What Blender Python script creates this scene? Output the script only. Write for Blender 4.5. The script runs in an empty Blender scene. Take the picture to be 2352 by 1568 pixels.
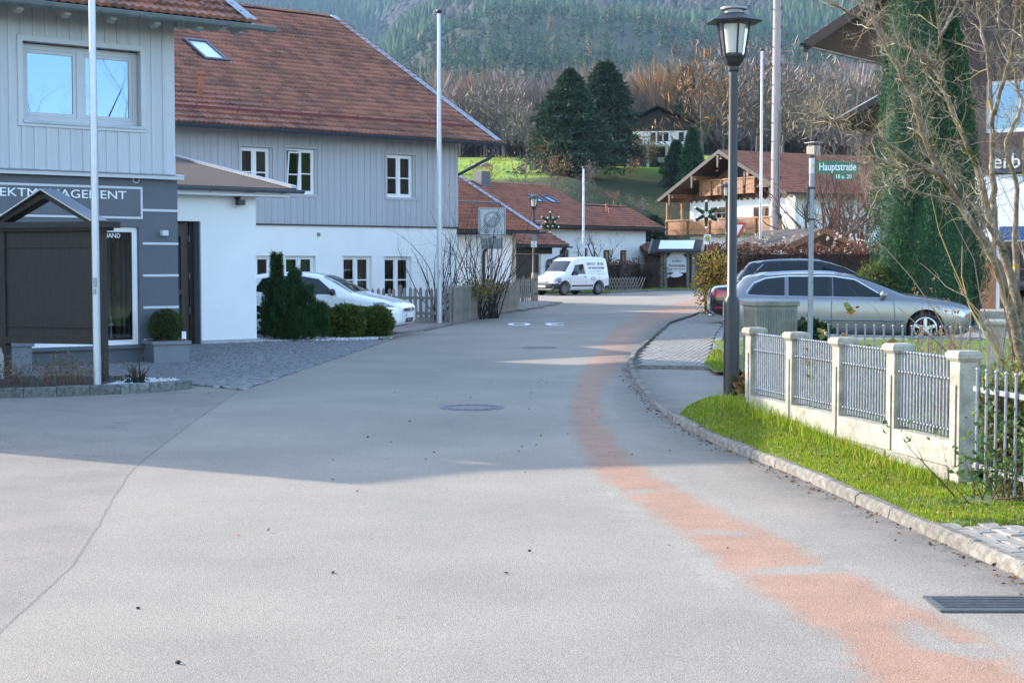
import bpy, bmesh, math, random
import numpy as np
from mathutils import Vector, Matrix
from mathutils.bvhtree import BVHTree
R = math.radians
random.seed(7); rng = np.random.default_rng(7)
S = bpy.context.scene; COL = S.collection

# ---------------------------------------------------------------- camera, sky, sun, exposure
cam = bpy.data.objects.new('camera', bpy.data.cameras.new('camera')); COL.objects.link(cam)
cam.data.sensor_width = 36; cam.data.lens = 3500 / 2352 * 36
cam.data.clip_start = .1; cam.data.clip_end = 20000
cam.location = (0, 0, 1.65); cam.rotation_euler = (R(90) - math.atan(179 / 3500), 0, 0)
S.camera = cam
SUN_EL, SUN_DIR = R(22), (-.866, .5)          # the sun stands to the left, a little beyond the camera's side
W = bpy.data.worlds.new('World'); S.world = W; W.use_nodes = True
nt = W.node_tree; bg = nt.nodes['Background']
sky = nt.nodes.new('ShaderNodeTexSky'); sky.sky_type = 'NISHITA'; sky.sun_disc = False
sky.sun_elevation = SUN_EL; sky.sun_rotation = math.atan2(SUN_DIR[0], SUN_DIR[1])
sky.altitude = 700; sky.air_density = 1.0; sky.dust_density = 1.4; sky.ozone_density = 1.0
nt.links.new(sky.outputs[0], bg.inputs[0]); bg.inputs[1].default_value = .15
sun = bpy.data.objects.new('sun', bpy.data.lights.new('sun', 'SUN')); COL.objects.link(sun)
sun.data.energy = 2.2; sun.data.angle = R(.5); sun.data.color = (1, .90, .77)
sd = Vector((SUN_DIR[0] * math.cos(SUN_EL), SUN_DIR[1] * math.cos(SUN_EL), math.sin(SUN_EL)))
sun.rotation_euler = sd.to_track_quat('Z', 'Y').to_euler(); sun.location = (-40, 20, 40)
S.view_settings.view_transform = 'Standard'; S.view_settings.look = 'None'
S.view_settings.exposure = 2.3; S.view_settings.gamma = 1
S.view_settings.use_curve_mapping = False

# ---------------------------------------------------------------- materials
MATS = {}
def M(name, col, rough=.65, metal=0., var=.0, vs=6., bump=0., bs=40., spec=.5, stretch=None, col2=None, rnd=0., coat=0., det=6.):
    if name in MATS: return MATS[name]
    m = bpy.data.materials.new(name); m.use_nodes = True; MATS[name] = m
    t = m.node_tree; N = t.nodes; L = t.links; p = N['Principled BSDF']
    p.inputs['Roughness'].default_value = rough; p.inputs['Metallic'].default_value = metal
    p.inputs['Specular IOR Level'].default_value = spec
    if coat: p.inputs['Coat Weight'].default_value = coat; p.inputs['Coat Roughness'].default_value = .04
    c = tuple(col) + (1,)
    p.inputs['Base Color'].default_value = c
    src = None
    if var or bump or col2:
        tc = N.new('ShaderNodeTexCoord'); mp = N.new('ShaderNodeMapping')
        L.new(tc.outputs['Object'], mp.inputs[0])
        if stretch: mp.inputs['Scale'].default_value = stretch
    if var or col2:
        n = N.new('ShaderNodeTexNoise'); n.inputs['Scale'].default_value = vs; n.inputs['Detail'].default_value = det
        n.inputs['Roughness'].default_value = .65
        L.new(mp.outputs[0], n.inputs['Vector'])
        r = N.new('ShaderNodeValToRGB'); L.new(n.outputs[0], r.inputs[0])
        a = tuple(max(0, x * (1 - var)) for x in col) + (1,)
        b = (tuple(col2) + (1,)) if col2 else tuple(min(1, x * (1 + var)) for x in col) + (1,)
        r.color_ramp.elements[0].position = .32; r.color_ramp.elements[1].position = .68
        r.color_ramp.elements[0].color = a; r.color_ramp.elements[1].color = b
        src = r.outputs[0]
    if rnd:
        oi = N.new('ShaderNodeObjectInfo'); mr = N.new('ShaderNodeMapRange')
        mr.inputs[3].default_value = 1 - rnd; mr.inputs[4].default_value = 1 + rnd
        L.new(oi.outputs['Random'], mr.inputs[0])
        mx = N.new('ShaderNodeMix'); mx.data_type = 'RGBA'; mx.blend_type = 'MULTIPLY'; mx.inputs[0].default_value = 1
        if src: L.new(src, mx.inputs[6])
        else: mx.inputs[6].default_value = c
        L.new(mr.outputs[0], mx.inputs[7]); src = mx.outputs[2]
    if src: L.new(src, p.inputs['Base Color'])
    if bump:
        n2 = N.new('ShaderNodeTexNoise'); n2.inputs['Scale'].default_value = bs; n2.inputs['Detail'].default_value = 5
        L.new(mp.outputs[0], n2.inputs['Vector'])
        bp = N.new('ShaderNodeBump'); bp.inputs['Strength'].default_value = bump; bp.inputs['Distance'].default_value = .02
        L.new(n2.outputs[0], bp.inputs['Height']); L.new(bp.outputs[0], p.inputs['Normal'])
    return m
def attr_mat(name, rough=.8, spec=.2, trans=0., gain=1.):
    """colour carried by the 'col' attribute: leaves, twigs, far trees (their own colours differ)"""
    if name in MATS: return MATS[name]
    m = bpy.data.materials.new(name); m.use_nodes = True; MATS[name] = m
    t = m.node_tree; p = t.nodes['Principled BSDF']; p.inputs['Roughness'].default_value = rough
    p.inputs['Specular IOR Level'].default_value = spec
    a = t.nodes.new('ShaderNodeAttribute'); a.attribute_name = 'col'
    t.links.new(a.outputs['Color'], p.inputs['Base Color'])
    if trans:
        tr = t.nodes.new('ShaderNodeBsdfTranslucent'); t.links.new(a.outputs['Color'], tr.inputs[0])
        mx = t.nodes.new('ShaderNodeMixShader'); mx.inputs[0].default_value = trans
        t.links.new(p.outputs[0], mx.inputs[1]); t.links.new(tr.outputs[0], mx.inputs[2])
        t.links.new(mx.outputs[0], t.nodes['Material Output'].inputs[0])
    return m
def glass_mat(name, tint=(.75, .8, .8), refl=.12, rough=.01, gcol=(1., 1., 1.)):
    if name in MATS: return MATS[name]
    m = bpy.data.materials.new(name); m.use_nodes = True; MATS[name] = m
    t = m.node_tree; N = t.nodes; L = t.links; N.remove(N['Principled BSDF'])
    tr = N.new('ShaderNodeBsdfTransparent'); tr.inputs[0].default_value = tint + (1,)
    gl = N.new('ShaderNodeBsdfGlossy'); gl.inputs['Roughness'].default_value = rough; gl.inputs[0].default_value = gcol + (1,)
    lw = N.new('ShaderNodeLayerWeight'); lw.inputs[0].default_value = .5
    mr = N.new('ShaderNodeMapRange'); mr.inputs[3].default_value = refl; mr.inputs[4].default_value = 1
    mp = N.new('ShaderNodeMath'); mp.operation = 'POWER'; mp.inputs[1].default_value = 3
    L.new(lw.outputs['Facing'], mp.inputs[0]); L.new(mp.outputs[0], mr.inputs[0])
    mx = N.new('ShaderNodeMixShader'); L.new(mr.outputs[0], mx.inputs[0])
    L.new(tr.outputs[0], mx.inputs[1]); L.new(gl.outputs[0], mx.inputs[2])
    L.new(mx.outputs[0], N['Material Output'].inputs[0])
    return m

# ---------------------------------------------------------------- mesh building
def tag(o, label=None, cat=None, group=None, kind=None):
    if label: o['label'] = label
    if cat: o['category'] = cat
    if group: o['group'] = group
    if kind: o['kind'] = kind
    return o
def T(name, label, cat, loc=(0, 0, 0), rz=0., group=None):
    o = bpy.data.objects.new(name, None); COL.objects.link(o)
    o.empty_display_size = .2; o.location = loc; o.rotation_euler = (0, 0, R(rz))
    return tag(o, label, cat, group)
def link(name, me, parent=None):
    o = bpy.data.objects.new(name, me); COL.objects.link(o)
    if parent: o.parent = parent
    return o
class MB:
    def __init__(s): s.v = []; s.f = []; s.c = []; s.col = None
    def add(s, v, f):
        b = len(s.v); s.v.extend(tuple(p) for p in v); s.f.extend(tuple(i + b for i in q) for q in f)
        if s.col is not None: s.c.extend([s.col] * len(v))
        return s
    def box(s, c, d, rot=None):
        x, y, z = (k / 2 for k in d)
        v = [Vector((a * x, b * y, e * z)) for e in (-1, 1) for b in (-1, 1) for a in (-1, 1)]
        if rot is not None: v = [rot @ p for p in v]
        c = Vector(c)
        return s.add([p + c for p in v], [(0, 2, 3, 1), (4, 5, 7, 6), (0, 1, 5, 4), (2, 6, 7, 3), (0, 4, 6, 2), (1, 3, 7, 5)])
    def b2(s, x0, x1, y0, y1, z0, z1):
        return s.box(((x0 + x1) / 2, (y0 + y1) / 2, (z0 + z1) / 2), (abs(x1 - x0), abs(y1 - y0), abs(z1 - z0)))
    def beam(s, p, q, w, h, up=(0, 0, 1)):
        p = Vector(p); q = Vector(q); d = (q - p); l = d.length; d.normalize()
        sx = d.cross(Vector(up))
        if sx.length < 1e-4: sx = d.cross(Vector((0, 1, 0)))
        sx.normalize(); sz = sx.cross(d)
        m = Matrix((sx, d, sz)).transposed()
        return s.box((p + q) / 2, (w, l, h), m)
    def tube(s, pts, rad, n=8, caps=True):
        pts = [Vector(p) for p in pts]
        if not hasattr(rad, '__len__'): rad = [rad] * len(pts)
        v = []; f = []; prev = None
        for i, p in enumerate(pts):
            d = (pts[min(i + 1, len(pts) - 1)] - pts[max(i - 1, 0)])
            if d.length < 1e-7: d = Vector((0, 0, 1))
            d.normalize()
            if prev is None:
                a = d.cross(Vector((0, 0, 1)) if abs(d.z) < .9 else Vector((1, 0, 0)))
            else: a = prev - d * prev.dot(d)
            if a.length < 1e-6: a = d.orthogonal()
            a.normalize(); prev = a; b = d.cross(a)
            for k in range(n):
                t = 2 * math.pi * k / n
                v.append(p + (a * math.cos(t) + b * math.sin(t)) * rad[i])
        m = len(pts)
        for i in range(m - 1):
            for k in range(n):
                k2 = (k + 1) % n
                f.append((i * n + k, i * n + k2, (i + 1) * n + k2, (i + 1) * n + k))
        if caps and n > 2: f.append(tuple(range(n))[::-1]); f.append(tuple((m - 1) * n + k for k in range(n)))
        return s.add(v, f)
    def lathe(s, prof, n=16, c=(0, 0, 0), rot=0., sx=1., sy=1., cap=True):
        v = []; f = []
        for r, z in prof:
            for k in range(n):
                t = 2 * math.pi * k / n + rot
                v.append((c[0] + r * sx * math.cos(t), c[1] + r * sy * math.sin(t), c[2] + z))
        for i in range(len(prof) - 1):
            for k in range(n):
                k2 = (k + 1) % n
                f.append((i * n + k, i * n + k2, (i + 1) * n + k2, (i + 1) * n + k))
        if cap: f.append(tuple(range(n))[::-1]); f.append(tuple((len(prof) - 1) * n + k for k in range(n)))
        return s.add(v, f)
    def prism(s, poly, a, b, axis='y'):
        """2-D polygon swept between a and b along an axis"""
        n = len(poly)
        def P(u, w, t): return {'y': (u, t, w), 'x': (t, u, w), 'z': (u, w, t)}[axis]
        v = [P(u, w, a) for u, w in poly] + [P(u, w, b) for u, w in poly]
        f = [tuple(range(n)), tuple(range(2 * n - 1, n - 1, -1))] + [(i, i + n, (i + 1) % n + n, (i + 1) % n) for i in range(n)]
        return s.add(v, f)
    def sphere(s, c, r, n=10, m=6, sc=(1, 1, 1)):
        prof = [(max(1e-4, math.sin(math.pi * i / m)) * r, -math.cos(math.pi * i / m) * r * sc[2]) for i in range(m + 1)]
        return s.lathe(prof, n, c, sx=sc[0], sy=sc[1])
    def tf(s, mat):
        s.v = [tuple(mat @ Vector(p)) for p in s.v]; return s
    def build(s, name, mat, parent=None, smooth=False, bevel=0, fix=True):
        me = bpy.data.meshes.new(name); me.from_pydata(s.v, [], s.f)
        if fix and len(s.f) < 60000:
            bm = bmesh.new(); bm.from_mesh(me); bmesh.ops.recalc_face_normals(bm, faces=bm.faces)
            if bevel: bmesh.ops.bevel(bm, geom=list(bm.edges), offset=bevel, segments=2, affect='EDGES', profile=.6)
            bm.to_mesh(me); bm.free()
        if s.col is not None and len(s.c) == len(me.vertices):
            at = me.color_attributes.new('col', 'FLOAT_COLOR', 'POINT')
            at.data.foreach_set('color', np.array([tuple(c) + (1,) for c in s.c], 'f').ravel())
        if smooth:
            me.polygons.foreach_set('use_smooth', [True] * len(me.polygons))
            if smooth != 'all': me.set_sharp_from_angle(angle=R(smooth if smooth is not True else 40))
        for m in (mat if isinstance(mat, (list, tuple)) else [mat]): me.materials.append(m)
        return link(name, me, parent)
def np_mesh(name, V, Fc, mat, parent=None, col=None, nv=3, smooth=False):
    """fast mesh from numpy arrays; every face has nv corners"""
    V = np.asarray(V, 'f'); Fc = np.asarray(Fc, 'i')
    me = bpy.data.meshes.new(name); me.vertices.add(len(V)); me.vertices.foreach_set('co', V.ravel())
    me.loops.add(Fc.size); me.loops.foreach_set('vertex_index', Fc.ravel())
    me.polygons.add(len(Fc)); me.polygons.foreach_set('loop_start', np.arange(0, Fc.size, nv, dtype='i'))
    me.polygons.foreach_set('loop_total', np.full(len(Fc), nv, 'i'))
    if smooth: me.polygons.foreach_set('use_smooth', np.ones(len(Fc), bool))
    me.update(calc_edges=True)
    if col is not None:
        at = me.color_attributes.new('col', 'FLOAT_COLOR', 'POINT')
        c = np.ones((len(V), 4), 'f'); c[:, :3] = col; at.data.foreach_set('color', c.ravel())
    me.materials.append(mat)
    return link(name, me, parent)
def text_mesh(body, size, spacing=1., shear=0., bold=0., xscale=1., ext=.004, width=None):
    """lettering as flat solid mesh data, origin at its lower left; width squeezes it to a given length"""
    cu = bpy.data.curves.new('lettering', 'FONT'); cu.body = body; cu.size = size; cu.space_character = spacing
    cu.shear = shear; cu.offset = bold; cu.extrude = ext; cu.resolution_u = 3
    o = bpy.data.objects.new('lettering', cu); COL.objects.link(o)
    me = bpy.data.meshes.new_from_object(o.evaluated_get(bpy.context.evaluated_depsgraph_get()))
    bpy.data.objects.remove(o)
    x = np.empty(len(me.vertices) * 3, 'f'); me.vertices.foreach_get('co', x); x = x.reshape(-1, 3)
    x[:, 0] -= x[:, 0].min()
    k = (width / max(1e-6, x[:, 0].max())) if width else xscale
    x[:, 0] *= k; me.vertices.foreach_set('co', x.ravel()); me.update()
    return me
def text(body, size, mat, parent, loc, rx=90, rz=0, name='lettering', center=False, **kw):
    me = text_mesh(body, size, **kw); me.name = name; me.materials.clear(); me.materials.append(mat)
    o = link(name, me, parent)
    if center:
        w = max(v.co.x for v in me.vertices)
        d = Vector((-w / 2, 0, 0)); d.rotate(Matrix.Rotation(R(rz), 3, 'Z')); loc = Vector(loc) + d
    o.location = loc; o.rotation_euler = (R(rx), 0, R(rz)); return o
def copy_tree(o, parent=None):
    c = o.copy(); COL.objects.link(c); c.parent = parent
    for ch in o.children: copy_tree(ch, c)
    return c

# common materials
m_conc = M('concrete_pale', (.33, .305, .245), .9, var=.32, vs=6, bump=.45, bs=55)
m_concd = M('concrete_rough', (.27, .25, .205), .92, var=.35, vs=14, bump=.6, bs=45)
m_galv = M('galvanised_steel', (.27, .28, .295), .5, .4, var=.25, vs=30)
m_alu = M('aluminium_pole', (.46, .48, .52), .36, .5, var=.05, vs=5)
m_black = M('black_metal', (.018, .019, .021), .42, .0, var=.2, vs=20)
m_darkwood = M('dark_stained_wood', (.022, .016, .0135), .65, var=.45, vs=6, stretch=(6, 6, .5), bump=.25, bs=50)
m_wood = M('brown_timber', (.20, .095, .042), .6, var=.4, vs=5, stretch=(3, 3, 1), bump=.2, bs=40)
m_grey_wood = M('weathered_grey_wood', (.22, .20, .17), .85, var=.45, vs=7, stretch=(9, 9, .6), bump=.5, bs=45, rnd=.18)
m_white = M('white_render', (.80, .80, .79), .9, var=.03, vs=1.2, bump=.12, bs=120)
m_wframe = M('white_window_frame', (.80, .80, .80), .4)
m_zinc = M('zinc_sheet', (.27, .29, .33), .35, .7, var=.12, vs=3)
m_gutter = M('dark_gutter', (.06, .07, .085), .38, .3, var=.2, vs=8)
m_glass = glass_mat('window_glass', (.6, .64, .64), .075)
m_mirror = glass_mat('reflecting_glass', (.22, .27, .3), .22, gcol=(.42, .66, 1.))
m_dark = M('dark_interior', (.02, .02, .022), .9)
m_whitep = M('white_paint', (.8, .8, .8), .5)
# ================================================================ THE SETTING: terrain, road, pavements, kerbs, grass
def sstep(t): t = np.clip(t, 0, 1); return t * t * (3 - 2 * t)
def vnoise(x, y, s, seed=0):
    x = np.asarray(x, float) / s; y = np.asarray(y, float) / s
    xi = np.floor(x).astype(int); yi = np.floor(y).astype(int); fx = x - xi; fy = y - yi
    def h(a, b):
        n = (a * 374761393 + b * 668265263 + seed * 1442695041) & 0x7fffffff
        n = (n ^ (n >> 13)) * 1274126177 & 0x7fffffff
        return ((n ^ (n >> 16)) & 0xffff) / 65535.
    u = fx * fx * (3 - 2 * fx); v = fy * fy * (3 - 2 * fy)
    return (h(xi, yi) * (1 - u) + h(xi + 1, yi) * u) * (1 - v) + (h(xi, yi + 1) * (1 - u) + h(xi + 1, yi + 1) * u) * v
PY1 = [-900, 100, 108, 125, 150, 230, 400, 800, 1200, 2000, 3200, 3600]
PZ1 = [-.08, -.08, .6, 4.4, 9.6, 17.2, 31, 84, 152, 322, 600, 640]
PY2 = [-900, 128, 140, 160, 178, 190, 230, 400, 800, 1200, 2000, 3200, 3600]
PZ2 = [-.08, -.08, 1.5, 8, 12.8, 13.6, 17.4, 33, 84, 152, 322, 600, 640]
def terrain(x, y):
    x = np.asarray(x, float); y = np.asarray(y, float)
    k = sstep((x - 5) / 8)
    z = np.interp(y, PY1, PZ1) * (1 - k) + np.interp(y, PY2, PZ2) * k
    a = sstep((y - 350) / 900)
    z = z + a * (40 * (vnoise(x, y, 300, 3) - .5) + 26 * (vnoise(x, y, 130, 4) - .5) + y * .075 * (vnoise(x, y * .5, 420, 9) - .5))
    # a side valley runs up behind the left houses, the farther ridge stands beyond it
    u = x / np.maximum(y, 1)
    z = z - a * y * .075 * np.exp(-((u + .135) / .05) ** 2) * sstep((y - 900) / 500) * (1 - sstep((y - 2300) / 900))
    z = z + 40 * sstep((x - 130) / 330) * (1 - sstep((y - 120) / 160))      # unseen wooded rise added on the right to darken the window reflections
    z = z + np.where(y > 100, .5 * sstep((y - 105) / 30) * (vnoise(x, y, 9, 5) - .5), 0)
    return z
def build_ground():
    ys = np.concatenate([[-900, -300, -80, 0], np.arange(20, 100, 10), np.arange(100, 260, 3.), np.geomspace(262, 3600, 100)])
    us = np.concatenate([np.linspace(-2.2, -.62, 12), np.linspace(-.6, .6, 90), np.linspace(.62, 2.2, 12)])
    V = []
    for y in ys:
        w = max(y, 60)
        x = us * w * (1 if y > 60 else 6)
        V.append(np.stack([x, np.full_like(x, y), terrain(x, np.full_like(x, y))], 1))
    V = np.concatenate(V); n = len(us)
    i, j = np.meshgrid(np.arange(len(ys) - 1), np.arange(n - 1), indexing='ij'); a = (i * n + j).ravel()
    F_ = np.stack([a, a + 1, a + n + 1, a + n], 1)
    x, y = V[:, 0], V[:, 1]
    meadow = np.array([.23, .33, .035]); rough = np.array([.055, .062, .026]); wood = np.array([.075, .062, .048]); soil = np.array([.07, .065, .04])  # rough growth colour also carries painted shade for the slope below the meadow
    c = np.tile(rough, (len(V), 1))
    k = sstep((y - 148 - 24 * sstep((x - 1) / 6)) / 8) * (1 - sstep((y - 238) / 14)); k = k * (.65 + .35 * vnoise(x, y, 12, 8))
    c = c * (1 - k[:, None]) + meadow * k[:, None]
    k = sstep((y - 240) / 14)[:, None]; c = c * (1 - k) + wood * k
    k = (y < 100)[:, None]; c = np.where(k, np.where((x > 140)[:, None], wood * .8, soil), c)
    k = sstep((y - 1000) / 600)[:, None]; c = c * (1 - k) + np.array([.035, .045, .028]) * k
    c = c * (.8 + .4 * vnoise(x, y, 5, 2))[:, None]
    o = np_mesh('ground', V, F_, attr_mat('ground_cover', .95, .1), col=c, nv=4, smooth=True)
    tag(o, kind='structure')
build_ground()

# ---- polylines measured on site (metres)
KERB = [(3.25, 2.5), (2.95, 5.5), (2.68, 7.9), (2.48, 9.41), (2.19, 11.85), (1.85, 13.87), (1.67, 16.0), (1.66, 18.2), (1.7, 20.23), (1.76, 22.4), (1.85, 24.55), (2.16, 27.49), (2.96, 33.0), (4.18, 41.27), (5.99, 49.4), (8.6, 58)]
SEAM = [(-2.25, 6.0), (-2.4, 8.37), (-2.69, 9.99), (-3.05, 12.11), (-3.33, 15.78), (-3.53, 19.54), (-3.28, 24.04), (-2.54, 33.98), (-1.58, 40.69), (.21, 52.55), (1.87, 62.85)]
RED = [((1.45, 5.4), .42), ((1.82, 6.05), .38), ((1.72, 6.85), .36), ((1.53, 7.76), .36), ((1.31, 9.1), .33), ((1.09, 10.35), .29), ((.86, 12.0), .25), ((.78, 14.4), .22), ((.84, 17.4), .22), ((1.0, 20), .24), ((1.25, 22.6), .32), ((1.6, 26), .32), ((2.0, 29.6), .34), ((2.8, 37.3), .42), ((4.7, 49.2), .75), ((7.5, 62), .9), ((11, 80), 1.0)]
def resample(pl, step):
    P = np.array(pl, float); d = np.r_[0, np.cumsum(np.linalg.norm(np.diff(P, axis=0), axis=1))]
    t = np.linspace(0, d[-1], max(2, int(round(d[-1] / step)) + 1))
    return np.stack([np.interp(t, d, P[:, k]) for k in range(P.shape[1])], 1)
def smooth_line(pl, step=.25, it=6):
    P = resample(pl, step)
    for _ in range(it): P[1:-1] = P[1:-1] * .5 + (P[:-2] + P[2:]) * .25
    return P
def seg_dist(X, Y, P):
    """distance to polyline and side (+ right of travel)"""
    best = np.full(X.shape, 1e9); side = np.zeros(X.shape); tt = np.zeros(X.shape)
    for i in range(len(P) - 1):
        a, b = P[i][:2], P[i + 1][:2]; d = b - a; l2 = d @ d
        t = np.clip(((X - a[0]) * d[0] + (Y - a[1]) * d[1]) / l2, 0, 1)
        q = np.hypot(X - a[0] - t * d[0], Y - a[1] - t * d[1]); m = q < best
        best = np.where(m, q, best); side = np.where(m, np.sign((X - a[0]) * d[1] - (Y - a[1]) * d[0]), side); tt = np.where(m, i + t, tt)
    return best, side, tt
KS = smooth_line(KERB); kx = lambda y: float(np.interp(y, KS[:, 1], KS[:, 0]))
def road_material():
    m = bpy.data.materials.new('asphalt'); m.use_nodes = True; t = m.node_tree; N = t.nodes; L = t.links; p = N['Principled BSDF']
    p.inputs['Roughness'].default_value = .85; p.inputs['Specular IOR Level'].default_value = .25
    g = N.new('ShaderNodeNewGeometry')
    def noise(s, d=4, r=.6):
        n = N.new('ShaderNodeTexNoise'); n.inputs['Scale'].default_value = s; n.inputs['Detail'].default_value = d; n.inputs['Roughness'].default_value = r
        L.new(g.outputs['Position'], n.inputs['Vector']); return n.outputs[0]
    def ramp(i, a, b, c0, c1):
        r = N.new('ShaderNodeValToRGB'); r.color_ramp.elements[0].position = a; r.color_ramp.elements[1].position = b
        r.color_ramp.elements[0].color = c0 + (1,); r.color_ramp.elements[1].color = c1 + (1,); L.new(i, r.inputs[0]); return r.outputs[0]
    def mix(f, a, b, mode='MIX'):
        x = N.new('ShaderNodeMix'); x.data_type = 'RGBA'; x.blend_type = mode
        for s, v in ((0, f), (6, a), (7, b)):
            if hasattr(v, 'links'): L.new(v, x.inputs[s])
            else: x.inputs[s].default_value = v
        return x.outputs[2]
    def math_(op, a, b=0., c=None):
        x = N.new('ShaderNodeMath'); x.operation = op
        for s, v in ((0, a), (1, b)) + (((2, c),) if c is not None else ()):
            if hasattr(v, 'links'): L.new(v, x.inputs[s])
            else: x.inputs[s].default_value = v
        return x.outputs[0]
    def attr(n):
        a = N.new('ShaderNodeAttribute'); a.attribute_name = n; return a.outputs['Fac']
    base = ramp(noise(.55, 5), .3, .72, (.242, .213, .176), (.315, .272, .22))
    old = ramp(noise(1.3, 6), .3, .7, (.205, .18, .154), (.272, .234, .196))
    seam = attr('seam')
    c = mix(math_('SMOOTH_MIN', math_('MAXIMUM', math_('MULTIPLY_ADD', seam, 9., .5), 0.), 1., .05), old, base)
    # dark tar line along the seam
    ln = ramp(math_('ABSOLUTE', math_('ADD', seam, math_('MULTIPLY', math_('SUBTRACT', noise(3, 4), .5), .045))), .003, .014, (.66, .66, .66), (1, 1, 1))
    c = mix(1., c, ln, 'MULTIPLY')
    # faded red trench surface with worn edges and patches
    e = math_('ADD', attr('red'), math_('MULTIPLY', math_('SUBTRACT', noise(1.6, 8, .75), .5), .46))
    e = math_('ADD', e, math_('MULTIPLY', math_('SUBTRACT', noise(14, 5, .75), .5), .16))
    rm = math_('MULTIPLY', math_('MINIMUM', math_('MAXIMUM', math_('MULTIPLY', e, 8.), 0.), 1.), 1.0)
    red = ramp(noise(2.5, 6), .3, .72, (.305, .172, .112), (.40, .235, .16))
    fade = ramp(attr('far'), .0, 1., (.92, .92, .92), (.72, .72, .72))
    c = mix(math_('MULTIPLY', rm, fade), c, red)
    pale = math_('MULTIPLY', ramp(math_('ABSOLUTE', math_('ADD', e, .05)), .02, .13, (.4, .4, .4), (0, 0, 0)), ramp(noise(3.1, 5, .7), .42, .62, (0, 0, 0), (1, 1, 1)))
    c = mix(math_('MULTIPLY', pale, math_('SUBTRACT', 1., attr('far'))), c, (.36, .32, .265, 1))
    # gritty dark edge along the kerb
    k = math_('MULTIPLY', attr('edge'), ramp(noise(4, 6, .7), .35, .65, (.25, .25, .25), (.75, .75, .75)))
    c = mix(k, c, (.075, .07, .066, 1))
    # stones in the binder
    v = N.new('ShaderNodeTexVoronoi'); v.inputs['Scale'].default_value = 150; L.new(g.outputs['Position'], v.inputs['Vector'])
    sp = ramp(v.outputs['Color'], .1, .9, (.76, .76, .76), (1.22, 1.22, 1.22))
    c = mix(1., c, sp, 'MULTIPLY')
    sp2 = ramp(noise(60, 3, .8), .35, .68, (.88, .88, .88), (1.1, 1.1, 1.1)); c = mix(1., c, sp2, 'MULTIPLY')
    # broad wear: paler wheel tracks and darker stains
    c = mix(1., c, ramp(noise(.35, 3), .3, .7, (.9, .9, .9), (1.07, 1.07, 1.07)), 'MULTIPLY')
    c = mix(ramp(noise(2.2, 7, .75), .62, .74, (0, 0, 0), (.22, .22, .22)), c, (.12, .11, .10, 1))
    # thin cracks in places
    vc = N.new('ShaderNodeTexVoronoi'); vc.feature = 'DISTANCE_TO_EDGE'; vc.inputs['Scale'].default_value = .42
    wp = N.new('ShaderNodeVectorMath'); wp.operation = 'ADD'; nn = N.new('ShaderNodeTexNoise'); nn.inputs['Scale'].default_value = 1.6; nn.inputs['Detail'].default_value = 5
    L.new(g.outputs['Position'], nn.inputs['Vector']); L.new(g.outputs['Position'], wp.inputs[0]); L.new(nn.outputs['Color'], wp.inputs[1]); L.new(wp.outputs[0], vc.inputs['Vector'])
    cr = math_('MULTIPLY', ramp(vc.outputs['Distance'], .0, .006, (1, 1, 1), (0, 0, 0)), ramp(noise(.5, 2), .42, .6, (0, 0, 0), (.75, .75, .75)))
    cr = math_('MULTIPLY', cr, math_('MINIMUM', math_('MAXIMUM', math_('MULTIPLY_ADD', seam, -8., -.6), 0.), 1.))
    c = mix(cr, c, (.05, .048, .046, 1))
    L.new(c, p.inputs['Base Color'])
    bp = N.new('ShaderNodeBump'); bp.inputs['Strength'].default_value = .35; bp.inputs['Distance'].default_value = .008
    L.new(v.outputs['Distance'], bp.inputs['Height']); L.new(bp.outputs[0], p.inputs['Normal'])
    return m
m_asphalt = road_material()
def build_road():
    ys = np.r_[np.geomspace(2.4, 100, 330)]; xs = np.r_[np.arange(-16, -4, .4), np.arange(-4, 4, .08), np.arange(4, 18.1, .4)]
    X, Y = np.meshgrid(xs, ys); n = len(xs)
    V = np.stack([X.ravel(), Y.ravel(), np.zeros(X.size)], 1)
    i, j = np.meshgrid(np.arange(len(ys) - 1), np.arange(n - 1), indexing='ij'); a = (i * n + j).ravel()
    o = np_mesh('road', V, np.stack([a, a + 1, a + n + 1, a + n], 1), m_asphalt, nv=4)
    me = o.data; x, y = V[:, 0], V[:, 1]
    RP = resample([(p[0], p[1], w) for p, w in RED], .5)
    d, s, tt = seg_dist(x, y, RP); w = np.interp(tt, np.arange(len(RP)), RP[:, 2])
    red = w - d
    for cx, cy, rx, ry in ((1.29, 9.3, .10, .05), (1.37, 9.24, .06, .05), (1.5, 8.13, .12, .05), (1.66, 8.2, .12, .035), (1.83, 6.7, .05, .13), (1.90, 6.5, .09, .06), (1.99, 6.38, .08, .05), (.97, 11.0, .07, .06), (1.0, 15.9, .08, .2)):
        red = np.minimum(red, (np.hypot((x - cx) / rx, (y - cy) / ry) - 1) * min(rx, ry) * 1.5)       # worn-through spots
    ds, ss, _ = seg_dist(x, y, smooth_line(SEAM[:6], .3, 5)); seam = ds * ss; seam = np.where(y > 19.6, 5., seam)
    dk, _, _ = seg_dist(x, y, KS); edge = np.clip(1 - dk / .55, 0, 1)
    far = np.clip((y - 9) / 25, 0, 1)
    for nme, val in (('red', np.clip(red, -2, 1)), ('seam', np.clip(seam, -5, 5)), ('edge', edge), ('far', far)):
        me.attributes.new(nme, 'FLOAT', 'POINT').data.foreach_set('value', val.astype('f'))
    tag(o, kind='structure')
build_road()

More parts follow.
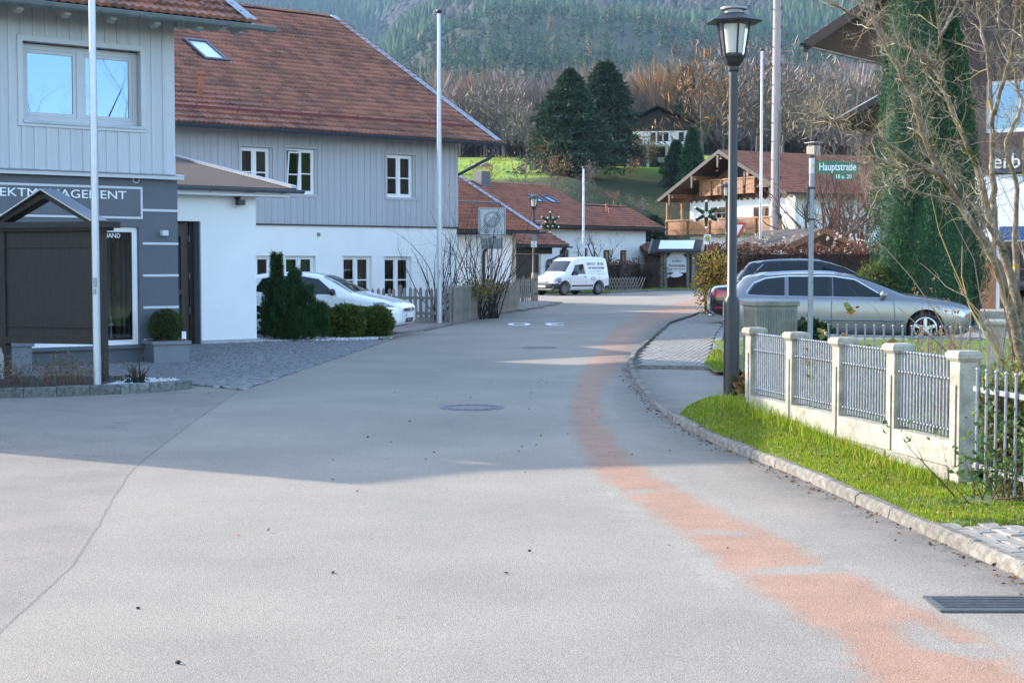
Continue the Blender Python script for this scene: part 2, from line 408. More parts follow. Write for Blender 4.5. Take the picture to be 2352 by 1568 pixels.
# ---- kerbs: single granite stones
m_kerb = M('granite_kerb', (.165, .15, .128), .88, var=.5, vs=18, bump=.5, bs=70, rnd=.16)
def kerb_row(name, pl, inside, h, w, step, label=None, z0=-.03, hfun=None, mat=None):
    root = bpy.data.objects.new(name, None); COL.objects.link(root); tag(root, kind='structure')
    P = resample(smooth_line(pl, .2, 3), step); meshes = []
    for i in range(len(P) - 1):
        a = Vector((*P[i][:2], 0)); b = Vector((*P[i + 1][:2], 0)); d = b - a; l = d.length; d.normalize()
        nrm = Vector((d.y, -d.x, 0)) * inside
        hh = (hfun((a.y + b.y) / 2) if hfun else h) + random.uniform(-.006, .006)
        ww = w * random.uniform(.94, 1.06); g = .004
        q = [(g, 0, z0), (l - g, 0, z0), (l - g, ww, z0), (g, ww, z0), (g, random.uniform(.005, .02), hh - .02), (l - g, random.uniform(.005, .02), hh - .02),
             (l - g, ww, hh), (g, ww, hh), (g, .035, hh), (l - g, .035, hh)]
        mb = MB(); mb.add([d * x + nrm * y + Vector((0, 0, z)) for x, y, z in q],
                          [(0, 1, 2, 3), (0, 1, 5, 4), (4, 5, 9, 8), (8, 9, 6, 7), (2, 3, 7, 6), (0, 4, 8, 7, 3), (1, 5, 9, 6, 2)])
        mb.build('kerb_stone', mat or m_kerb, root).location = a
    return root
dropped = lambda y: .03 if 17.2 < y < 23.2 else .03 + .045 * min(1, min(abs(y - 17.2), abs(y - 23.2)) / 1.2)
kerb_row('kerb_verge', KERB[1:], 1, .1, .09, .62, hfun=dropped)
BEDK = [(-9.5, 17.95), (-7.6, 18.25), (-6.27, 18.59), (-5.21, 19.02), (-4.55, 19.5), (-4.2, 19.95), (-4.16, 20.3), (-4.4, 20.55), (-5.19, 20.72), (-9.5, 20.95)]
kerb_row('kerb_flower_bed', BEDK, -1, .125, .11, .4, mat=M('mossy_kerb', (.13, .135, .125), .9, var=.55, vs=16, bump=.8, bs=50, rnd=.25))
kerb_row('kerb_garden', [(-2.72, 32.3), (-2.54, 33.98), (-1.58, 40.69), (-.9, 45.6), (.21, 52.55), (1.87, 62.85)], -1, .07, .12, .9)

# ---- paving: the nearest pieces are objects of their own, the rest one mesh
def in_poly(X, Y, P):
    r = np.zeros(np.shape(X), bool); n = len(P)
    for i in range(n):
        x1, y1 = P[i]; x2, y2 = P[(i + 1) % n]
        c = ((y1 > Y) != (y2 > Y)); r ^= c & (X < (x2 - x1) * (Y - y1) / (y2 - y1 + 1e-12) + x1)
    return r
def sheet(name, poly, z, mat, kind='structure', parent=None):
    mb = MB(); mb.add([(x, y, z) for x, y in poly], [tuple(range(len(poly)))])
    o = mb.build(name, mat, parent, fix=False); me = o.data
    bm = bmesh.new(); bm.from_mesh(me); bmesh.ops.triangulate(bm, faces=bm.faces)
    for f in bm.faces:
        if f.normal.z < 0: f.normal_flip()
    bm.to_mesh(me); bm.free()
    return tag(o, kind=kind) if kind and not parent else o
def block_mesh(sx, sy, h, bev, name):
    """paving stone with worn top edges (no underside)"""
    v = []
    for (k, z) in ((0, -.03), (0, h - bev), (bev, h)):
        for a, b in ((-1, -1), (1, -1), (1, 1), (-1, 1)):
            v.append((a * (sx / 2 - k), b * (sy / 2 - k), z))
    f = [(8, 9, 10, 11)] + [(r * 4 + k, r * 4 + (k + 1) % 4, r * 4 + 4 + (k + 1) % 4, r * 4 + 4 + k) for r in (0, 1) for k in range(4)]
    me = bpy.data.meshes.new(name); me.from_pydata(v, [], f); return me, np.array(v, 'f'), np.array(f, 'i')
def lay(root, part, rest, pts, rots, sizes, me, V, F_, mat, z, limit=300):
    d = np.hypot(pts[:, 0], pts[:, 1]); order = np.argsort(d); me.materials.append(mat)
    for i in order[:limit]:
        o = link(part, me, root); o.location = (pts[i, 0], pts[i, 1], z + random.uniform(-.004, .004))
        o.rotation_euler = (random.gauss(0, .012), random.gauss(0, .012), rots[i]); o.scale = (sizes[i, 0], sizes[i, 1], 1)
    idx = order[limit:]
    if not len(idx): return
    c, s_ = np.cos(rots[idx]), np.sin(rots[idx]); vx = V[None, :, 0] * sizes[idx, 0][:, None]; vy = V[None, :, 1] * sizes[idx, 1][:, None]
    tx, ty = rng.normal(0, .012, len(idx)), rng.normal(0, .012, len(idx))
    VX = pts[idx, 0][:, None] + vx * c[:, None] - vy * s_[:, None]; VY = pts[idx, 1][:, None] + vx * s_[:, None] + vy * c[:, None]
    VZ = z + V[None, :, 2] + rng.uniform(-.004, .004, len(idx))[:, None] + vx * tx[:, None] + vy * ty[:, None]
    AV = np.stack([VX, VY, VZ], 2).reshape(-1, 3); AF = (F_[None] + (np.arange(len(idx)) * len(V))[:, None, None]).reshape(-1, 4)
    tag(np_mesh(rest, AV, AF, mat, root, nv=4), kind='stuff')
m_sett = M('granite_sett', (.19, .185, .185), .8, var=.4, vs=7, bump=.4, bs=60, rnd=.22)
m_joint = M('mossy_joint', (.022, .024, .016), .95, var=.5, vs=5, col2=(.045, .055, .022))
COURT = [(-3.5, 19.75), (-3.22, 24.04), (-2.62, 32.6), (-5.3, 31.55), (-6.6, 30.5), (-9.2, 28.5), (-5.7, 25.5), (-11.5, 20.98), (-4.6, 20.76), (-4.05, 20.35)]
fc = bpy.data.objects.new('forecourt_paving', None); COL.objects.link(fc); tag(fc, kind='structure')
sheet('joint_bed', COURT, .005, m_joint, parent=fc)
pts = []; rots = []
row = 0
for v in np.arange(19, 34, .107):
    for u in np.arange(-12, -2, .107):
        ph = (u % 1.4) / 1.4 - .5
        pts.append((u + random.gauss(0, .008) + (.053 if row % 2 else 0), v + .22 * (.25 - ph * ph) * 2 + random.gauss(0, .007))); rots.append(-ph * .62 + random.gauss(0, .07))
    row += 1
pts = np.array(pts); rots = np.array(rots); k = in_poly(pts[:, 0], pts[:, 1], COURT); pts, rots = pts[k], rots[k]
lay(fc, 'granite_sett', 'granite_setts', pts, rots, rng.uniform(.8, .96, (len(pts), 2)), *block_mesh(.1, .098, .026, .014, 'granite_sett'), m_sett, .004)
# paved parking place of the white car
PARK = [(-2.62, 33.1), (-2.5, 34.2), (-1.75, 40.2), (-2.2, 42.8), (-8.5, 41.0), (-8.5, 36.5), (-5.2, 33.6)]
m_pave = M('concrete_paver', (.25, .228, .195), .88, var=.25, vs=9, bump=.3, bs=70, rnd=.12)
m_pavered = M('reddish_paver', (.24, .18, .155), .88, var=.3, vs=9, bump=.3, bs=70, rnd=.14)
pp = bpy.data.objects.new('parking_paving', None); COL.objects.link(pp); tag(pp, kind='structure')
sheet('joint_bed', PARK, .006, m_joint, parent=pp)
def grid_pave(root, poly, sx, sy, ang, part, rest, mat, z, h=.02, limit=300, gap=.006, bond=.5, bev=.006):
    P = np.array(poly); c, s_ = math.cos(ang), math.sin(ang); cx, cy = P.mean(0); r = np.abs(P - P.mean(0)).max() * 1.6
    pts = []
    for j, v in enumerate(np.arange(-r, r, sy)):
        for u in np.arange(-r, r, sx):
            uu = u + (sx * bond if j % 2 else 0); pts.append((cx + uu * c - v * s_, cy + uu * s_ + v * c))
    pts = np.array(pts); pts = pts[in_poly(pts[:, 0], pts[:, 1], poly)]
    lay(root, part, rest, pts, np.full(len(pts), ang) + rng.normal(0, .01, len(pts)), rng.uniform(.985, 1., (len(pts), 2)),
        *block_mesh(sx - gap, sy - gap, h, bev, part), mat, z, limit)
grid_pave(pp, PARK, .2, .2, .3, 'paver', 'pavers', m_pavered, .004, limit=120)
# footway on the right: concrete pavers, gutter of long setts beside it
WALK = [(2.02, 24.0), (2.33, 27.4), (3.12, 33), (4.33, 41.1), (6.15, 49.3), (7.6, 49.3), (5.75, 41.3), (4.72, 35.2), (3.88, 29.6), (3.1, 23.7)]
fw = bpy.data.objects.new('footway', None); COL.objects.link(fw); tag(fw, kind='structure')
sheet('joint_bed', WALK, .03, m_joint, parent=fw)
grid_pave(fw, WALK, .2, .1, math.atan2(8, 1.8), 'paver', 'pavers', m_pave, .024)
MB().beam((2.0, 23.93, .015), (3.14, 23.6, .015), .12, .09).build('edging', m_kerb, fw)
GUT = resample([(3.14, 23.7), (3.92, 29.6), (4.76, 35.2), (5.8, 41.3)], .42)
gme, gV, gF = block_mesh(.40, .15, .03, .012, 'gutter_sett'); gme.materials.append(m_sett)
for i in range(len(GUT) - 1):
    a, b = GUT[i], GUT[i + 1]; o = link('gutter_sett', gme, fw); o.location = ((a[0] + b[0]) / 2 + .06, (a[1] + b[1]) / 2, .022)
    o.rotation_euler = (0, random.gauss(0, .02), math.atan2(b[1] - a[1], b[0] - a[0]))
# far footway by the picket fence
fw2 = bpy.data.objects.new('footway_by_wooden_fence', None); COL.objects.link(fw2); tag(fw2, kind='structure')
W2 = [(.32, 52.6), (1.95, 62.4), (1.75, 63.6), (.9, 66), (-.9, 60), (.1, 53.2)]
sheet('joint_bed', W2, .05, m_joint, parent=fw2); grid_pave(fw2, W2, .4, .4, .2, 'paver', 'pavers', m_pave, .048, limit=80)
# interlocking pavers beside the near kerb
NEARP = [(2.60, 9.16), (4.6, 9.16), (4.6, 5.0), (3.13, 5.0), (2.79, 7.9), (2.64, 9.0)]
fw3 = bpy.data.objects.new('footway_near', None); COL.objects.link(fw3); tag(fw3, kind='structure')
sheet('joint_bed', NEARP, .058, M('sandy_soil', (.20, .17, .115), .95, var=.4, vs=8, col2=(.12, .13, .05)), parent=fw3)
def wave_paver():
    pr = []; n = 8
    for i in range(n + 1):
        u = -.11 + .22 * i / n; pr.append((u, .012 * math.sin(i / n * 2 * math.pi)))
    v = []; 
    for z, k in ((-.03, 0), (.014, 0), (.022, .006)):
        for s_ in (-1, 1):
            for (u, w) in pr: v.append((u * (1 - k / .11), w + s_ * (.055 - k), z))
    m_ = n + 1; f = []
    for i in range(n):
        t = 4 * m_; f.append((t + i, t + i + 1, t + m_ + i + 1, t + m_ + i))
        for r in (0, 2): f += [(r * m_ + i, r * m_ + i + 1, (r + 2) * m_ + i + 1, (r + 2) * m_ + i), ((r + 1) * m_ + i, (r + 3) * m_ + i, (r + 3) * m_ + i + 1, (r + 1) * m_ + i + 1)]
    for r in (0, 2):
        for e in (0, n): f.append((r * m_ + e, (r + 1) * m_ + e, (r + 3) * m_ + e, (r + 2) * m_ + e))
    me = bpy.data.meshes.new('interlocking_paver'); me.from_pydata(v, [], f); me.materials.append(m_pave); return me
wpm = wave_paver(); a0 = 1.72
for j in range(60):
    for i in range(40):
        u = (i - 20) * .232 + (.116 if j % 2 else 0); v = (j - 30) * .118
        x = 3.3 + u * math.cos(a0) - v * math.sin(a0); y = 7.2 + u * math.sin(a0) + v * math.cos(a0)
        if in_poly(np.array(x), np.array(y), NEARP) and (y > 6.6):
            o = link('interlocking_paver', wpm, fw3); o.location = (x, y, .05 + random.uniform(-.005, .005)); o.rotation_euler = (random.gauss(0, .02), random.gauss(0, .02), a0 + random.gauss(0, .03))
# yard under the parked cars, driveway
sheet('car_yard', [(4.8, 33.5), (5.95, 41.3), (7.6, 49.2), (16, 49), (18, 30), (9, 29.6), (4.15, 29.9)], .03, M('yard_gravel', (.21, .2, .18), .95, var=.35, vs=30, bump=.3, bs=90))

# ---- grass verge (raised towards the garden fence) and lawns
FENCE = [(2.28, 14.3), (3.12, 10.5)]
def fence_x(y): return 2.28 + (14.3 - y) * .84 / 3.8
def hf(y): return float(np.interp(y, [5, 9.5, 10.5, 12, 14.3, 15.5, 17.3], [.1, .12, .14, .22, .34, .27, .06]))
m_soil = M('lawn_soil', (.09, .12, .03), .95, var=.5, vs=9, col2=(.13, .17, .04))
def verge():
    ys = np.linspace(9.12, 17.45, 60); V = []; nU = 14
    for y in ys:
        x0 = kx(y) + .06; x1 = max(x0 + .02, fence_x(y) + .2)
        if y < 10.6: x1 = 4.6
        if y > 15.6: x1 = x0 + (2.62 - x0) * 1.0; x0 = x0 + (2.45 - x0) * min(1, max(0, (y - 15.9) / 1.5))
        for u in np.linspace(0, 1, nU):
            x = x0 + (x1 - x0) * u; d = min(1, (x - x0) / max(.25, min(.9, fence_x(y) - x0)))
            V.append((x, y, .05 + (hf(y) - .05) * d ** .7 + .015 * math.sin(x * 9 + y * 7)))
    V = np.array(V); V[:nU, 2] = .02; n = nU; i, j = np.meshgrid(np.arange(59), np.arange(n - 1), indexing='ij'); a = (i * n + j).ravel()
    tag(np_mesh('verge_soil', V, np.stack([a, a + 1, a + n + 1, a + n], 1), m_soil, nv=4, smooth=True), kind='structure')
    return V.reshape(60, n, 3)
VG = verge()
def blades(name, pos, hmin, hmax, w, cols, lean=.5, mat=None):
    n = len(pos); a = rng.uniform(0, 2 * np.pi, n); h = rng.uniform(hmin, hmax, n) * rng.uniform(.6, 1.25, n); b = rng.uniform(0, 2 * np.pi, n); l = rng.uniform(.1, lean, n) * h
    dx, dy = np.cos(a) * w * .5, np.sin(a) * w * .5; lx, ly = np.cos(b) * l, np.sin(b) * l
    p = pos; z0 = np.zeros(n)
    V = np.stack([p + np.stack([-dx, -dy, z0 - .01], 1), p + np.stack([dx, dy, z0 - .01], 1),
                  p + np.stack([lx * .4 + dx * .7, ly * .4 + dy * .7, h * .6], 1), p + np.stack([lx * .4 - dx * .7, ly * .4 - dy * .7, h * .6], 1), p + np.stack([lx, ly, h], 1)], 1).reshape(-1, 3)
    b0 = np.arange(n)[:, None] * 5
    F_ = np.concatenate([b0 + [0, 1, 2], b0 + [0, 2, 3], b0 + [3, 2, 4]])
    c = np.array(cols)[rng.integers(0, len(cols), n)] * rng.uniform(.75, 1.35, (n, 1)); c = np.repeat(c, 5, 0)
    return tag(np_mesh(name, V, F_, mat or attr_mat('grass_blade', .75, .08, .35), col=c), kind='stuff')
GC = [(.16, .26, .016), (.20, .31, .02), (.11, .21, .014), (.25, .33, .03), (.33, .30, .05), (.17, .28, .018), (.40, .32, .07)]
u = rng.uniform(0, 59 - 1e-6, 120000); v = rng.uniform(0, 13 - 1e-6, 120000)
i, j = u.astype(int), v.astype(int); fu, fv = (u - i)[:, None], (v - j)[:, None]
P = (VG[i, j] * (1 - fu) + VG[i + 1, j] * fu) * (1 - fv) + (VG[i, j + 1] * (1 - fu) + VG[i + 1, j + 1] * fu) * fv
wid = np.linalg.norm(VG[i, 13] - VG[i, 0], axis=1); keep = rng.uniform(0, 1, len(P)) < np.clip(wid / 1.6, .25, 1)
# bare patch of earth under the corner shrub
keep &= np.hypot((P[:, 0] - 3.22) / .3, (P[:, 1] - 9.85) / .2) > 1
tag(blades('verge_grass', P[keep], .012, .032, .0075, GC), 'short sunlit grass of the verge between kerb and concrete fence', 'grass')
u = rng.uniform(0, 1, 2600); y = 10.4 + u * 4.4; P = np.stack([[fence_x(q) - .16 - abs(random.gauss(0, .07)) for q in y], y, [hf(q) - .01 for q in y]], 1)
tag(blades('tall_grass', P[::2], .05, .13, .007, GC, .7), 'longer unmown grass along the foot of the concrete fence', 'grass')
LAWN = [(fence_x(14.4) + .14, 14.4), (2.7, 16.6), (3.15, 21), (3.75, 28.5), (9, 29.4), (18, 29.8), (18, 6.5), (fence_x(7) + .3, 7), (fence_x(10.3) + .14, 10.3)]
sheet('garden_lawn', LAWN, .2, m_soil)
bx = rng.uniform(2.4, 13, 30000); by = rng.uniform(8.5, 29, 30000); k = in_poly(bx, by, LAWN) & (np.abs(bx / by) < .36)
tag(blades('garden_grass', np.stack([bx[k], by[k], np.full(k.sum(), .2)], 1), .02, .06, .012, GC[:5]), 'lawn behind the concrete and steel garden fence', 'grass')
sheet('grass_patch', [(2.98, 22.4), (3.04, 24.2), (3.72, 28.3), (4.4, 28.2), (3.9, 22.3)], .055, m_soil)
bx = rng.uniform(2.9, 4.4, 5000); by = rng.uniform(22.4, 28.2, 5000); k = in_poly(bx, by, [(3.0, 22.5), (3.06, 24.2), (3.74, 28.2), (4.4, 28.2), (3.9, 22.4)])
tag(blades('patch_grass', np.stack([bx[k], by[k], np.full(k.sum(), .05)], 1), .03, .07, .014, GC[:5]), 'small patch of grass beside the paver footway behind the lamp', 'grass')
# far verge by the van and the sign shelter, and lawn of the chalet
sheet('far_verge', [(-1.5, 81.3), (3.0, 83.6), (5.4, 84.2), (9.5, 92.5), (14.5, 95.0), (22, 88), (60, 86), (60, 128), (-20, 128), (-20, 80), (-4, 76)], .05, m_soil)
bx = rng.uniform(1.5, 16, 16000); by = rng.uniform(80.5, 100, 16000)
k = in_poly(bx, by, [(1.5, 83), (3.0, 83.7), (5.4, 84.3), (9.5, 92.6), (14.5, 95.1), (16, 100), (2, 100)])
tag(blades('far_verge_grass', np.stack([bx[k], by[k], np.full(k.sum(), .05)], 1), .05, .13, .035, GC[:4]), 'bright strip of grass behind the white van', 'grass')
kerb_row('kerb_far', [(5.4, 83.9), (6.2, 85.6), (9.5, 92.3), (14.5, 94.8)], -1, .12, .14, 1.0)
# ================================================================ BUILDINGS: shared pieces
def wall_holes(x0, x1, z0, z1, holes, y=0., rev=.22, cut=None):
    """wall face with real openings and their reveals; x along the wall, z up, outside is -y"""
    xs = sorted({x0, x1, *[h[0] for h in holes], *[h[1] for h in holes]}); zs = sorted({z0, z1, *[h[2] for h in holes], *[h[3] for h in holes]})
    xs = [x for x in xs if x0 <= x <= x1]; zs = [z for z in zs if z0 <= z <= z1]
    mb = MB()
    for a, b in zip(xs, xs[1:]):
        for c, d in zip(zs, zs[1:]):
            cx, cz = (a + b) / 2, (c + d) / 2
            if any(h[0] < cx < h[1] and h[2] < cz < h[3] for h in holes): continue
            mb.add([(a, y, c), (b, y, c), (b, y, d), (a, y, d)], [(0, 1, 2, 3)])
    for a, b, c, d in holes:
        q = [(a, y, c), (b, y, c), (b, y, d), (a, y, d)]; r = [(p[0], y + rev, p[2]) for p in q]
        mb.add(q + r, [(0, 4, 5, 1), (1, 5, 6, 2), (2, 6, 7, 3), (3, 7, 4, 0)])
    return mb
def frame_rect(mb, x0, x1, z0, z1, w, y0, y1):
    mb.b2(x0, x0 + w, y0, y1, z0, z1); mb.b2(x1 - w, x1, y0, y1, z0, z1)
    mb.b2(x0 + w, x1 - w, y0, y1, z0, z0 + w); mb.b2(x0 + w, x1 - w, y0, y1, z1 - w, z1)
def curtain(parent, x0, x1, z0, z1, y, mat):
    n = 24; v = []
    for i in range(n + 1):
        x = x0 + (x1 - x0) * i / n
        for z in (z0, z1): v.append((x, y + .02 * math.sin(i * 2.1) + .01 * math.sin(i * .7), z))
    MB().add(v, [(2 * i, 2 * i + 2, 2 * i + 3, 2 * i + 1) for i in range(n)]).build('curtain', mat, parent, smooth='all')
def window(parent, x0, x1, z0, z1, y, fm, gm=None, sash=2, bars=(.5,), fw=.06, curt=None, tilt=None, name='window', sill=None, depth=.35, mul=.05):
    """a window as a part: frame mesh with panes, curtain and sill as its own pieces"""
    gm = gm or m_glass
    mb = MB(); frame_rect(mb, x0, x1, z0, z1, fw, y - .03, y + .04)
    w = (x1 - x0 - 2 * fw) / sash
    for i in range(1, sash): mb.b2(x0 + fw + w * i - fw * .6, x0 + fw + w * i + fw * .6, y - .035, y + .035, z0 + fw, z1 - fw)
    f = mb.build(name, fm, parent)
    for i in range(sash):
        a = x0 + fw + w * i + (fw * .6 if i else .0); b = x0 + fw + w * (i + 1) - (fw * .6 if i < sash - 1 else 0); c, d = z0 + fw, z1 - fw
        s = MB(); frame_rect(s, a + .003, b - .003, c + .003, d - .003, mul * .8, -.022, .022)
        for t in bars: s.b2(a + mul * .8, b - mul * .8, -.024, .024, c + (d - c) * t - mul * .35, c + (d - c) * t + mul * .35)
        so = s.build('sash', fm, f); so.location = (0, y, 0)
        g = MB(); zz = [c + .03] + [c + (d - c) * t for t in bars] + [d - .03]
        for p, q in zip(zz, zz[1:]):
            pn = MB().b2(a + .03, b - .03, -.004, .004, p + .005, q - .005).build('pane', gm, f); pn.location = (0, y, 0)
            if tilt == i: pn.location = (0, y - math.tan(R(8)) * -c, 0); pn.location = (0, y + math.sin(R(7)) * c, 0); pn.rotation_euler = (R(7), 0, 0)
        if tilt == i: so.location = (0, y + math.sin(R(7)) * c, 0); so.rotation_euler = (R(7), 0, 0)
    MB().b2(x0 - .05, x1 + .05, y + depth, y + depth + .02, z0 - .05, z1 + .05).build('room_back', m_dark, f)
    if curt: 
        ww = (x1 - x0)
        for (p, q, m) in curt: curtain(f, x0 + ww * p, x0 + ww * q, z0 + .03, z1 - .03, y + .12, m)
    if sill: MB().b2(x0 - .05, x1 + .05, y - .24 - sill, y - .03, z0 - .045, z0 - .002).build('sill', fm, f)
    return f
def tile_material(name, c_clean, c_dirt, dirt):
    m = bpy.data.materials.new(name); m.use_nodes = True; t = m.node_tree; N = t.nodes; L = t.links; p = N['Principled BSDF']
    p.inputs['Roughness'].default_value = .82; p.inputs['Specular IOR Level'].default_value = .3
    g = N.new('ShaderNodeNewGeometry'); a = N.new('ShaderNodeAttribute'); a.attribute_name = 'rnd'
    n1 = N.new('ShaderNodeTexNoise'); n1.inputs['Scale'].default_value = .55; n1.inputs['Detail'].default_value = 6; L.new(g.outputs['Position'], n1.inputs['Vector'])
    n2 = N.new('ShaderNodeTexNoise'); n2.inputs['Scale'].default_value = 13; n2.inputs['Detail'].default_value = 5; L.new(g.outputs['Position'], n2.inputs['Vector'])
    s = N.new('ShaderNodeMath'); s.operation = 'MULTIPLY_ADD'; s.inputs[1].default_value = .30; n1h = N.new('ShaderNodeMath'); n1h.operation = 'MULTIPLY_ADD'; n1h.inputs[1].default_value = .55; n1h.inputs[2].default_value = .16; L.new(n1.outputs[0], n1h.inputs[0]); L.new(a.outputs['Fac'], s.inputs[0]); L.new(n1h.outputs[0], s.inputs[2])
    s2 = N.new('ShaderNodeMath'); s2.operation = 'MULTIPLY_ADD'; s2.inputs[1].default_value = .5; L.new(n2.outputs[0], s2.inputs[0]); L.new(s.outputs[0], s2.inputs[2])
    r = N.new('ShaderNodeValToRGB'); r.color_ramp.elements[0].position = dirt; r.color_ramp.elements[1].position = dirt + .42
    r.color_ramp.elements[0].color = c_dirt + (1,); r.color_ramp.elements[1].color = c_clean + (1,); L.new(s2.outputs[0], r.inputs[0]); L.new(r.outputs[0], p.inputs['Base Color'])
    return m
m_tile = tile_material('clay_pantile', (.34, .145, .095), (.105, .06, .05), .40)
m_tile2 = tile_material('red_pantile', (.34, .135, .085), (.15, .068, .05), .36)
def tile_data(w, l):
    """interlocking pantile with two waves and a thick lower edge"""
    n = 9; top = []; pr = [0, .6, 1, .6, 0, .6, 1, .6, 0]
    V = []
    for y, dz in ((0., .062), (l * 1.06, .0)):
        for i in range(n): V.append((w * i / (n - 1), y, dz + .034 * pr[i]))
    for i in range(n): V.append((w * i / (n - 1), .006, .006 + .026 * pr[i]))
    F_ = [(i, i + 1, n + i + 1, n + i) for i in range(n - 1)] + [(2 * n + i, 2 * n + i + 1, i + 1, i) for i in range(n - 1)]
    return np.array(V, 'f'), np.array(F_, 'i')
TILE_MESH = {}
def roof_tiles(parent, origin, ex, eu, W, L_, w=.30, l=.36, limit=300, mat=None, inside=None, holes=(), flipcam=None):
    """tiles laid in rows on a slope: origin lower left, ex along the eave, eu up the slope (parent's axes)"""
    mat = mat or m_tile; V, F_ = tile_data(w, l); ex = Vector(ex).normalized(); eu = Vector(eu).normalized(); en = ex.cross(eu)
    if en.z < 0: en = -en
    key = (mat.name, w, l)
    if key not in TILE_MESH:
        ms = []
        for k in range(6):
            me = bpy.data.meshes.new('roof_tile'); me.from_pydata([tuple(v) for v in V], [], [tuple(f) for f in F_]); me.materials.append(mat)
            me.attributes.new('rnd', 'FLOAT', 'POINT').data.foreach_set('value', np.full(len(V), k / 5 - .5, 'f')); ms.append(me)
        TILE_MESH[key] = ms
    cells = [(i * w, j * l) for j in range(int(L_ / l)) for i in range(int(math.ceil(W / w)))]
    cells = [c for c in cells if (inside is None or inside(c[0] + w / 2, c[1] + l / 2)) and not any(h[0] < c[0] + w / 2 < h[1] and h[2] < c[1] + l / 2 < h[3] for h in holes)]
    O = Vector(origin); mw = parent.matrix_basis.copy()
    pp_ = parent.parent
    while pp_: mw = pp_.matrix_basis @ mw; pp_ = pp_.parent
    P = np.array([tuple(O + ex * a + eu * b) for a, b in cells]); PW = np.array([tuple(mw @ Vector(p)) for p in P])
    d = np.linalg.norm(PW - np.array([0, 0, 1.65]), axis=1); vis = np.abs(PW[:, 0] / np.maximum(PW[:, 1], 1)) < .36
    order = np.argsort(d + np.where(vis, 0, 1e4)); rot = Matrix((ex, eu, en)).transposed()
    for i in order[:limit]:
        o = link('roof_tile', random.choice(TILE_MESH[key]), parent); j = Matrix.Rotation(random.gauss(0, .008), 3, 'Z')
        o.matrix_basis = Matrix.Translation(P[i] + np.array(en) * random.uniform(0, .006)) @ (rot @ j).to_4x4()
    idx = order[limit:]
    if len(idx):
        A = np.array(rot); VV = (V @ A.T)[None] + P[idx][:, None] + (np.array(en)[None] * rng.uniform(0, .006, (len(idx), 1)))[:, None]
        FF = F_[None] + (np.arange(len(idx)) * len(V))[:, None, None]
        o = np_mesh('roof_tiles', VV.reshape(-1, 3), FF.reshape(-1, 4), mat, parent, nv=4); tag(o, kind='stuff')
        o.data.attributes.new('rnd', 'FLOAT', 'POINT').data.foreach_set('value', np.repeat(rng.uniform(-.5, .5, len(idx)), len(V)).astype('f'))
def ridge(parent, a, b, mat, step=.36, r=.12):
    a = Vector(a); b = Vector(b); d = (b - a); n = int(d.length / step); d.normalize()
    sd_ = d.cross(Vector((0, 0, 1))).normalized(); up = sd_.cross(d)
    for i in range(n):
        mb = MB(); v = []
        for s_, rr in ((0, r), (step * 1.05, r * .86)):
            for k in range(7):
                t = math.pi * k / 6; v.append(d * s_ + sd_ * rr * math.cos(t) + up * (rr * .8 * math.sin(t)))
        mb.add(v, [(k, k + 1, k + 8, k + 7) for k in range(6)] + [(0, 1, 2, 3, 4, 5, 6)])
        o = mb.build('ridge_tile', mat, parent, smooth=30); o.location = a + d * step * i
        o.data.attributes.new('rnd', 'FLOAT', 'POINT').data.foreach_set('value', np.full(14, random.uniform(-.5, .5), 'f'))
def gutter(parent, a, b, mat, r=.075, brk=.9, name='gutter'):
    a = Vector(a); b = Vector(b); d = b - a; l = d.length; d.normalize(); s_ = d.cross(Vector((0, 0, 1))).normalized()
    v = []; n = 9
    for t in (0, l):
        for k in range(n):
            an = math.pi * k / (n - 1); v.append(a + d * t + s_ * r * math.cos(an) - Vector((0, 0, r * math.sin(an))))
    mb = MB().add(v, [(k, k + 1, n + k + 1, n + k) for k in range(n - 1)] + [tuple(range(n)), tuple(range(n, 2 * n))])
    mb.tube([a + s_ * r, b + s_ * r], .011, 6); mb.tube([a - s_ * r, b - s_ * r], .008, 6)
    g = mb.build(name, mat, parent, smooth=50)
    for t in np.arange(brk * .5, l, brk):
        m2 = MB(); pts = [a + d * t + s_ * (r + .004) * math.cos(math.pi * k / 8) - Vector((0, 0, (r + .004) * math.sin(math.pi * k / 8))) for k in range(9)]
        m2.tube(pts, .012, 5); m2.build('gutter_bracket', mat, g)
    return g
def downpipe(parent, pts, mat, r=.05, name='downpipe'):
    P = [Vector(p) for p in pts]; q = [P[0]]
    for i in range(1, len(P) - 1):
        for t in (.18, 0, .18):
            pass
        a, b, c = P[i - 1], P[i], P[i + 1]; u = min(.14, (b - a).length * .4); w = min(.14, (c - b).length * .4)
        A = b + (a - b).normalized() * u; C = b + (c - b).normalized() * w
        q += [A, A * .25 + b * .5 + C * .25, C]
    q.append(P[-1]); return MB().tube(q, r, 10).build(name, mat, parent, smooth=60)
def boards(parent, x0, x1, z0, z1, step, y, mat, holes=(), bw=.05, th=.022):
    """board-and-batten cladding: every board and every batten a piece of its own, cut round the windows"""
    x = x0
    while x < x1 - .02:
        xe = min(x1, x + step)
        def spans(a, b):
            sp = [(z0, z1)]
            for h in holes:
                if h[0] < b - .001 and h[1] > a + .001:
                    n = []
                    for (p, q) in sp:
                        if h[3] <= p or h[2] >= q: n.append((p, q)); continue
                        if h[2] > p: n.append((p, h[2]))
                        if h[3] < q: n.append((h[3], q))
                    sp = n
            return sp
        # a board may be cut by a window edge inside its width: split there
        cuts = sorted({x, xe, *[c for h in holes for c in h[:2] if x < c < xe]})
        for a, b in zip(cuts, cuts[1:]):
            for p, q in spans(a, b): MB().b2(a + (.004 if a == x else 0), b, y - th, y, p, q).build('board', mat, parent)
        if x > x0 + .01:
            for p, q in spans(x - bw / 2, x + bw / 2): MB().b2(x - bw / 2, x + bw / 2, y - th - .016, y - th - .001, p + .004, q - .004).build('batten', mat, parent)
        x = xe

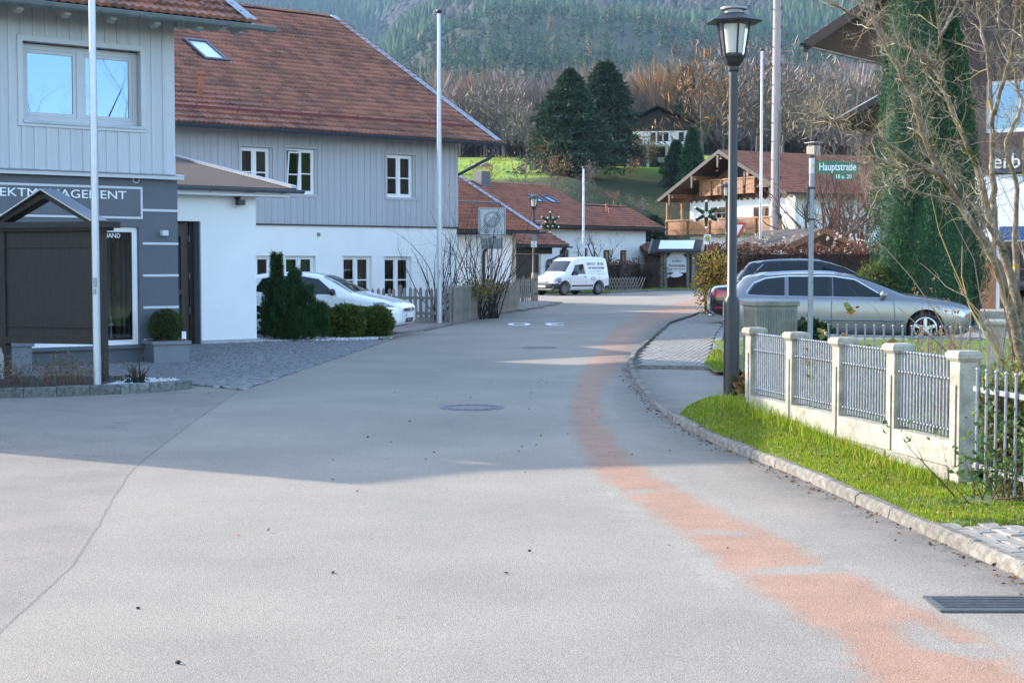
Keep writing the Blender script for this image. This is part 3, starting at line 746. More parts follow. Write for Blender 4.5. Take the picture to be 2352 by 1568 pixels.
# ================================================================ GREY OFFICE BUILDING on the left
RZ = 39
m_board = M('pale_grey_boards', (.47, .485, .50), .7, var=.06, vs=5, stretch=(8, 8, .4), bump=.12, bs=60, rnd=.045)
m_trim = M('grey_trim', (.49, .505, .52), .6, var=.04, vs=4)
m_slate = M('dark_grey_render', (.105, .115, .135), .85, var=.06, vs=2, bump=.15, bs=140)
m_panel = M('sign_panel_grey', (.085, .095, .115), .5, var=.05, vs=3)
m_strip = M('pale_joint_strip', (.52, .54, .57), .6)
A = T('office_building', 'pale grey boarded office building with dark grey ground floor and shop sign', 'building', (-5.65, 25.65, 0), RZ)
XL, DP = -9.2, 7.2
SH = (-2.60, -.66, .30, 2.25)
WO = (-2.60, -.585, 3.88, 5.13)
wall_holes(XL, .04, 0, 3.04, [SH, (-7.2, -4.6, .3, 2.25)], 0, .16).build('ground_floor_wall', m_slate, A)
mb = MB(); mb.b2(XL, 0, DP - .3, DP, 0, 5.5); mb.b2(XL, XL + .25, .03, DP - .3, 0, 5.5); mb.b2(-.25, .035, .3, DP - .3, 0, 5.5)
gb_ = [(.03, 5.5), (DP, 5.5), (DP, 5.96), (DP / 2, 7.87), (.03, 5.96)]; mb.prism(gb_, XL + .01, XL + .24, 'x'); mb.prism(gb_, -.24, .02, 'x'); mb.build('side_walls', m_board, A)
MB().b2(XL + .26, -.26, .4, DP - .31, 2.95, 3.0).build('floor_slab', m_dark, A); MB().b2(XL - 1.4, XL - .003, -.78, 5.0, 0, 5.72).build('shadow_block', m_slate, A)  # unseen block added at the left end to extend the building's shadow
wall_holes(XL, 0, 3.1, 5.97, [WO, (-7.2, -4.6, 3.88, 5.13)], 0, .2).build('upper_wall', m_trim, A)
TR = (-2.68, -.53, 3.80, 5.21)
boards(A, XL, 0, 3.13, 5.95, .2, -.002, m_board, [TR, (-7.28, -4.52, 3.8, 5.21)])
mb = MB(); frame_rect(mb, TR[0], TR[1], TR[2], TR[3], .085, -.05, -.004); mb.build('window_trim', m_trim, A)
b_ = MB(); b_.b2(XL, .11, -.12, .0, 3.045, 3.105); b_.build('band_course', m_trim, A); MB().prism([(-.14, 3.106), (-.003, 3.106), (-.003, 3.135), (-.06, 3.13)], XL, .12, 'x').build('band_flashing', m_zinc, A)
window(A, WO[0] + .01, WO[1] - .01, WO[2] + .02, WO[3] - .02, .17, m_trim, m_mirror, 2, (), .085, sill=None, depth=.5, mul=.07)
MB().b2(WO[0], WO[1] + .03, -.07, .14, WO[2] - .03, WO[2] + .012).build('window_sill', m_zinc, A)
window(A, -7.19, -4.61, 3.9, 5.11, .17, m_trim, m_mirror, 3, (), .085, depth=.5)
window(A, -7.19, -4.61, .31, 2.24, .1, m_wframe, m_glass, 2, (), .08, depth=1.2)
# shop window with display
sw = window(A, SH[0] + .005, SH[1] - .005, SH[2] + .01, SH[3] - .005, .1, m_wframe, m_glass, 2, (), .06, depth=1.3, name='shop_window', mul=.02)
MB().b2(SH[0], SH[1] + .16, -.07, .05, SH[2] - .045, SH[2] + .004).build('shop_window_sill', m_panel, A)
m_cream = M('cream_curtain', (.26, .21, .14), .9, var=.2, vs=4); m_rust = M('rust_drape', (.20, .085, .045), .9, var=.35, vs=5); m_grey_c = M('grey_curtain', (.22, .235, .24), .9, var=.1, vs=4)
mb = MB()
for k in range(22): mb.b2(-2.5 + k * .085, -2.5 + k * .085 + .03, .34, .35, .42, 2.2)
mb.build('slat_blind', m_grey_c, sw)
MB().b2(-.98, -.93, .24, .3, .4, 2.0).build('display_post', m_rust, sw)
mb = MB()
for k in range(5): mb.b2(-1.36 + k * .075, -1.34 + k * .075, .26, .28, .42, .78 + .03 * (k % 2))
mb.b2(-1.4, -1.02, .255, .285, .62, .65); mb.build('display_rack', m_wframe, sw)
text('TREUHAND', .11, m_whitep, A, (-1.47, .088, 2.07), name='window_lettering', width=.52, ext=.001)
# pale strips, sign panel and lettering
for z in (2.53, 1.98, 1.45, .92, .38): MB().b2(-.60, .043, -.012, -.001, z - .02, z + .02).build('wall_strip', m_strip, A)
for z in (2.89, 2.40): MB().b2(-9.0, -.595, -.016, -.001, z - .018, z + .018).build('wall_strip', m_strip, A)
MB().b2(-.63, -.595, -.0165, -.001, 2.4185, 2.8715).build('wall_strip', m_strip, A)
MB().b2(-9.0, -.632, -.010, -.001, 2.42, 2.87).build('sign_panel', m_panel, A)
text('PROJEKTMANAGEMENT', .19, m_whitep, A, (-3.52, -.014, 2.70), width=2.64, name='sign_lettering', ext=.004)
MB().b2(-.29, -.18, -.11, -.001, 2.11, 2.20).build('wall_lamp', m_strip, A, bevel=.006)
MB().b2(-.46, -.385, -.02, -.001, .46, .54).build('socket_cover', m_wframe, A, bevel=.004)
c_ = [(-.72 + .055 * math.cos(t) , -.05 - .012 * math.sin(3 * t), 3.03 + .06 * math.sin(t)) for t in np.linspace(0, 10, 26)]
MB().tube(c_, .005, 5).build('cable_loop', m_wframe, A)
# roof: sheathing, tiles, verge, gutter, rafters
PIT = 28; tn = math.tan(R(PIT)); ev = -.8; ez = 5.62
rf = MB(); yr = DP / 2; zr = ez + (yr - ev) * tn
rf.prism([(ev, ez - .05), (yr, zr - .05), (yr, zr + .005), (ev, ez + .005)], XL - .1, 1.02, 'x'); rf.prism([(yr, zr - .05), (2 * yr - ev, ez - .05), (2 * yr - ev, ez + .005), (yr, zr + .005)], XL - .1, 1.02, 'x')
m_soffit = M('pale_soffit', (.44, .44, .43), .7, var=.06, vs=4)
roofA = rf.build('roof', m_soffit, A)
roof_tiles(roofA, (XL - .1, ev - .03, ez + .015), (1, 0, 0), (0, math.cos(R(PIT)), math.sin(R(PIT))), 1.1 - XL, (yr - ev) / math.cos(R(PIT)), limit=160)
MB().prism([(2 * yr - ev, ez + .02), (yr, zr + .02), (yr, zr + .06), (2 * yr - ev, ez + .06)], XL - .1, 1.0, 'x').build('rear_slope', m_tile, roofA)
ridge(roofA, (XL - .1, yr, zr + .02), (1.0, yr, zr + .02), m_tile)
MB().prism([(ev - .06, ez + .085), (yr, zr + .085), (yr, zr + .1), (ev - .06, ez + .1)], .90, 1.10, 'x').build('verge_flashing', m_zinc, roofA)
MB().prism([(ev - .03, ez - .09), (yr, zr - .09), (yr, zr + .083), (ev - .03, ez + .083)], 1.022, 1.06, 'x').build('bargeboard', m_soffit, roofA)
gutter(roofA, (XL - .1, ev - .085, ez - .02), (1.42, ev - .085, ez - .02), M('grey_green_gutter', (.20, .235, .235), .4, .4, var=.15, vs=6), .08, .72)
for x in np.arange(.86, XL, -.75):
    MB().prism([(ev + .05, ez - .06 - .02), (.0, ez + .8 * tn - .06), (.0, ez + .8 * tn - .24), (ev + .2, ez - .18), (ev + .05, ez - .14)], x - .05, x + .05, 'x').build('rafter_end', m_soffit, roofA)
for y_, z_ in ((-.06, ez + .2), (yr, zr - .28)):
    MB().prism([(0, z_), (.95, z_), (.98, z_ - .06), (.9, z_ - .2), (.75, z_ - .24), (0, z_ - .24)], y_ - .08, y_ + .08, 'y').build('purlin', m_soffit, roofA)
m_redguard = M('red_snow_guard', (.22, .07, .065), .5, var=.1, vs=5)
for x in np.arange(.7, -6, -.38):
    p = Vector((x, ev + .35, ez + .1 + .35 * tn)); MB().beam(p, p + Vector((0, .10, .05)), .03, .09).build('snow_hook', m_redguard, roofA)

# ================================================================ WHITE ENTRANCE ANNEX
B = T('entrance_annex', 'low white rendered entrance annex with flat brown roof and dark door', 'building', (-5.32, 31.73, 0), RZ)
DO = (-2.35, -1.27, .0, 2.5)
wall_holes(-3.4, 0, .0, 3.1, [DO], 0, .3).build('wall', m_white, B)
mb = MB(); mb.b2(-.2, -.001, .01, 6.3, 0, 3.2); mb.build('side_wall', m_white, B)
MB().b2(-1.30, -1.273, .004, .3, .0, 2.497).build('door_reveal', M('reveal_grey', (.17, .18, .2), .8), B)
m_plinth = M('stone_plinth', (.36, .37, .39), .7, var=.12, vs=12)
for a, b in ((-1.262, -.63), (-.625, .02)): MB().b2(a, b, -.022, -.001, 0, .09).build('plinth_slab', m_plinth, B)
dr = MB(); dr.b2(DO[0], DO[1] - .009, .30, .36, 0, 2.5); dr.b2(-1.40, -1.302, .24, .30, .02, 2.48); dr.b2(-2.3, -1.41, .265, .30, .02, .42); dr.b2(-2.3, -1.41, .265, .30, 1.02, 1.12); dr.b2(-2.3, -1.41, .265, .30, 2.2, 2.48); dr.b2(-1.58, -1.41, .262, .30, .02, 2.48)
do = dr.build('door', M('dark_brown_door', (.028, .017, .013), .4, var=.2, vs=6), B)
MB().b2(-2.2, -1.6, .285, .292, 1.14, 2.18).build('door_pane', m_mirror, do); MB().b2(-2.2, -1.6, .285, .292, .44, 1.0).build('door_pane', m_mirror, do)
for z in (.7, 1.4, 2.15): MB().tube([(-1.405, .238, z - .06), (-1.405, .238, z + .06)], .012, 6).build('hinge', m_galv, do)
MB().sphere((-1.3, .28, .62), .02).build('bell_push', m_black, B)
fl = MB(); fl.b2(-.53, -.37, -.24, -.1, 2.84, 2.95); fl.b2(-.5, -.40, -.1, -.001, 2.96, 3.04); fl.b2(-.47, -.43, -.14, -.06, 2.9, 3.0); fl.build('floodlight', m_black, B, bevel=.01)
t9 = math.tan(R(9.6)); m_felt = M('brown_roof_felt', (.06, .04, .031), .9, var=.35, vs=4, stretch=(.5, 6, 6), bump=.3, bs=30)
r_ = MB(); r_.prism([(-.45, 3.1), (6.3, 3.1 + 6.75 * t9), (6.3, 3.24 + 6.75 * t9), (-.45, 3.2)], -4.2, .62, 'x'); rb = r_.build('roof', m_felt, B)
MB().prism([(-.5, 3.205), (6.3, 3.245 + 6.75 * t9), (6.3, 3.29 + 6.75 * t9), (-.5, 3.26)], .56, .70, 'x').build('verge_flashing', m_zinc, rb)
MB().b2(-4.2, .58, -.43, -.001, 3.02, 3.09).build('eave_board', m_white, rb)
gutter(rb, (-4.2, -.55, 3.16), (.82, -.55, 3.16), M('blue_grey_gutter', (.13, .155, .17), .4, .4, var=.2, vs=7), .07, .82)

# ================================================================ LONG HOUSE with the big red tiled roof
C = T('farmhouse', 'long two-storey house, grey boards above white ground floor, big red tiled roof', 'building', (-1.73, 48.0, 0), RZ)
XC = -19.; UPW = [(-11.4, -10.4, 3.66, 4.94), (-7.64, -6.67, 3.66, 4.94), (-6.16, -5.17, 3.66, 4.97), (-2.67, -1.67, 3.66, 4.95)]
LOW = [(-11.4, -10.4, .62, 1.87), (-7.62, -6.64, .62, 1.87), (-6.21, -5.18, .62, 1.87), (-4.24, -3.21, .62, 1.87), (-2.76, -1.75, .62, 1.86)]
wall_holes(XC, 0, 0, 2.75, LOW, 0, .2).build('ground_floor_wall', m_white, C)
wall_holes(XC, .0, 2.75, 5.72, UPW, 0, .16).build('upper_wall', m_trim, C)
m_bc = M('grey_violet_boards', (.41, .415, .44), .72, var=.07, vs=5, stretch=(8, 8, .4), bump=.12, bs=60, rnd=.05)
TRM = [(a - .075, b + .12, c - .08, d + .08) for a, b, c, d in UPW]
boards(C, -13., .03, 2.79, 5.7, .212, -.002, m_bc, TRM, .045)
for a, b, c, d in TRM:
    mb = MB(); frame_rect(mb, a, b, c, d, .07, -.055, -.004); mb.build('window_trim', m_bc, C)
MB().b2(XC, .04, -.06, -.001, 2.745, 2.785).build('drip_board', M('dark_drip_board', (.05, .045, .045), .6), C)
cs = [[(.0, .28, m_cream), (.68, .98, m_rust)], [(.02, .3, m_cream), (.3, .48, m_rust), (.62, .96, m_cream)], [(.7, .98, m_rust)], [(.72, .9, m_rust)]]
for k, (h, c) in enumerate(zip(UPW, cs)): window(C, h[0] + .005, h[1] - .005, h[2] + .005, h[3] - .005, .12, m_wframe, m_glass, 2, (.45,), .055, c, tilt=0 if k == 2 else None, sill=.0)
cl = [[], [(.3, .5, m_grey_c)], [(.05, .4, m_cream), (.55, .95, m_grey_c)], [(.05, .42, m_rust), (.55, .95, m_cream)], [(.6, .8, m_rust)]]
for h, c in zip(LOW, cl): window(C, h[0] + .005, h[1] - .005, h[2] + .005, h[3] - .005, .15, m_wframe, m_glass, 2, (.42,), .055, c, sill=.0)
MB().b2(-5.13, -5.04, -.05, -.001, 2.45, 2.55).build('wall_box', m_cream, C)
P2 = 28; t2 = math.tan(R(P2)); eC = -.82; zC = 5.40; yR = 8.7; zR = zC + (yR - eC) * t2
mb = MB(); mb.b2(-.3, -.005, .02, 17.4, 0, 5.4); gc_ = [(.02, 5.4), (17.4, 5.4), (17.4, 5.72), (8.7, 10.34), (.02, 5.72)]; mb.prism(gc_, -.3, -.006, 'x'); mb.prism(gc_, XC + .005, XC + .29, 'x'); mb.b2(XC, -.3, 17.1, 17.4, 0, 5.4); mb.b2(XC, XC + .3, .02, 17.1, 0, 5.4); mb.build('end_walls', m_white, C)
rc = MB(); rc.prism([(eC, zC - .08), (yR, zR - .08), (2 * yR - eC, zC - .08), (2 * yR - eC, zC), (yR, zR), (eC, zC)], XC - .8, 1.0, 'x'); roofC = rc.build('roof', m_darkwood, C)
VX = (-6.86, -6.04); SK = (4.95, 6.6)
roof_tiles(roofC, (XC - .8, eC - .04, zC + .015), (1, 0, 0), (0, math.cos(R(P2)), math.sin(R(P2))), 1.78 - XC, (yR - eC) / math.cos(R(P2)), .30, .365, holes=[(VX[0] - XC + .8, VX[1] - XC + .8, SK[0], SK[1])])
MB().prism([(2 * yR - eC, zC + .02), (yR, zR + .02), (yR, zR + .06), (2 * yR - eC, zC + .06)], XC - .8, 1.0, 'x').build('rear_slope', m_tile, roofC)
ridge(roofC, (XC - .8, yR, zR + .03), (1.0, yR, zR + .03), m_tile, .38, .13)
MB().prism([(eC - .06, zC + .09), (yR, zR + .09), (yR, zR + .107), (eC - .06, zC + .107)], .86, 1.1, 'x').build('verge_flashing', m_zinc, roofC)
MB().prism([(eC, zC - .12), (yR, zR - .12), (yR, zR + .085), (eC, zC + .085)], 1.002, 1.04, 'x').build('bargeboard', m_darkwood, roofC)
gC = gutter(roofC, (XC - .8, eC - .09, zC + .0), (1.16, eC - .09, zC + .0), m_gutter, .085, 1.0)
downpipe(roofC, [(.72, eC - .09, zC - .06), (.72, eC - .09, zC - .42), (.06, .3, zC - 1.05), (.06, .3, .1)], m_gutter, .05)
MB().lathe([(.05, -.30), (.06, -.14), (.12, -.03)], 10, (.72, eC - .09, zC - .06)).build('gutter_outlet', m_gutter, roofC)
def on_roof(x, s, up=0.): c, n_ = math.cos(R(P2)), math.sin(R(P2)); return Vector((x, eC + s * c - up * n_, zC + s * n_ + up * c))
MB().beam(on_roof(XC, .9, .17), on_roof(.62, .9, .17), .02, .075, (0, -.47, .88)).build('snow_guard_rail', m_redguard, roofC)
for x in np.arange(.2, XC, -1.32): MB().beam(on_roof(x, .57, .06), on_roof(x, .97, .1), .03, .02).beam(on_roof(x, .92, .05), on_roof(x, .92, .27), .035, .03, (0, 1, 0)).build('snow_guard_bracket', m_redguard, roofC)
sk = MB()
for a, b in ((VX[0], VX[0] + .09), (VX[1] - .09, VX[1])): sk.beam(on_roof((a + b) / 2, SK[0], .09), on_roof((a + b) / 2, SK[1], .09), .09, .1, (0, -.47, .88))
for s_ in (SK[0] + .05, SK[1] - .06): sk.beam(on_roof(VX[0] + .09, s_, .095), on_roof(VX[1] - .09, s_, .095), .12, .1, (0, -.47, .88))
so = sk.build('skylight', M('skylight_frame', (.07, .075, .09), .4, .5), roofC)
MB().beam(on_roof((VX[0] + VX[1]) / 2, SK[0] + .1, .085), on_roof((VX[0] + VX[1]) / 2, SK[1] - .12, .085), VX[1] - VX[0] - .2, .01, (0, -.47, .88)).build('pane', M('skylight_blind', (.7, .76, .82), .25, spec=.6), so)
MB().beam(on_roof(VX[0] - .05, SK[0] - .1, .075), on_roof(VX[1] + .2, SK[0] - .1, .075), .22, .012, (0, -.47, .88)).build('flashing', m_zinc, so)
vb = on_roof(-8.4, 2.04, .0)
MB().tube([vb, vb + Vector((0, -.12, .22)), vb + Vector((0, -.14, .3)), vb + Vector((0, -.14, .62))], .075, 10).lathe([(.075, .58), (.12, .60), (.13, .66), (.11, .7), (.02, .71)], 10, vb + Vector((0, -.14, 0))).build('vent_pipe', M('terracotta_vent', (.34, .11, .06), .7, var=.1, vs=9), roofC, smooth=40)
# rear cross wing, its eave shows past the corner
MB().b2(-1.2, .0, 9.0, 12.0, 2.5, 6.0).build('rear_wing_wall', m_white, C)
rw = MB(); rw.prism([(7.6, 6.05), (12., 8.2), (12., 8.28), (7.6, 6.13)], -3., 1.55, 'x'); rwo = rw.build('rear_wing_roof', m_darkwood, C)
roof_tiles(rwo, (-3., 7.57, 6.145), (1, 0, 0), (0, .9, .44), 4.5, 4.6, limit=40); gutter(rwo, (-3, 7.5, 6.07), (1.75, 7.5, 6.07), m_gutter, .08, 1.2)
MB().prism([(7.55, 6.2), (12., 8.37), (12., 8.39), (7.55, 6.22)], 1.42, 1.65, 'x').build('verge_flashing', m_zinc, rwo)
MB().prism([(7.7, 5.6), (8.5, 6.4), (9., 6.5), (9., 5.2)], .2, .34, 'x').build('bracket', m_darkwood, rwo)

# ================================================================ LOW HOUSE beyond it (same row)
D = T('low_house', 'low white house with red tiled lean roof behind the wooden picket fence', 'building', (.06, 60.0, 0), RZ)
mb = MB(); mb.b2(-9, 0, 0, 9, 0, 2.75); mb.prism([(0, 2.75), (9, 2.75), (4.6, 4.75)], -9, -.002, 'x'); mb.build('wall', m_white, D)
MB().b2(-.06, .09, -.05, .12, 0, 2.9).build('corner_post', M('pale_timber', (.45, .36, .25), .7, var=.15, vs=8), D)
t3 = math.tan(R(23.9)); rd = MB(); rd.prism([(-.75, 2.82), (4.6, 2.82 + 5.35 * t3), (9.9, 2.82), (9.9, 2.9), (4.6, 2.9 + 5.35 * t3), (-.75, 2.9)], -9.6, .72, 'x'); roofD = rd.build('roof', m_darkwood, D)
roof_tiles(roofD, (-9.6, -.78, 2.91), (1, 0, 0), (0, math.cos(R(23.9)), math.sin(R(23.9))), 10.3, 5.35 / math.cos(R(23.9)), .3, .36, limit=150, mat=m_tile2)
ridge(roofD, (-9.6, 4.6, 2.93 + 5.35 * t3), (.7, 4.6, 2.93 + 5.35 * t3), m_tile2)
MB().prism([(-.8, 2.985), (4.6, 2.985 + 5.35 * t3), (4.6, 3.0 + 5.35 * t3), (-.8, 3.0)], .58, .80, 'x').build('verge_flashing', m_zinc, roofD)
gutter(roofD, (-9.6, -.84, 2.88), (.92, -.84, 2.88), m_gutter, .08, 1.2)
downpipe(roofD, [(-1.55, -.84, 2.8), (-1.55, -.6, 2.45), (-1.55, -.09, 2.1), (-1.55, -.09, .1)], M('brown_downpipe', (.07, .04, .032), .45), .06)
MB().beam((-2.2, 1.6, 4.06), (.6, 1.6, 4.06), .03, .12, (0, -.4, .9)).build('snow_guard', m_zinc, roofD)
# ================================================================ LONG LOW HOUSE with garage, beyond the van
E_ = T('long_house', 'long white house with stepped red roof, chimney and skylights beyond the van', 'building', (9.94, 100, 0), 48)
pE = R(24.7); tE = math.tan(pE)
WE = [(-9.6, -8.7, 1.55, 2.5), (-7.4, -6.9, 1.5, 2.6), (-5.4, -4.6, 1.55, 2.5), (-3.6, -2.9, 1.55, 2.5)]
wl = wall_holes(-16, -.9, 0, 3.95, WE, .8, .2).build('wall', m_white, E_)
mb = MB(); mb.b2(-1.2, -.902, .82, 6., 0, 3.95); mb.prism([(.82, 3.95), (6.0, 3.95), (3.2, 5.2)], -1.2, -.903, 'x'); mb.b2(-5.6, -5.3, .82, 11, 0, 4.0); mb.prism([(.82, 4.0), (11, 4.0), (5.95, 6.35)], -5.6, -5.3, 'x'); mb.build('end_wall', m_white, E_)
for h in WE: window(E_, *h, .92, m_wood, m_glass, 2, (), .07, [(.1, .5, m_cream)])
def slope_roof(par, name, x0, x1, ye, ze, w, pit, mat, limit, back=True, tw=.3, tl=.36, under=None, sweep=None):
    t = math.tan(pit); r = MB(); poly = [(ye, ze - .1), (ye + w, ze - .1 + w * t), (ye + 2 * w, ze - .1), (ye + 2 * w, ze), (ye + w, ze + w * t), (ye, ze)]
    if not back: poly = [(ye, ze - .1), (ye + w, ze - .1 + w * t), (ye + w, ze + w * t), (ye, ze)]
    r.prism(poly, x0, x1, 'x'); ro = r.build(name, under or m_darkwood, par)
    roof_tiles(ro, (x0, ye - .03, ze + .012), (1, 0, 0), (0, math.cos(pit), math.sin(pit)), x1 - x0 - .01, w / math.cos(pit), tw, tl, limit, mat)
    if back: MB().prism([(ye + 2 * w, ze + .02), (ye + w, ze + .02 + w * t), (ye + w, ze + .06 + w * t), (ye + 2 * w, ze + .06)], x0, x1, 'x').build('rear_slope', mat, ro)
    ridge(ro, (x0, ye + w, ze + .03 + w * t), (x1, ye + w, ze + .03 + w * t), mat); return ro
r1 = slope_roof(E_, 'roof', -19, -4.76, 0, 3.95, 5.95, pE, m_tile2, 150)
r2 = slope_roof(E_, 'side_roof', -4.75, 0, 0.004, 3.946, 3.15, pE, m_tile2, 120)
gutter(r1, (-19, -.1, 3.9), (.15, -.1, 3.9), m_gutter, .09, 1.5)
for x in np.arange(-.3, -15, -.9): MB().b2(x - .05, x + .05, .0, .8, 3.72, 3.83).build('rafter_end', m_wood, r1)
ch = MB(); ch.b2(-12.0, -11.2, 5.1, 5.8, 5.6, 7.35); cho = ch.build('chimney', M('chimney_sheet', (.10, .095, .105), .5, .4, var=.15, vs=5), r1)
cc = MB()
for k in range(8):
    a0_, a1_ = -.55 + 1.1 * k / 8, -.55 + 1.1 * (k + 1) / 8
    cc.beam((-11.6 + a0_, 5.45, 7.85 - a0_ * a0_ * .6), (-11.6 + a1_, 5.45, 7.85 - a1_ * a1_ * .6), .9, .02)
for sx in (-.35, .35):
    for sy in (-.28, .28): cc.tube([(-11.6 + sx, 5.45 + sy, 7.3), (-11.6 + sx, 5.45 + sy, 7.8)], .015, 5)
cc.build('chimney_cowl', m_zinc, cho)
def skylight(par, x0, x1, y, z, pit, l=1.1):
    u = Vector((0, math.cos(pit), math.sin(pit))); n = (0, -math.sin(pit), math.cos(pit)); p = Vector((0, y, z))
    b = MB()
    for x in (x0, x1): b.beam(Vector((x, 0, 0)) + p, Vector((x, 0, 0)) + p + u * l, .08, .12, n)
    for s_ in (0, l): b.beam(Vector((x0, 0, 0)) + p + u * s_, Vector((x1, 0, 0)) + p + u * s_, .08, .12, n)
    o = b.build('skylight', m_gutter, par); MB().beam(Vector(((x0 + x1) / 2, 0, .01)) + p, Vector(((x0 + x1) / 2, 0, .01)) + p + u * l, x1 - x0, .02, n).build('pane', m_mirror, o)
skylight(r1, -8.9, -8.2, 3.1, 3.95 + 3.1 * tE + .1, pE); skylight(r1, -7.6, -6.9, 3.1, 3.95 + 3.1 * tE + .1, pE)
for x, y_ in ((-4.2, 1.2), (-3.6, 1.9)): MB().tube([(x, y_, 3.9 + y_ * tE), (x, y_, 4.55 + y_ * tE)], .08, 8).lathe([(.08, 0), (.13, .02), (.12, .1), (.02, .12)], 8, (x, y_, 4.5 + y_ * tE)).build('vent_pipe', MATS['terracotta_vent'], r2)
G_ = T('garage', 'garage with brown ribbed door and red tiled roof left of the van', 'garage', (3.23, 86, 0), 48)
rg = slope_roof(G_, 'roof', -7.5, 0, 0, 2.65, 4.4, R(24.7), m_tile, 80)
gutter(rg, (-7.5, -.09, 2.6), (.12, -.09, 2.6), m_gutter, .08, 1.2)
downpipe(rg, [(-.35, -.09, 2.55), (-.35, .1, 2.2), (-1.3, .55, 1.75), (-1.42, .55, .1)], m_gutter, .05)
wall_holes(-7, -1.5, 0, 2.6, [(-5.2, -1.75, 0, 2.15)], .6, .25).build('wall', m_white, G_); MB().b2(-1.52, -1.3, .62, 7.8, 0, 2.6).build('side_wall', m_white, G_)
MB().b2(-7, -.9, .5, .595, 2.18, 2.62).build('lintel_board', m_darkwood, G_)
gd = MB(); gd.b2(-5.2, -1.75, .8, .84, 0, 2.15); gdo = gd.build('garage_door', M('brown_garage_door', (.045, .028, .022), .55), G_)
for x in np.arange(-5.15, -1.78, .12): MB().b2(x, x + .1, .775, .798, .03, 2.12).build('door_slat', MATS['brown_garage_door'], gdo)
MB().b2(-.25, -.1, .2, .35, 0, 2.6).build('post', m_darkwood, G_)

# ================================================================ CHALET with two balconies
m_honey = M('honey_timber', (.24, .095, .03), .55, var=.4, vs=4, stretch=(2, 2, 1), bump=.2, bs=30)
m_honeyd = M('honey_timber_dark', (.12, .05, .02), .55, var=.4, vs=4)
F_H = T('chalet', 'alpine chalet with white walls, two carved timber balconies and red tiled gable roof', 'house', (18, 120.6, 0), -59.5)
FW = [(-3.9, -1.6, 4.35, 6.15), (1.6, 3.5, 4.5, 6.05), (-6.0, -5.2, 1.6, 3.1), (-3.9, -2.9, 1.6, 3.1), (2.0, 3.4, 1.6, 3.1)]
wall_holes(-6.5, 6.5, 0, 7.0, FW, 0, .2).build('front_wall', m_white, F_H)
mb = MB(); mb.b2(6.25, 6.499, .01, 15, 0, 6.9); mb.b2(-6.499, -6.25, .01, 15, 0, 6.9); mb.b2(-6.25, 6.25, 14.7, 15, 0, 6.9); mb.build('side_walls', m_white, F_H)
for h in FW: window(F_H, *h, .1, m_wood, m_glass, 3 if h[1] - h[0] > 1.5 else 2, (.5,), .09, [(.0, .3, m_grey_c), (.7, 1., m_grey_c)])
gw = MB().prism([(-6.5, 6.8), (6.5, 6.8), (0, 9.9)], -.05, .2, 'y').build('gable_boarding', m_honeyd, F_H)
for x in np.arange(-6.4, 6.4, .36):
    zt = 9.85 - abs(x + .17) * .47; zb = 6.62 + .14 * (int(round((x + 6.4) / .36)) % 2)
    MB().prism([(x, zb + .1), (x + .09, zb), (x + .26, zb), (x + .35, zb + .1), (x + .35, zt), (x, zt)], -.085, -.052, 'y').build('gable_board', m_honeyd, F_H)
pF = R(23.9); tF = math.tan(pF); zF = 6.85; wF = 8.0
rr = MB()
for s_ in (-1, 1): rr.add([(s_ * wF, -2.1, zF), (s_ * wF, 16, zF), (0, 16, zF + wF * tF), (0, -2.1, zF + wF * tF), (s_ * wF, -2.1, zF - .1), (s_ * wF, 16, zF - .1), (0, 16, zF - .1 + wF * tF), (0, -2.1, zF - .1 + wF * tF)],
    [(0, 1, 2, 3), (4, 5, 6, 7), (0, 1, 5, 4), (1, 2, 6, 5), (3, 0, 4, 7), (2, 3, 7, 6)])
rF = rr.build('roof', m_honeyd, F_H)
roof_tiles(rF, (wF + .03, -2.1, zF + .012), (0, 1, 0), (-math.cos(pF), 0, math.sin(pF)), 18, wF / math.cos(pF), .3, .36, 200, m_tile2)
roof_tiles(rF, (-wF - .03, -2.1, zF + .012), (0, 1, 0), (math.cos(pF), 0, math.sin(pF)), 18, wF / math.cos(pF), .3, .36, 0, m_tile2)
ridge(rF, (0, -2.1, zF + wF * tF + .02), (0, 16, zF + wF * tF + .02), m_tile2)
for s_ in (-1, 1):
    MB().prism([(s_ * (wF + .1), zF - .25), (0, zF + wF * tF - .2), (0, zF + wF * tF + .12), (s_ * (wF + .1), zF + .06)], -2.22, -2.12, 'y').build('bargeboard', m_darkwood, rF)
    gutter(rF, (s_ * (wF + .12), -2.3, zF - .05), (s_ * (wF + .12), 16, zF - .05), m_gutter, .08, 2.5)
for x in (-6.3, -3.3, 0, 3.3, 6.3):
    z_ = zF + (wF - abs(x)) * tF - .32
    MB().b2(x - .12, x + .12, -2.0, .3, z_ - .3, z_).build('purlin', m_honey, rF); MB().prism([(x - .1, z_ - .85), (x, z_ - 1.0), (x + .1, z_ - .85), (x + .14, z_), (x - .14, z_)], -2.3, -2.23, 'y').build('pendant_board', m_darkwood, rF)
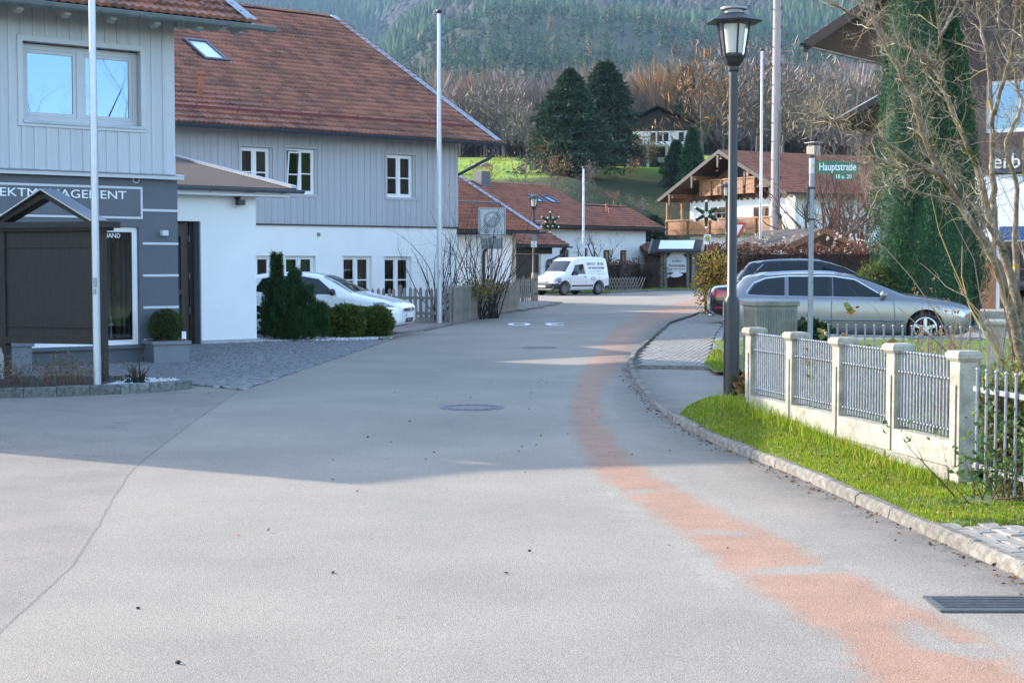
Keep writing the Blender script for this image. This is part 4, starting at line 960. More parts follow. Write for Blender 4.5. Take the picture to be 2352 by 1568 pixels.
def balcony(x0, x1, z, dep, name='balcony'):
    b = MB(); b.b2(x0, x1, -dep, -.06, z - .12, z); o = b.build(name, m_honeyd, F_H)
    MB().b2(x0 - .08, x1 + .08, -dep - .12, -dep + .04, z + .92, z + 1.04).build('handrail', m_honey, o)
    for x in np.arange(x0, x1 - .05, .21): MB().b2(x + .006, x + .20, -dep - .035, -dep, z - .22, z + .9).build('balcony_board', m_honey, o)
    for x in np.arange(x0, x1 + .1, (x1 - x0) / 5): MB().lathe([(.07, -.25), (.1, .0), (.07, .15), (.11, .35), (.07, .55), (.1, .8), (.08, .92)], 8, (x, -dep - .07, z)).build('turned_post', m_honey, o)
    MB().b2(x0, x1, -dep - .045, -dep - .037, z + .1, z + .2).build('carved_rail', m_honeyd, o)
    for x in (x0 + .3, (x0 + x1) / 2, x1 - .3): MB().prism([(-dep, z - .13), (0, z - .13), (0, z - .6), (-.35, z - .55), (-dep * .7, z - .32)], x - .1, x + .1, 'x').build('corbel', m_honeyd, o)
balcony(-8.0, 6.4, 4.2, 1.25); balcony(-3.6, 3.2, 7.28, 1.1)
for y_ in (-1.3, .2): MB().b2(-8.05, -7.9, y_, y_ + .15, 4.2, 6.8).build('corner_post', m_honey, F_H)
MB().b2(-.6, .6, -.13, -.09, 7.3, 9.2).build('balcony_door', m_dark, F_H)
chF = MB().b2(-.8, .1, 7.5, 8.2, 9.5, 11.2).build('chimney', m_conc, rF); MB().b2(-.95, .25, 7.35, 8.35, 11.45, 11.5).b2(-.7, -.66, 7.6, 7.64, 11.2, 11.45).b2(0, .04, 8.1, 8.14, 11.2, 11.45).build('chimney_cowl', m_zinc, chF)
downpipe(F_H, [(7.9, 1.0, 6.7), (6.62, 1.0, 6.1), (6.62, 1.0, .1)], m_gutter, .06)
for y_ in (3.5, 8): window(F_H, 0, 1, 4.6, 5.9, 0, m_wood, m_glass, 2, (), .08).matrix_basis = Matrix.Translation((6.53, y_, 0)) @ Matrix.Rotation(R(90), 4, 'Z')

# ================================================================ DARK TIMBER HOUSE on the right
GH = T('timber_house', 'big dark brown timber inn with deep eaves behind the green cypress', 'house', (11.8, 48, 0), -38.5)
m_brown = M('dark_brown_cladding', (.055, .030, .023), .6, var=.35, vs=5, stretch=(5, 5, .4), bump=.3, bs=40, rnd=.1)
GW = [(3.05, 4.35, 5.55, 7.1), (.6, 1.6, 5.6, 7.0)]
wall_holes(0, 13, 4.3, 9.5, GW, 0, .2).build('upper_wall', m_brown, GH)
for x in np.arange(0, 6.2, .24):
    for a, b in ((4.3, 5.5), (7.15, 9.6)) if (2.9 < x < 4.4 or .4 < x < 1.6) else ((4.3, 9.6),): MB().b2(x + .004, x + .236, -.03, -.002, a, b).build('board', m_brown, GH)
wall_holes(0, 13, 0, 4.3, [(3.6, 4.6, .3, 2.3)], 0, .2).build('ground_floor_wall', m_white, GH)
MB().prism([(0, 9.5), (13, 9.5), (6.5, 12.8)], .0, .2, 'y').build('gable', m_brown, GH)
MB().b2(0.02, .25, .2, 14, 0, 9.4).b2(12.75, 13, .2, 14, 0, 9.4).b2(.25, 12.75, 13.8, 14, 0, 9.4).build('side_walls', m_white, GH)
for h in GW: window(GH, *h, .1, m_wframe, m_mirror, 1, (), .07)
window(GH, 3.62, 4.58, .32, 2.28, .1, m_wood, m_glass, 2, (.6,), .08)
pG = R(27); tG = math.tan(pG); zG = 8.5
rr = MB()
for s_, xe, xc in ((-1, -2.2, 6.5), (1, 15.2, 6.5)):
    zc = zG + 8.7 * tG; rr.add([(xe, -1.3, zG), (xe, 15, zG), (xc, 15, zc), (xc, -1.3, zc), (xe, -1.3, zG + .12), (xe, 15, zG + .12), (xc, 15, zc + .12), (xc, -1.3, zc + .12)], [(0, 1, 2, 3), (4, 5, 6, 7), (0, 1, 5, 4), (1, 2, 6, 5), (3, 0, 4, 7), (2, 3, 7, 6)])
m_blackbrown = M('blackish_brown_wood', (.016, .011, .009), .8, var=.3, vs=5)  # even blackish brown, darker than the wall cladding
rG = rr.build('roof', m_blackbrown, GH)
MB().prism([(-2.25, zG - .22), (6.5, zG + 8.7 * tG - .2), (6.5, zG + 8.7 * tG + .16), (-2.25, zG + .12)], -1.42, -1.31, 'y').build('bargeboard', m_blackbrown, rG)
gutter(rG, (-2.35, -1.6, zG + .05), (-2.35, 15, zG + .05), m_gutter, .09, 1.2)
for x in (-.6, 1.8, 4.2): MB().b2(x - .1, x + .1, -1.2, .2, zG + (x + 2.2) * tG - .32, zG + (x + 2.2) * tG - .02).build('purlin', m_darkwood, rG)
roof_tiles(rG, (-2.23, -1.3, zG + .13), (0, 1, 0), (math.cos(pG), 0, math.sin(pG)), 16, 9, .3, .36, 30, m_tile)
sg = MB().b2(3.3, 8.0, -.12, -.035, 4.35, 5.05).build('fascia_sign', M('dark_sign_board', (.04, .045, .06), .4), GH)
text('erb', .62, m_whitep, sg, (3.42, -.13, 4.48), name='sign_lettering', ext=.01)
MB().b2(3.6, 4.9, -.05, -.002, 2.35, 2.75).build('blue_panel', M('blue_panel', (.02, .07, .22), .5), GH)
MB().b2(2.9, 3.5, -.05, -.002, .25, 2.3).build('shutter', m_wood, GH)
MB().b2(.5, 9, -2.6, -.01, 0, .28).build('terrace_slab', m_conc, GH)
G2 = T('rear_barn', 'dark barn roof edge showing behind the cypress and the bare branches', 'barn', (17.5, 72, 0), -38.5)
MB().b2(0, 10, 0, 12, 0, 7).build('wall', m_brown, G2)
MB().add([(-2, -1.5, 8.0), (-2, 13, 8.0), (5, 13, 11.2), (5, -1.5, 11.2), (12, -1.5, 8.0), (12, 13, 8.0), (-2, -1.5, 8.2), (-2, 13, 8.2), (5, 13, 11.4), (5, -1.5, 11.4), (12, -1.5, 8.2), (12, 13, 8.2)], [(0, 1, 2, 3), (3, 2, 5, 4), (6, 9, 8, 7), (9, 10, 11, 8), (0, 3, 9, 6), (3, 4, 10, 9), (0, 6, 7, 1)]).build('roof', m_darkwood, G2)
MB().prism([(-2.1, 8.2), (5, 11.45), (5, 11.5), (-2.1, 8.26)], -1.6, -1.4, 'y').build('verge_flashing', m_zinc, G2); MB().prism([(0, 7), (10, 7), (5, 9.6)], 0, .2, 'y').build('gable', m_brown, G2)

# ================================================================ SMALL ROOFS: sheds and shelters
SD = T('tool_shed', 'small brown timber shed with gable roof left of the inn sign shelter', 'shed', (8.55, 100.2, .05), -68)
def gable_hut(root, w, l, ez_, pit, over, wallm, roofm, walls=True, posts=False, th=.08):
    t = math.tan(R(pit)); h = w / 2
    if walls:
        m_ = MB(); m_.prism([(-h, 0), (h, 0), (h, ez_), (0, ez_ + h * t), (-h, ez_)], 0, l, 'y'); m_.build('wall', wallm, root)
        for x in np.arange(-h + .02, h - .1, .2): MB().b2(x, x + .19, -.03, -.002, .02, ez_ + (h - abs(x + .1)) * t - .06).build('board', wallm, root)
    if posts:
        for x in (-h + .1, h - .1):
            for y_ in (.1, l - .1): MB().b2(x - .07, x + .07, y_ - .07, y_ + .07, 0, ez_ + .1).build('post', wallm, root)
    rr = MB(); o_ = over
    for s_ in (-1, 1):
        a = (s_ * (h + o_), -o_, ez_ - o_ * t); rr.add([a, (s_ * (h + o_), l + o_, ez_ - o_ * t), (0, l + o_, ez_ + h * t), (0, -o_, ez_ + h * t), (a[0], a[1], a[2] + th), (a[0], l + o_, a[2] + th), (0, l + o_, ez_ + h * t + th), (0, -o_, ez_ + h * t + th)], [(0, 1, 2, 3), (4, 5, 6, 7), (0, 1, 5, 4), (1, 2, 6, 5), (3, 0, 4, 7), (2, 3, 7, 6)])
    ro = rr.build('roof', roofm, root)
    for s_ in (-1, 1): MB().prism([(s_ * (h + o_ + .03), ez_ - o_ * t - .1), (0, ez_ + h * t - .1), (0, ez_ + h * t + th + .03), (s_ * (h + o_ + .03), ez_ - o_ * t + th + .03)], -o_ - .05, -o_ - .005, 'y').build('bargeboard', wallm, ro)
    return ro
m_rustwood = M('red_brown_timber', (.075, .036, .022), .7, var=.4, vs=6, stretch=(5, 5, .6), bump=.3, bs=40)
ro = gable_hut(SD, 2.6, 4.6, 2.3, 27, .45, m_rustwood, m_darkwood)
for s_ in (-1, 1): roof_tiles(ro, (s_ * 1.76, -.45, 2.16), (0, 1, 0), (-s_ * math.cos(R(27)), 0, math.sin(R(27))), 5.4, 1.95, .3, .36, 30, m_tile)
SS = T('sign_shelter', 'small roofed timber stand holding the inn sign with the white fish', 'sign', (10.5, 97.2, .05), -14)
t30 = math.tan(R(30))
for x in (-.95, -.72, .72, 1.05):
    for y_ in ((.0,) if abs(x) < .9 else (1.0,)): MB().b2(x - .09, x + .09, y_ - .09, y_ + .09, 0, 2.45).build('post', m_grey_wood, SS)
for x in (-.95, 1.05): MB().b2(x - .09, x + .09, -.09, .09, 0, 2.45).build('post', m_grey_wood, SS)
rs = MB()
for a, b in ((-.75, .5), (1.75, .5)): rs.add([(-1.7, a, 2.3), (1.75, a, 2.3), (1.75, b, 3.05), (-1.7, b, 3.05), (-1.7, a, 2.38), (1.75, a, 2.38), (1.75, b, 3.13), (-1.7, b, 3.13)], [(0, 1, 2, 3), (4, 5, 6, 7), (0, 1, 5, 4), (1, 2, 6, 5), (3, 0, 4, 7), (2, 3, 7, 6)])
rso = rs.build('roof', m_darkwood, SS)
for x0_, x1_ in ((-1.72, -1.6), (1.62, 1.78)): MB().prism([(-.78, 2.24), (.5, 3.01), (1.78, 2.24), (1.78, 2.4), (.5, 3.17), (-.78, 2.4)], x0_, x1_, 'x').build('bargeboard', m_grey_wood, rso)
MB().beam((0, -.55, 2.46 + .06), (0, .35, 3.0 + .06), 2.2, .03, (0, -.5, .87)).build('roof_panel', M('bright_sheet_panel', (.85, .86, .88), .12, .6), rso)
MB().prism([(-.95, 0), (.95, 0), (.95, 2.2), (-.95, 2.2)], .85, .9, 'y').build('back_wall', m_rustwood, SS)
sb = MB().prism([(-.62, 1.02), (.62, 1.02), (.62, 1.95), (.5, 2.05), (.42, 2.2), (.2, 2.3), (-.2, 2.3), (-.42, 2.2), (-.5, 2.05), (-.62, 1.95)], -.14, -.1, 'y').build('sign_board', M('pale_sign_board', (.66, .68, .66), .5), SS)
m_ink = M('dark_ink', (.03, .035, .05), .6); m_inkr = M('red_ink', (.2, .04, .03), .6)
text('SCHECK\'s', .2, m_ink, sb, (-.28, -.145, 1.68), width=.62, ext=.002, bold=.004); text('Fischerstübe', .27, m_ink, sb, (-.52, -.145, 1.38), width=1.06, ext=.002, shear=.2, bold=.005)
text('Unser', .1, m_ink, sb, (-.12, -.145, 1.92), ext=.002)
MB().b2(-.5, .42, -.146, -.141, 1.22, 1.26).prism([(.42, 1.19), (.42, 1.29), (.55, 1.24)], -.146, -.141, 'y').build('arrow', m_inkr, sb)
fp = [(-.45, .0), (-.62, .16), (-.56, -.02), (-.62, -.18), (-.4, -.08), (-.15, -.15), (.12, -.13), (.34, -.04), (.42, .04), (.3, .12), (.15, .15), (.08, .24), (-.02, .16), (-.12, .24), (-.2, .13)]
MB().prism([(x, .86 + z) for x, z in fp], -.16, -.12, 'y').build('fish', m_whitep, SS)
TS = T('timber_shelter', 'dark low timber roof with broad gable behind the red brown hedge', 'shelter', (11.0, 55, 0), 22)
gable_hut(TS, 2.3, 3.2, 2.35, 22, .45, m_rustwood, M('old_shingle', (.06, .05, .043), .9, var=.4, vs=9, bump=.5, bs=30), walls=False, posts=True, th=.1)

# ================================================================ HILL FARM above the meadow
FH = T('hill_farm', 'white farmhouse with dark wide gable roof on the hill above the meadow', 'farmhouse', (18.3, 192, 13.7), -8)
MB().b2(-4.6, 4.6, 0, 12, 2.4, 5.0).build('wall', m_white, FH); MB().prism([(-4.62, 4.5), (4.62, 4.5), (4.62, 5.3), (0, 7.1), (-4.62, 5.3)], -.06, 12.02, 'y').build('gable', m_darkwood, FH)
MB().add([(-6.2, -1.6, 4.95), (0, -1.6, 7.45), (6.2, -1.6, 4.95), (6.2, 13, 4.95), (0, 13, 7.45), (-6.2, 13, 4.95), (-6.2, -1.6, 5.15), (0, -1.6, 7.65), (6.2, -1.6, 5.15), (6.2, 13, 5.15), (0, 13, 7.65), (-6.2, 13, 5.15)], [(0, 1, 4, 5), (1, 2, 3, 4), (6, 11, 10, 7), (7, 10, 9, 8), (0, 6, 7, 1), (1, 7, 8, 2), (0, 5, 11, 6), (2, 8, 9, 3)]).build('roof', m_darkwood, FH)
for x in (-.9, -.1, .7, 2.6): MB().b2(x, x + .6, -.05, -.01, 3.2, 4.3).build('window', m_dark, FH)
MB().b2(-6.6, 1.5, -5.5, -.1, 2.15, 2.4).build('terrace_roof', m_conc, FH); MB().b2(-6.5, 1.4, -.4, -.1, -1, 2.1).build('garage_back', m_dark, FH)
for x in (-6.5, -3.4, -1.0, 1.3): MB().b2(x - .16, x + .16, -5.4, -5.0, -1, 2.15).build('garage_pillar', m_conc, FH)
def tractor(name, label, loc, rz, col):
    t = T(name, label, 'tractor', loc, rz, 'farm machines'); cm = M('paint_' + name, col, .45)
    MB().b2(-.3, 1.3, -.35, .35, .7, 1.25).build('bonnet', cm, t, bevel=.05); MB().b2(-1.0, .25, -.55, .55, .8, 1.4).build('body', cm, t)
    mb = MB(); [mb.tube([(x, y_, 1.3), (x * .9, y_ * .9, 2.3)], .05, 5) for x in (-.9, .2) for y_ in (-.5, .5)]; mb.b2(-.95, .25, -.55, .55, 2.25, 2.35); mb.build('cab', m_black, t)
    for x, r in ((-.7, .72), (1.0, .45)):
        for s_ in (-1, 1): MB().tube([(x, s_ * .55, r), (x, s_ * .9, r)], r, 14).build('wheel', m_black, t)
tractor('tractor', 'red tractor parked under the terrace of the hill farm', (16.6, 188.9, 13.3), 200, (.35, .05, .03))
tractor('green_tractor', 'pale green machine under the right bay of the hill farm terrace', (18.6, 188.9, 13.3), 250, (.25, .32, .22))
# ================================================================ VEHICLES (x forward, y left, origin on the ground under the middle)
m_tyre = M('tyre_rubber', (.018, .018, .018), .8, var=.2, vs=30); m_rim = M('alloy_rim', (.55, .56, .58), .3, .85); m_rimd = M('steel_rim', (.28, .28, .29), .45, .6)
m_cglass = M('car_glass', (.012, .017, .017), .03, spec=.55); m_trimk = M('black_trim', (.02, .02, .022), .5); m_chrome = M('chrome', (.75, .76, .78), .12, 1.)
m_redlamp = M('red_lamp', (.45, .015, .02), .12, coat=.8); m_clearlamp = M('headlamp_glass', (.25, .27, .3), .08, .5, coat=1.); m_plate = M('number_plate', (.75, .76, .76), .4)
def car_body(root, L, st, zsub=2, mat=None, wheels=(), wr=.36, name='body'):
    """lofted shell: st rows are (f from the front, bottom, half width, belt height, top height, half width of the roof)"""
    rows = []
    for f, zb, w, be, zt, wt in st:
        x = L / 2 - f
        pr = [(0, zb), (.82 * w, zb), (.96 * w, zb + .07), (w, zb + .3 * (be - zb)), (w, zb + .68 * (be - zb)), (.985 * w, be - .035), (.955 * w, be),
              (.955 * w * .45 + wt * .55, be + .52 * (zt - be)), (wt, zt - min(.07, .4 * (zt - be))), (.9 * wt, zt - .022), (.5 * wt, zt - .004), (0, zt)]
        rows.append([(x, -y, z) for y, z in pr] + [(x, y, z) for y, z in pr[-2:0:-1]])
    n = len(rows[0]); V = [p for r in rows for p in r]; Fc = []
    for i in range(len(rows) - 1):
        for k in range(n): Fc.append((i * n + k, i * n + (k + 1) % n, (i + 1) * n + (k + 1) % n, (i + 1) * n + k))
    h = n // 2
    for base in (0, (len(rows) - 1) * n):
        for k in range(h - 1):
            q = (base + k, base + k + 1, base + (n - k - 1) % n, base + (n - k) % n)
            Fc.append(tuple(dict.fromkeys(q)))
        Fc.append((base + h - 1, base + h, base + h + 1)) if False else None
    me = bpy.data.meshes.new(name); me.from_pydata(V, [], Fc); bm = bmesh.new(); bm.from_mesh(me); bmesh.ops.recalc_face_normals(bm, faces=bm.faces); bm.to_mesh(me); bm.free()
    o = bpy.data.objects.new(name, me); COL.objects.link(o); s_ = o.modifiers.new('s', 'SUBSURF'); s_.levels = s_.render_levels = zsub
    dg = bpy.context.evaluated_depsgraph_get(); full = bpy.data.meshes.new_from_object(o.evaluated_get(dg))
    bm = bmesh.new(); bm.from_mesh(full); bvh = BVHTree.FromBMesh(bm); bm.free()
    cut = []
    for wx in wheels:
        c = MB().tube([(wx, -1.5, wr * .92), (wx, 1.5, wr * .92)], wr, 28).build('cutter', m_black); cut.append(c)
        b = o.modifiers.new('b', 'BOOLEAN'); b.object = c; b.operation = 'DIFFERENCE'; b.solver = 'FAST'
    dg = bpy.context.evaluated_depsgraph_get(); fin = bpy.data.meshes.new_from_object(o.evaluated_get(dg)); bpy.data.objects.remove(o)
    for c in cut: bpy.data.objects.remove(c)
    fin.polygons.foreach_set('use_smooth', [True] * len(fin.polygons)); fin.set_sharp_from_angle(angle=R(50)); fin.materials.clear(); fin.materials.append(mat); fin.name = name
    bo = link(name, fin, root)
    zm = min(s[1] for s in st); wm = max(s[2] for s in st)
    MB().b2(-L * .42, L * .42, -wm * .72, wm * .72, zm + .02, .66).build('underbody', m_black, root)
    return bo, bvh
def patch(parent, bvh, poly, mode, mat, name, off=.006, L=0, step=.12, side=1):
    """a panel that follows the body: polygon (f, z) seen from the side, (f, y) from above, (y, z) from the front or the rear"""
    poly = [(p[0], p[1]) for p in poly]; bm = bmesh.new(); vs = [bm.verts.new((p[0], p[1], 0)) for p in poly]; bm.faces.new(vs)
    xs = [p[0] for p in poly]; ys = [p[1] for p in poly]
    for ax, (a, b) in enumerate(((min(xs), max(xs)), (min(ys), max(ys)))):
        for t in np.arange(a + step, b - step * .3, step):
            no = (1, 0, 0) if ax == 0 else (0, 1, 0); co = (t, 0, 0) if ax == 0 else (0, t, 0)
            bmesh.ops.bisect_plane(bm, geom=bm.verts[:] + bm.edges[:] + bm.faces[:], plane_co=co, plane_no=no)
    bmesh.ops.triangulate(bm, faces=bm.faces)
    for v in bm.verts:
        a, b = v.co.x, v.co.y
        if mode == 'side': o, d = Vector((L / 2 - a, side * 3, b)), Vector((0, -side, 0))
        elif mode == 'top': o, d = Vector((L / 2 - a, b, 4)), Vector((0, 0, -1))
        elif mode == 'front': o, d = Vector((L, a, b)), Vector((-1, 0, 0))
        else: o, d = Vector((-L, a, b)), Vector((1, 0, 0))
        hit = bvh.ray_cast(o, d)
        if hit[0] is None: hit = bvh.find_nearest(o + d * (L if mode in ('front', 'rear') else 2.4))
        n = hit[1]; n = n if n.dot(d) < 0 else -n
        v.co = hit[0] + n * off
    bmesh.ops.recalc_face_normals(bm, faces=bm.faces)
    me = bpy.data.meshes.new(name); bm.to_mesh(me); bm.free(); me.materials.append(mat); me.polygons.foreach_set('use_smooth', [True] * len(me.polygons))
    return link(name, me, parent)
def wheel(root, x, y, r, s_, rim=None, spokes=5, w=.2):
    mb = MB(); mb.lathe([(r * .66, 0), (r * .68, -w / 2), (r * .93, -w / 2), (r, -w * .32), (r, w * .32), (r * .93, w / 2), (r * .68, w / 2), (r * .66, 0)], 28, cap=False); mb.tf(Matrix.Rotation(R(90), 4, 'X'))
    o = mb.build('wheel', m_tyre, root, smooth=40); o.location = (x, y, r)
    rm = MB(); rm.lathe([(r * .60, w * .30), (r * .70, w * .52), (r * .66, w * .535), (r * .58, w * .4)], 28); rm.lathe([(.0, w * .3), (r * .6, w * .3), (r * .6, w * .28), (0, w * .28)], 12)
    rim = rim or m_rim
    dk = MB().lathe([(.001, w * .2), (r * .66, w * .2)], 20).tf(Matrix.Rotation(R(90) * s_, 4, 'X') if s_ < 0 else Matrix.Rotation(R(-90), 4, 'X'))
    sp = MB(); sp.lathe([(r * .60, w * .2), (r * .70, w * .52), (r * .64, w * .54), (r * .57, w * .3)], 28, cap=False); sp.lathe([(.001, w * .42), (r * .16, w * .44), (r * .2, w * .3)], 14)
    for k in range(spokes):
        t = 2 * math.pi * k / spokes + .3; c, q = math.cos(t), math.sin(t)
        sp.beam((c * r * .1, q * r * .1, w * .38), (c * r * .63, q * r * .63, w * .36), r * (.2 if spokes < 8 else .09), w * .14, (0, 0, 1))
    rot = Matrix.Rotation(R(90), 4, 'X') if s_ < 0 else Matrix.Rotation(R(-90), 4, 'X')
    sp.tf(rot); sp.build('rim', rim, o, smooth=35); dk.build('brake_shade', m_trimk, o)
    return o
def sides(fn):
    for s_ in (-1, 1): fn(s_)
def line(root, bvh, pts, L, s_, mat, r=.006, name='panel_gap'):
    P = []
    for a, b in resample(pts, .08):
        hit = bvh.ray_cast(Vector((L / 2 - a, s_ * 3, b)), Vector((0, -s_, 0)))
        if hit[0]: P.append(hit[0])
    if len(P) > 1: MB().tube(P, r, 4).build(name, mat, root)
def mirror(root, x, y, z, s_, mat, sc=1.):
    mb = MB(); mb.sphere((x, y + s_ * .12, z), .1 * sc, 12, 8, (.75, 1.15, .8)); mb.beam((x + .02, y - s_ * .02, z - .05), (x, y + s_ * .08, z - .02), .05, .04)
    mb.build('wing_mirror', mat, root, smooth='all')
def car(name, label, L, st, body_m, loc, rz, wf, wb, wr, side_glass, wind, rear, rim=None, spokes=5, handles=(), gaps=(), tail=None, head=None, roofrail=False, mir=None, cat='car', belt=True, mirm=None):
    t = T(name, label, cat, loc, rz); xs = (L / 2 - wf, L / 2 - wb)
    bo, bv = car_body(t, L, st, 2, body_m, xs, wr * 1.13)
    w = max(s[2] for s in st)
    for x in xs:
        for s_ in (-1, 1): wheel(t, x, s_ * (w - .13), wr, s_, rim, spokes)
    for s_ in (-1, 1):
        for q in side_glass: patch(t, bv, q, 'side', m_cglass, 'side_window', .005, L, .1, s_)
        for q in handles: patch(t, bv, [(q[0], q[1]), (q[0] + .2, q[1]), (q[0] + .2, q[1] + .035), (q[0], q[1] + .035)], 'side', body_m if belt != 'black' else m_trimk, 'door_handle', .025, L, .1, s_)
        for q in gaps: line(t, bv, q, L, s_, m_trimk)
        if tail:
            for q in tail: patch(t, bv, q, 'side', m_redlamp, 'tail_light', .007, L, .06, s_)
        if head:
            for q in head: patch(t, bv, q, 'side', m_clearlamp, 'headlight', .007, L, .06, s_)
        if mir: mirror(t, L / 2 - mir[0], s_ * (w - .06), mir[1], s_, mirm or body_m)
        if roofrail:
            P = [bv.ray_cast(Vector((L / 2 - f, s_ * roofrail[2], 4)), Vector((0, 0, -1)))[0] for f in np.linspace(roofrail[0], roofrail[1], 9)]
            P = [p + Vector((0, 0, .0 if i in (0, 8) else .045)) for i, p in enumerate(P)]; MB().tube(P, .018, 6).build('roof_rail', m_chrome, t)
    patch(t, bv, wind, 'top', m_cglass, 'windscreen', .005, L, .12); patch(t, bv, rear, 'top', m_cglass, 'rear_window', .005, L, .1)
    return t, bv
# ---- white hatchback in front of the long house
m_wcar = M('white_car_paint', (.78, .79, .80), .18, coat=1., spec=.5)
ST_H = [(0, .36, .50, .56, .60, .45), (.03, .27, .66, .64, .68, .56), (.14, .20, .80, .70, .76, .66), (.4, .17, .86, .75, .845, .72), (.75, .165, .885, .82, .92, .75), (1.1, .165, .89, .88, .985, .75), (1.28, .165, .89, .90, 1.06, .71),
        (1.6, .165, .89, .915, 1.25, .63), (1.95, .165, .89, .925, 1.405, .58), (2.3, .165, .89, .935, 1.46, .57), (2.9, .165, .89, .945, 1.47, .565), (3.4, .17, .885, .96, 1.44, .55), (3.75, .19, .875, .97, 1.37, .53), (3.95, .22, .86, .96, 1.2, .55), (4.1, .26, .82, .9, 1.0, .6), (4.18, .32, .74, .8, .86, .6), (4.2, .38, .6, .7, .74, .5)]
gt, bv = car('hatchback_car', 'white hatchback parked behind the round box bushes in front of the long house', 4.2, ST_H, m_wcar, (-4.42, 35.6, 0), -12, .86, 3.44, .32,
    [[(1.5, .94), (1.62, 1.03), (1.98, 1.29), (2.42, 1.36), (2.42, .96)], [(2.5, .96), (2.5, 1.365), (3.05, 1.36), (3.35, 1.3), (3.5, 1.0)]],
    [(1.16, -.68), (1.9, -.53), (1.9, .53), (1.16, .68)], [(3.78, -.46), (3.96, -.5), (3.96, .5), (3.78, .46)], handles=[(2.2, .84)], gaps=[[(1.22, .25), (1.26, .6), (1.3, .92)], [(2.46, .25), (2.46, .95)]], head=[[(.13, .60), (.22, .56), (.58, .68), (.62, .76), (.4, .77), (.16, .68)]], mir=(1.55, 1.0), mirm=m_trimk)
for s_ in (-1, 1): patch(gt, bv, [(.12, .22), (.5, .22), (.44, .42), (.18, .42)], 'side', m_trimk, 'air_intake', .006, 4.2, .06, s_)
patch(gt, bv, [(-.45, .56), (.45, .56), (.45, .63), (-.45, .63)], 'front', m_trimk, 'grille', .006, 4.2, .08); patch(gt, bv, [(-.3, .24), (.3, .24), (.3, .40), (-.3, .40)], 'front', m_trimk, 'lower_grille', .006, 4.2, .08)
patch(gt, bv, [(-.26, .42), (.26, .42), (.26, .53), (-.26, .53)], 'front', m_plate, 'number_plate', .02, 4.2, .1)
MB().tube([(2.135, 0, .595), (2.155, 0, .595)], .05, 14).build('badge', m_chrome, gt)
patch(gt, bv, [(.115, .63), (.15, .645), (.44, .665), (.44, .65), (.15, .625)], 'side', m_chrome, 'grille_trim', .008, 4.2, .06, -1)
for s_ in (-1, 1): patch(gt, bv, [(.2, .43), (.38, .44), (.38, .455), (.2, .45)], 'side', m_clearlamp, 'day_light', .008, 4.2, .06, s_)
# ---- silver estate, nearest of the three on the right
m_silver = M('silver_paint', (.24, .245, .25), .26, .6, coat=.7)
ST_E = [(0, .34, .6, .62, .68, .55), (.04, .25, .76, .70, .76, .66), (.16, .19, .85, .76, .83, .72), (.5, .17, .90, .82, .91, .77), (.95, .17, .925, .88, .985, .79), (1.25, .17, .93, .905, 1.02, .78), (1.42, .17, .93, .915, 1.07, .74), (1.85, .17, .93, .925, 1.27, .66), (2.3, .17, .93, .93, 1.405, .61), (2.7, .17, .93, .935, 1.45, .60),
        (3.3, .17, .93, .94, 1.46, .60), (3.9, .175, .925, .955, 1.435, .585), (4.3, .19, .91, .97, 1.405, .57), (4.5, .21, .90, .97, 1.375, .56), (4.62, .23, .885, .965, 1.24, .60), (4.76, .26, .86, .95, 1.06, .68), (4.86, .3, .80, .90, .97, .68), (4.91, .36, .68, .80, .86, .58), (4.92, .42, .6, .74, .78, .5)]
sv, bv = car('estate_car', 'silver estate car behind the garden fence, nearest of the three parked cars', 4.92, ST_E, m_silver, (6.82, 31.3, .03), -9, .93, 3.77, .33,
    [[(1.72, .945), (1.85, 1.02), (2.3, 1.28), (2.72, 1.345), (2.72, .96)], [(2.8, .96), (2.8, 1.35), (3.6, 1.35), (3.6, .97)], [(3.68, .97), (3.68, 1.345), (4.05, 1.30), (4.28, 1.2), (4.42, 1.0), (4.36, .985)]],
    [(1.34, -.72), (2.25, -.56), (2.25, .56), (1.34, .72)], [(4.53, -.5), (4.68, -.56), (4.68, .56), (4.53, .5)], handles=[(2.55, .80), (3.45, .82)], gaps=[[(1.5, .25), (1.55, .9)], [(2.76, .22), (2.76, .95)], [(3.64, .3), (3.64, .95)]],
    tail=[[(4.6, .74), (4.78, .72), (4.84, .8), (4.66, .9), (4.52, .88)]], head=[[(.1, .58), (.2, .56), (.62, .66), (.6, .73), (.25, .70)]], roofrail=(2.5, 4.25, .55), mir=(1.75, 1.0))
for s_ in (-1, 1):
    line(sv, bv, [(1.72, .935), (2.76, .95), (3.64, .96), (4.38, .98), (4.46, 1.02), (4.3, 1.23), (4.05, 1.325), (3.64, 1.365), (2.72, 1.365), (2.28, 1.3), (1.84, 1.03)], 4.92, s_, m_chrome, .009, 'window_trim')
    line(sv, bv, [(1.35, .48), (4.0, .5)], 4.92, s_, m_silver, .02, 'side_moulding')
    patch(sv, bv, [(2.82, .965), (2.82, 1.34), (2.74, 1.34), (2.74, .965)], 'side', m_trimk, 'door_pillar', .007, 4.92, .1, s_)
patch(sv, bv, [(-.55, .75), (.55, .75), (.55, .88), (-.55, .88)], 'rear', m_silver, 'tailgate_strip', .006, 4.92, .1); patch(sv, bv, [(-.26, .6), (.26, .6), (.26, .71), (-.26, .71)], 'rear', m_plate, 'number_plate', .01, 4.92, .1)
patch(sv, bv, [(-.7, .30), (.7, .30), (.7, .46), (-.7, .46)], 'rear', m_trimk, 'rear_bumper_trim', .006, 4.92, .12)
MB().tube([(-1.75, 0, 1.44), (-1.95, 0, 1.52)], .02, 6).build('aerial', m_trimk, sv)
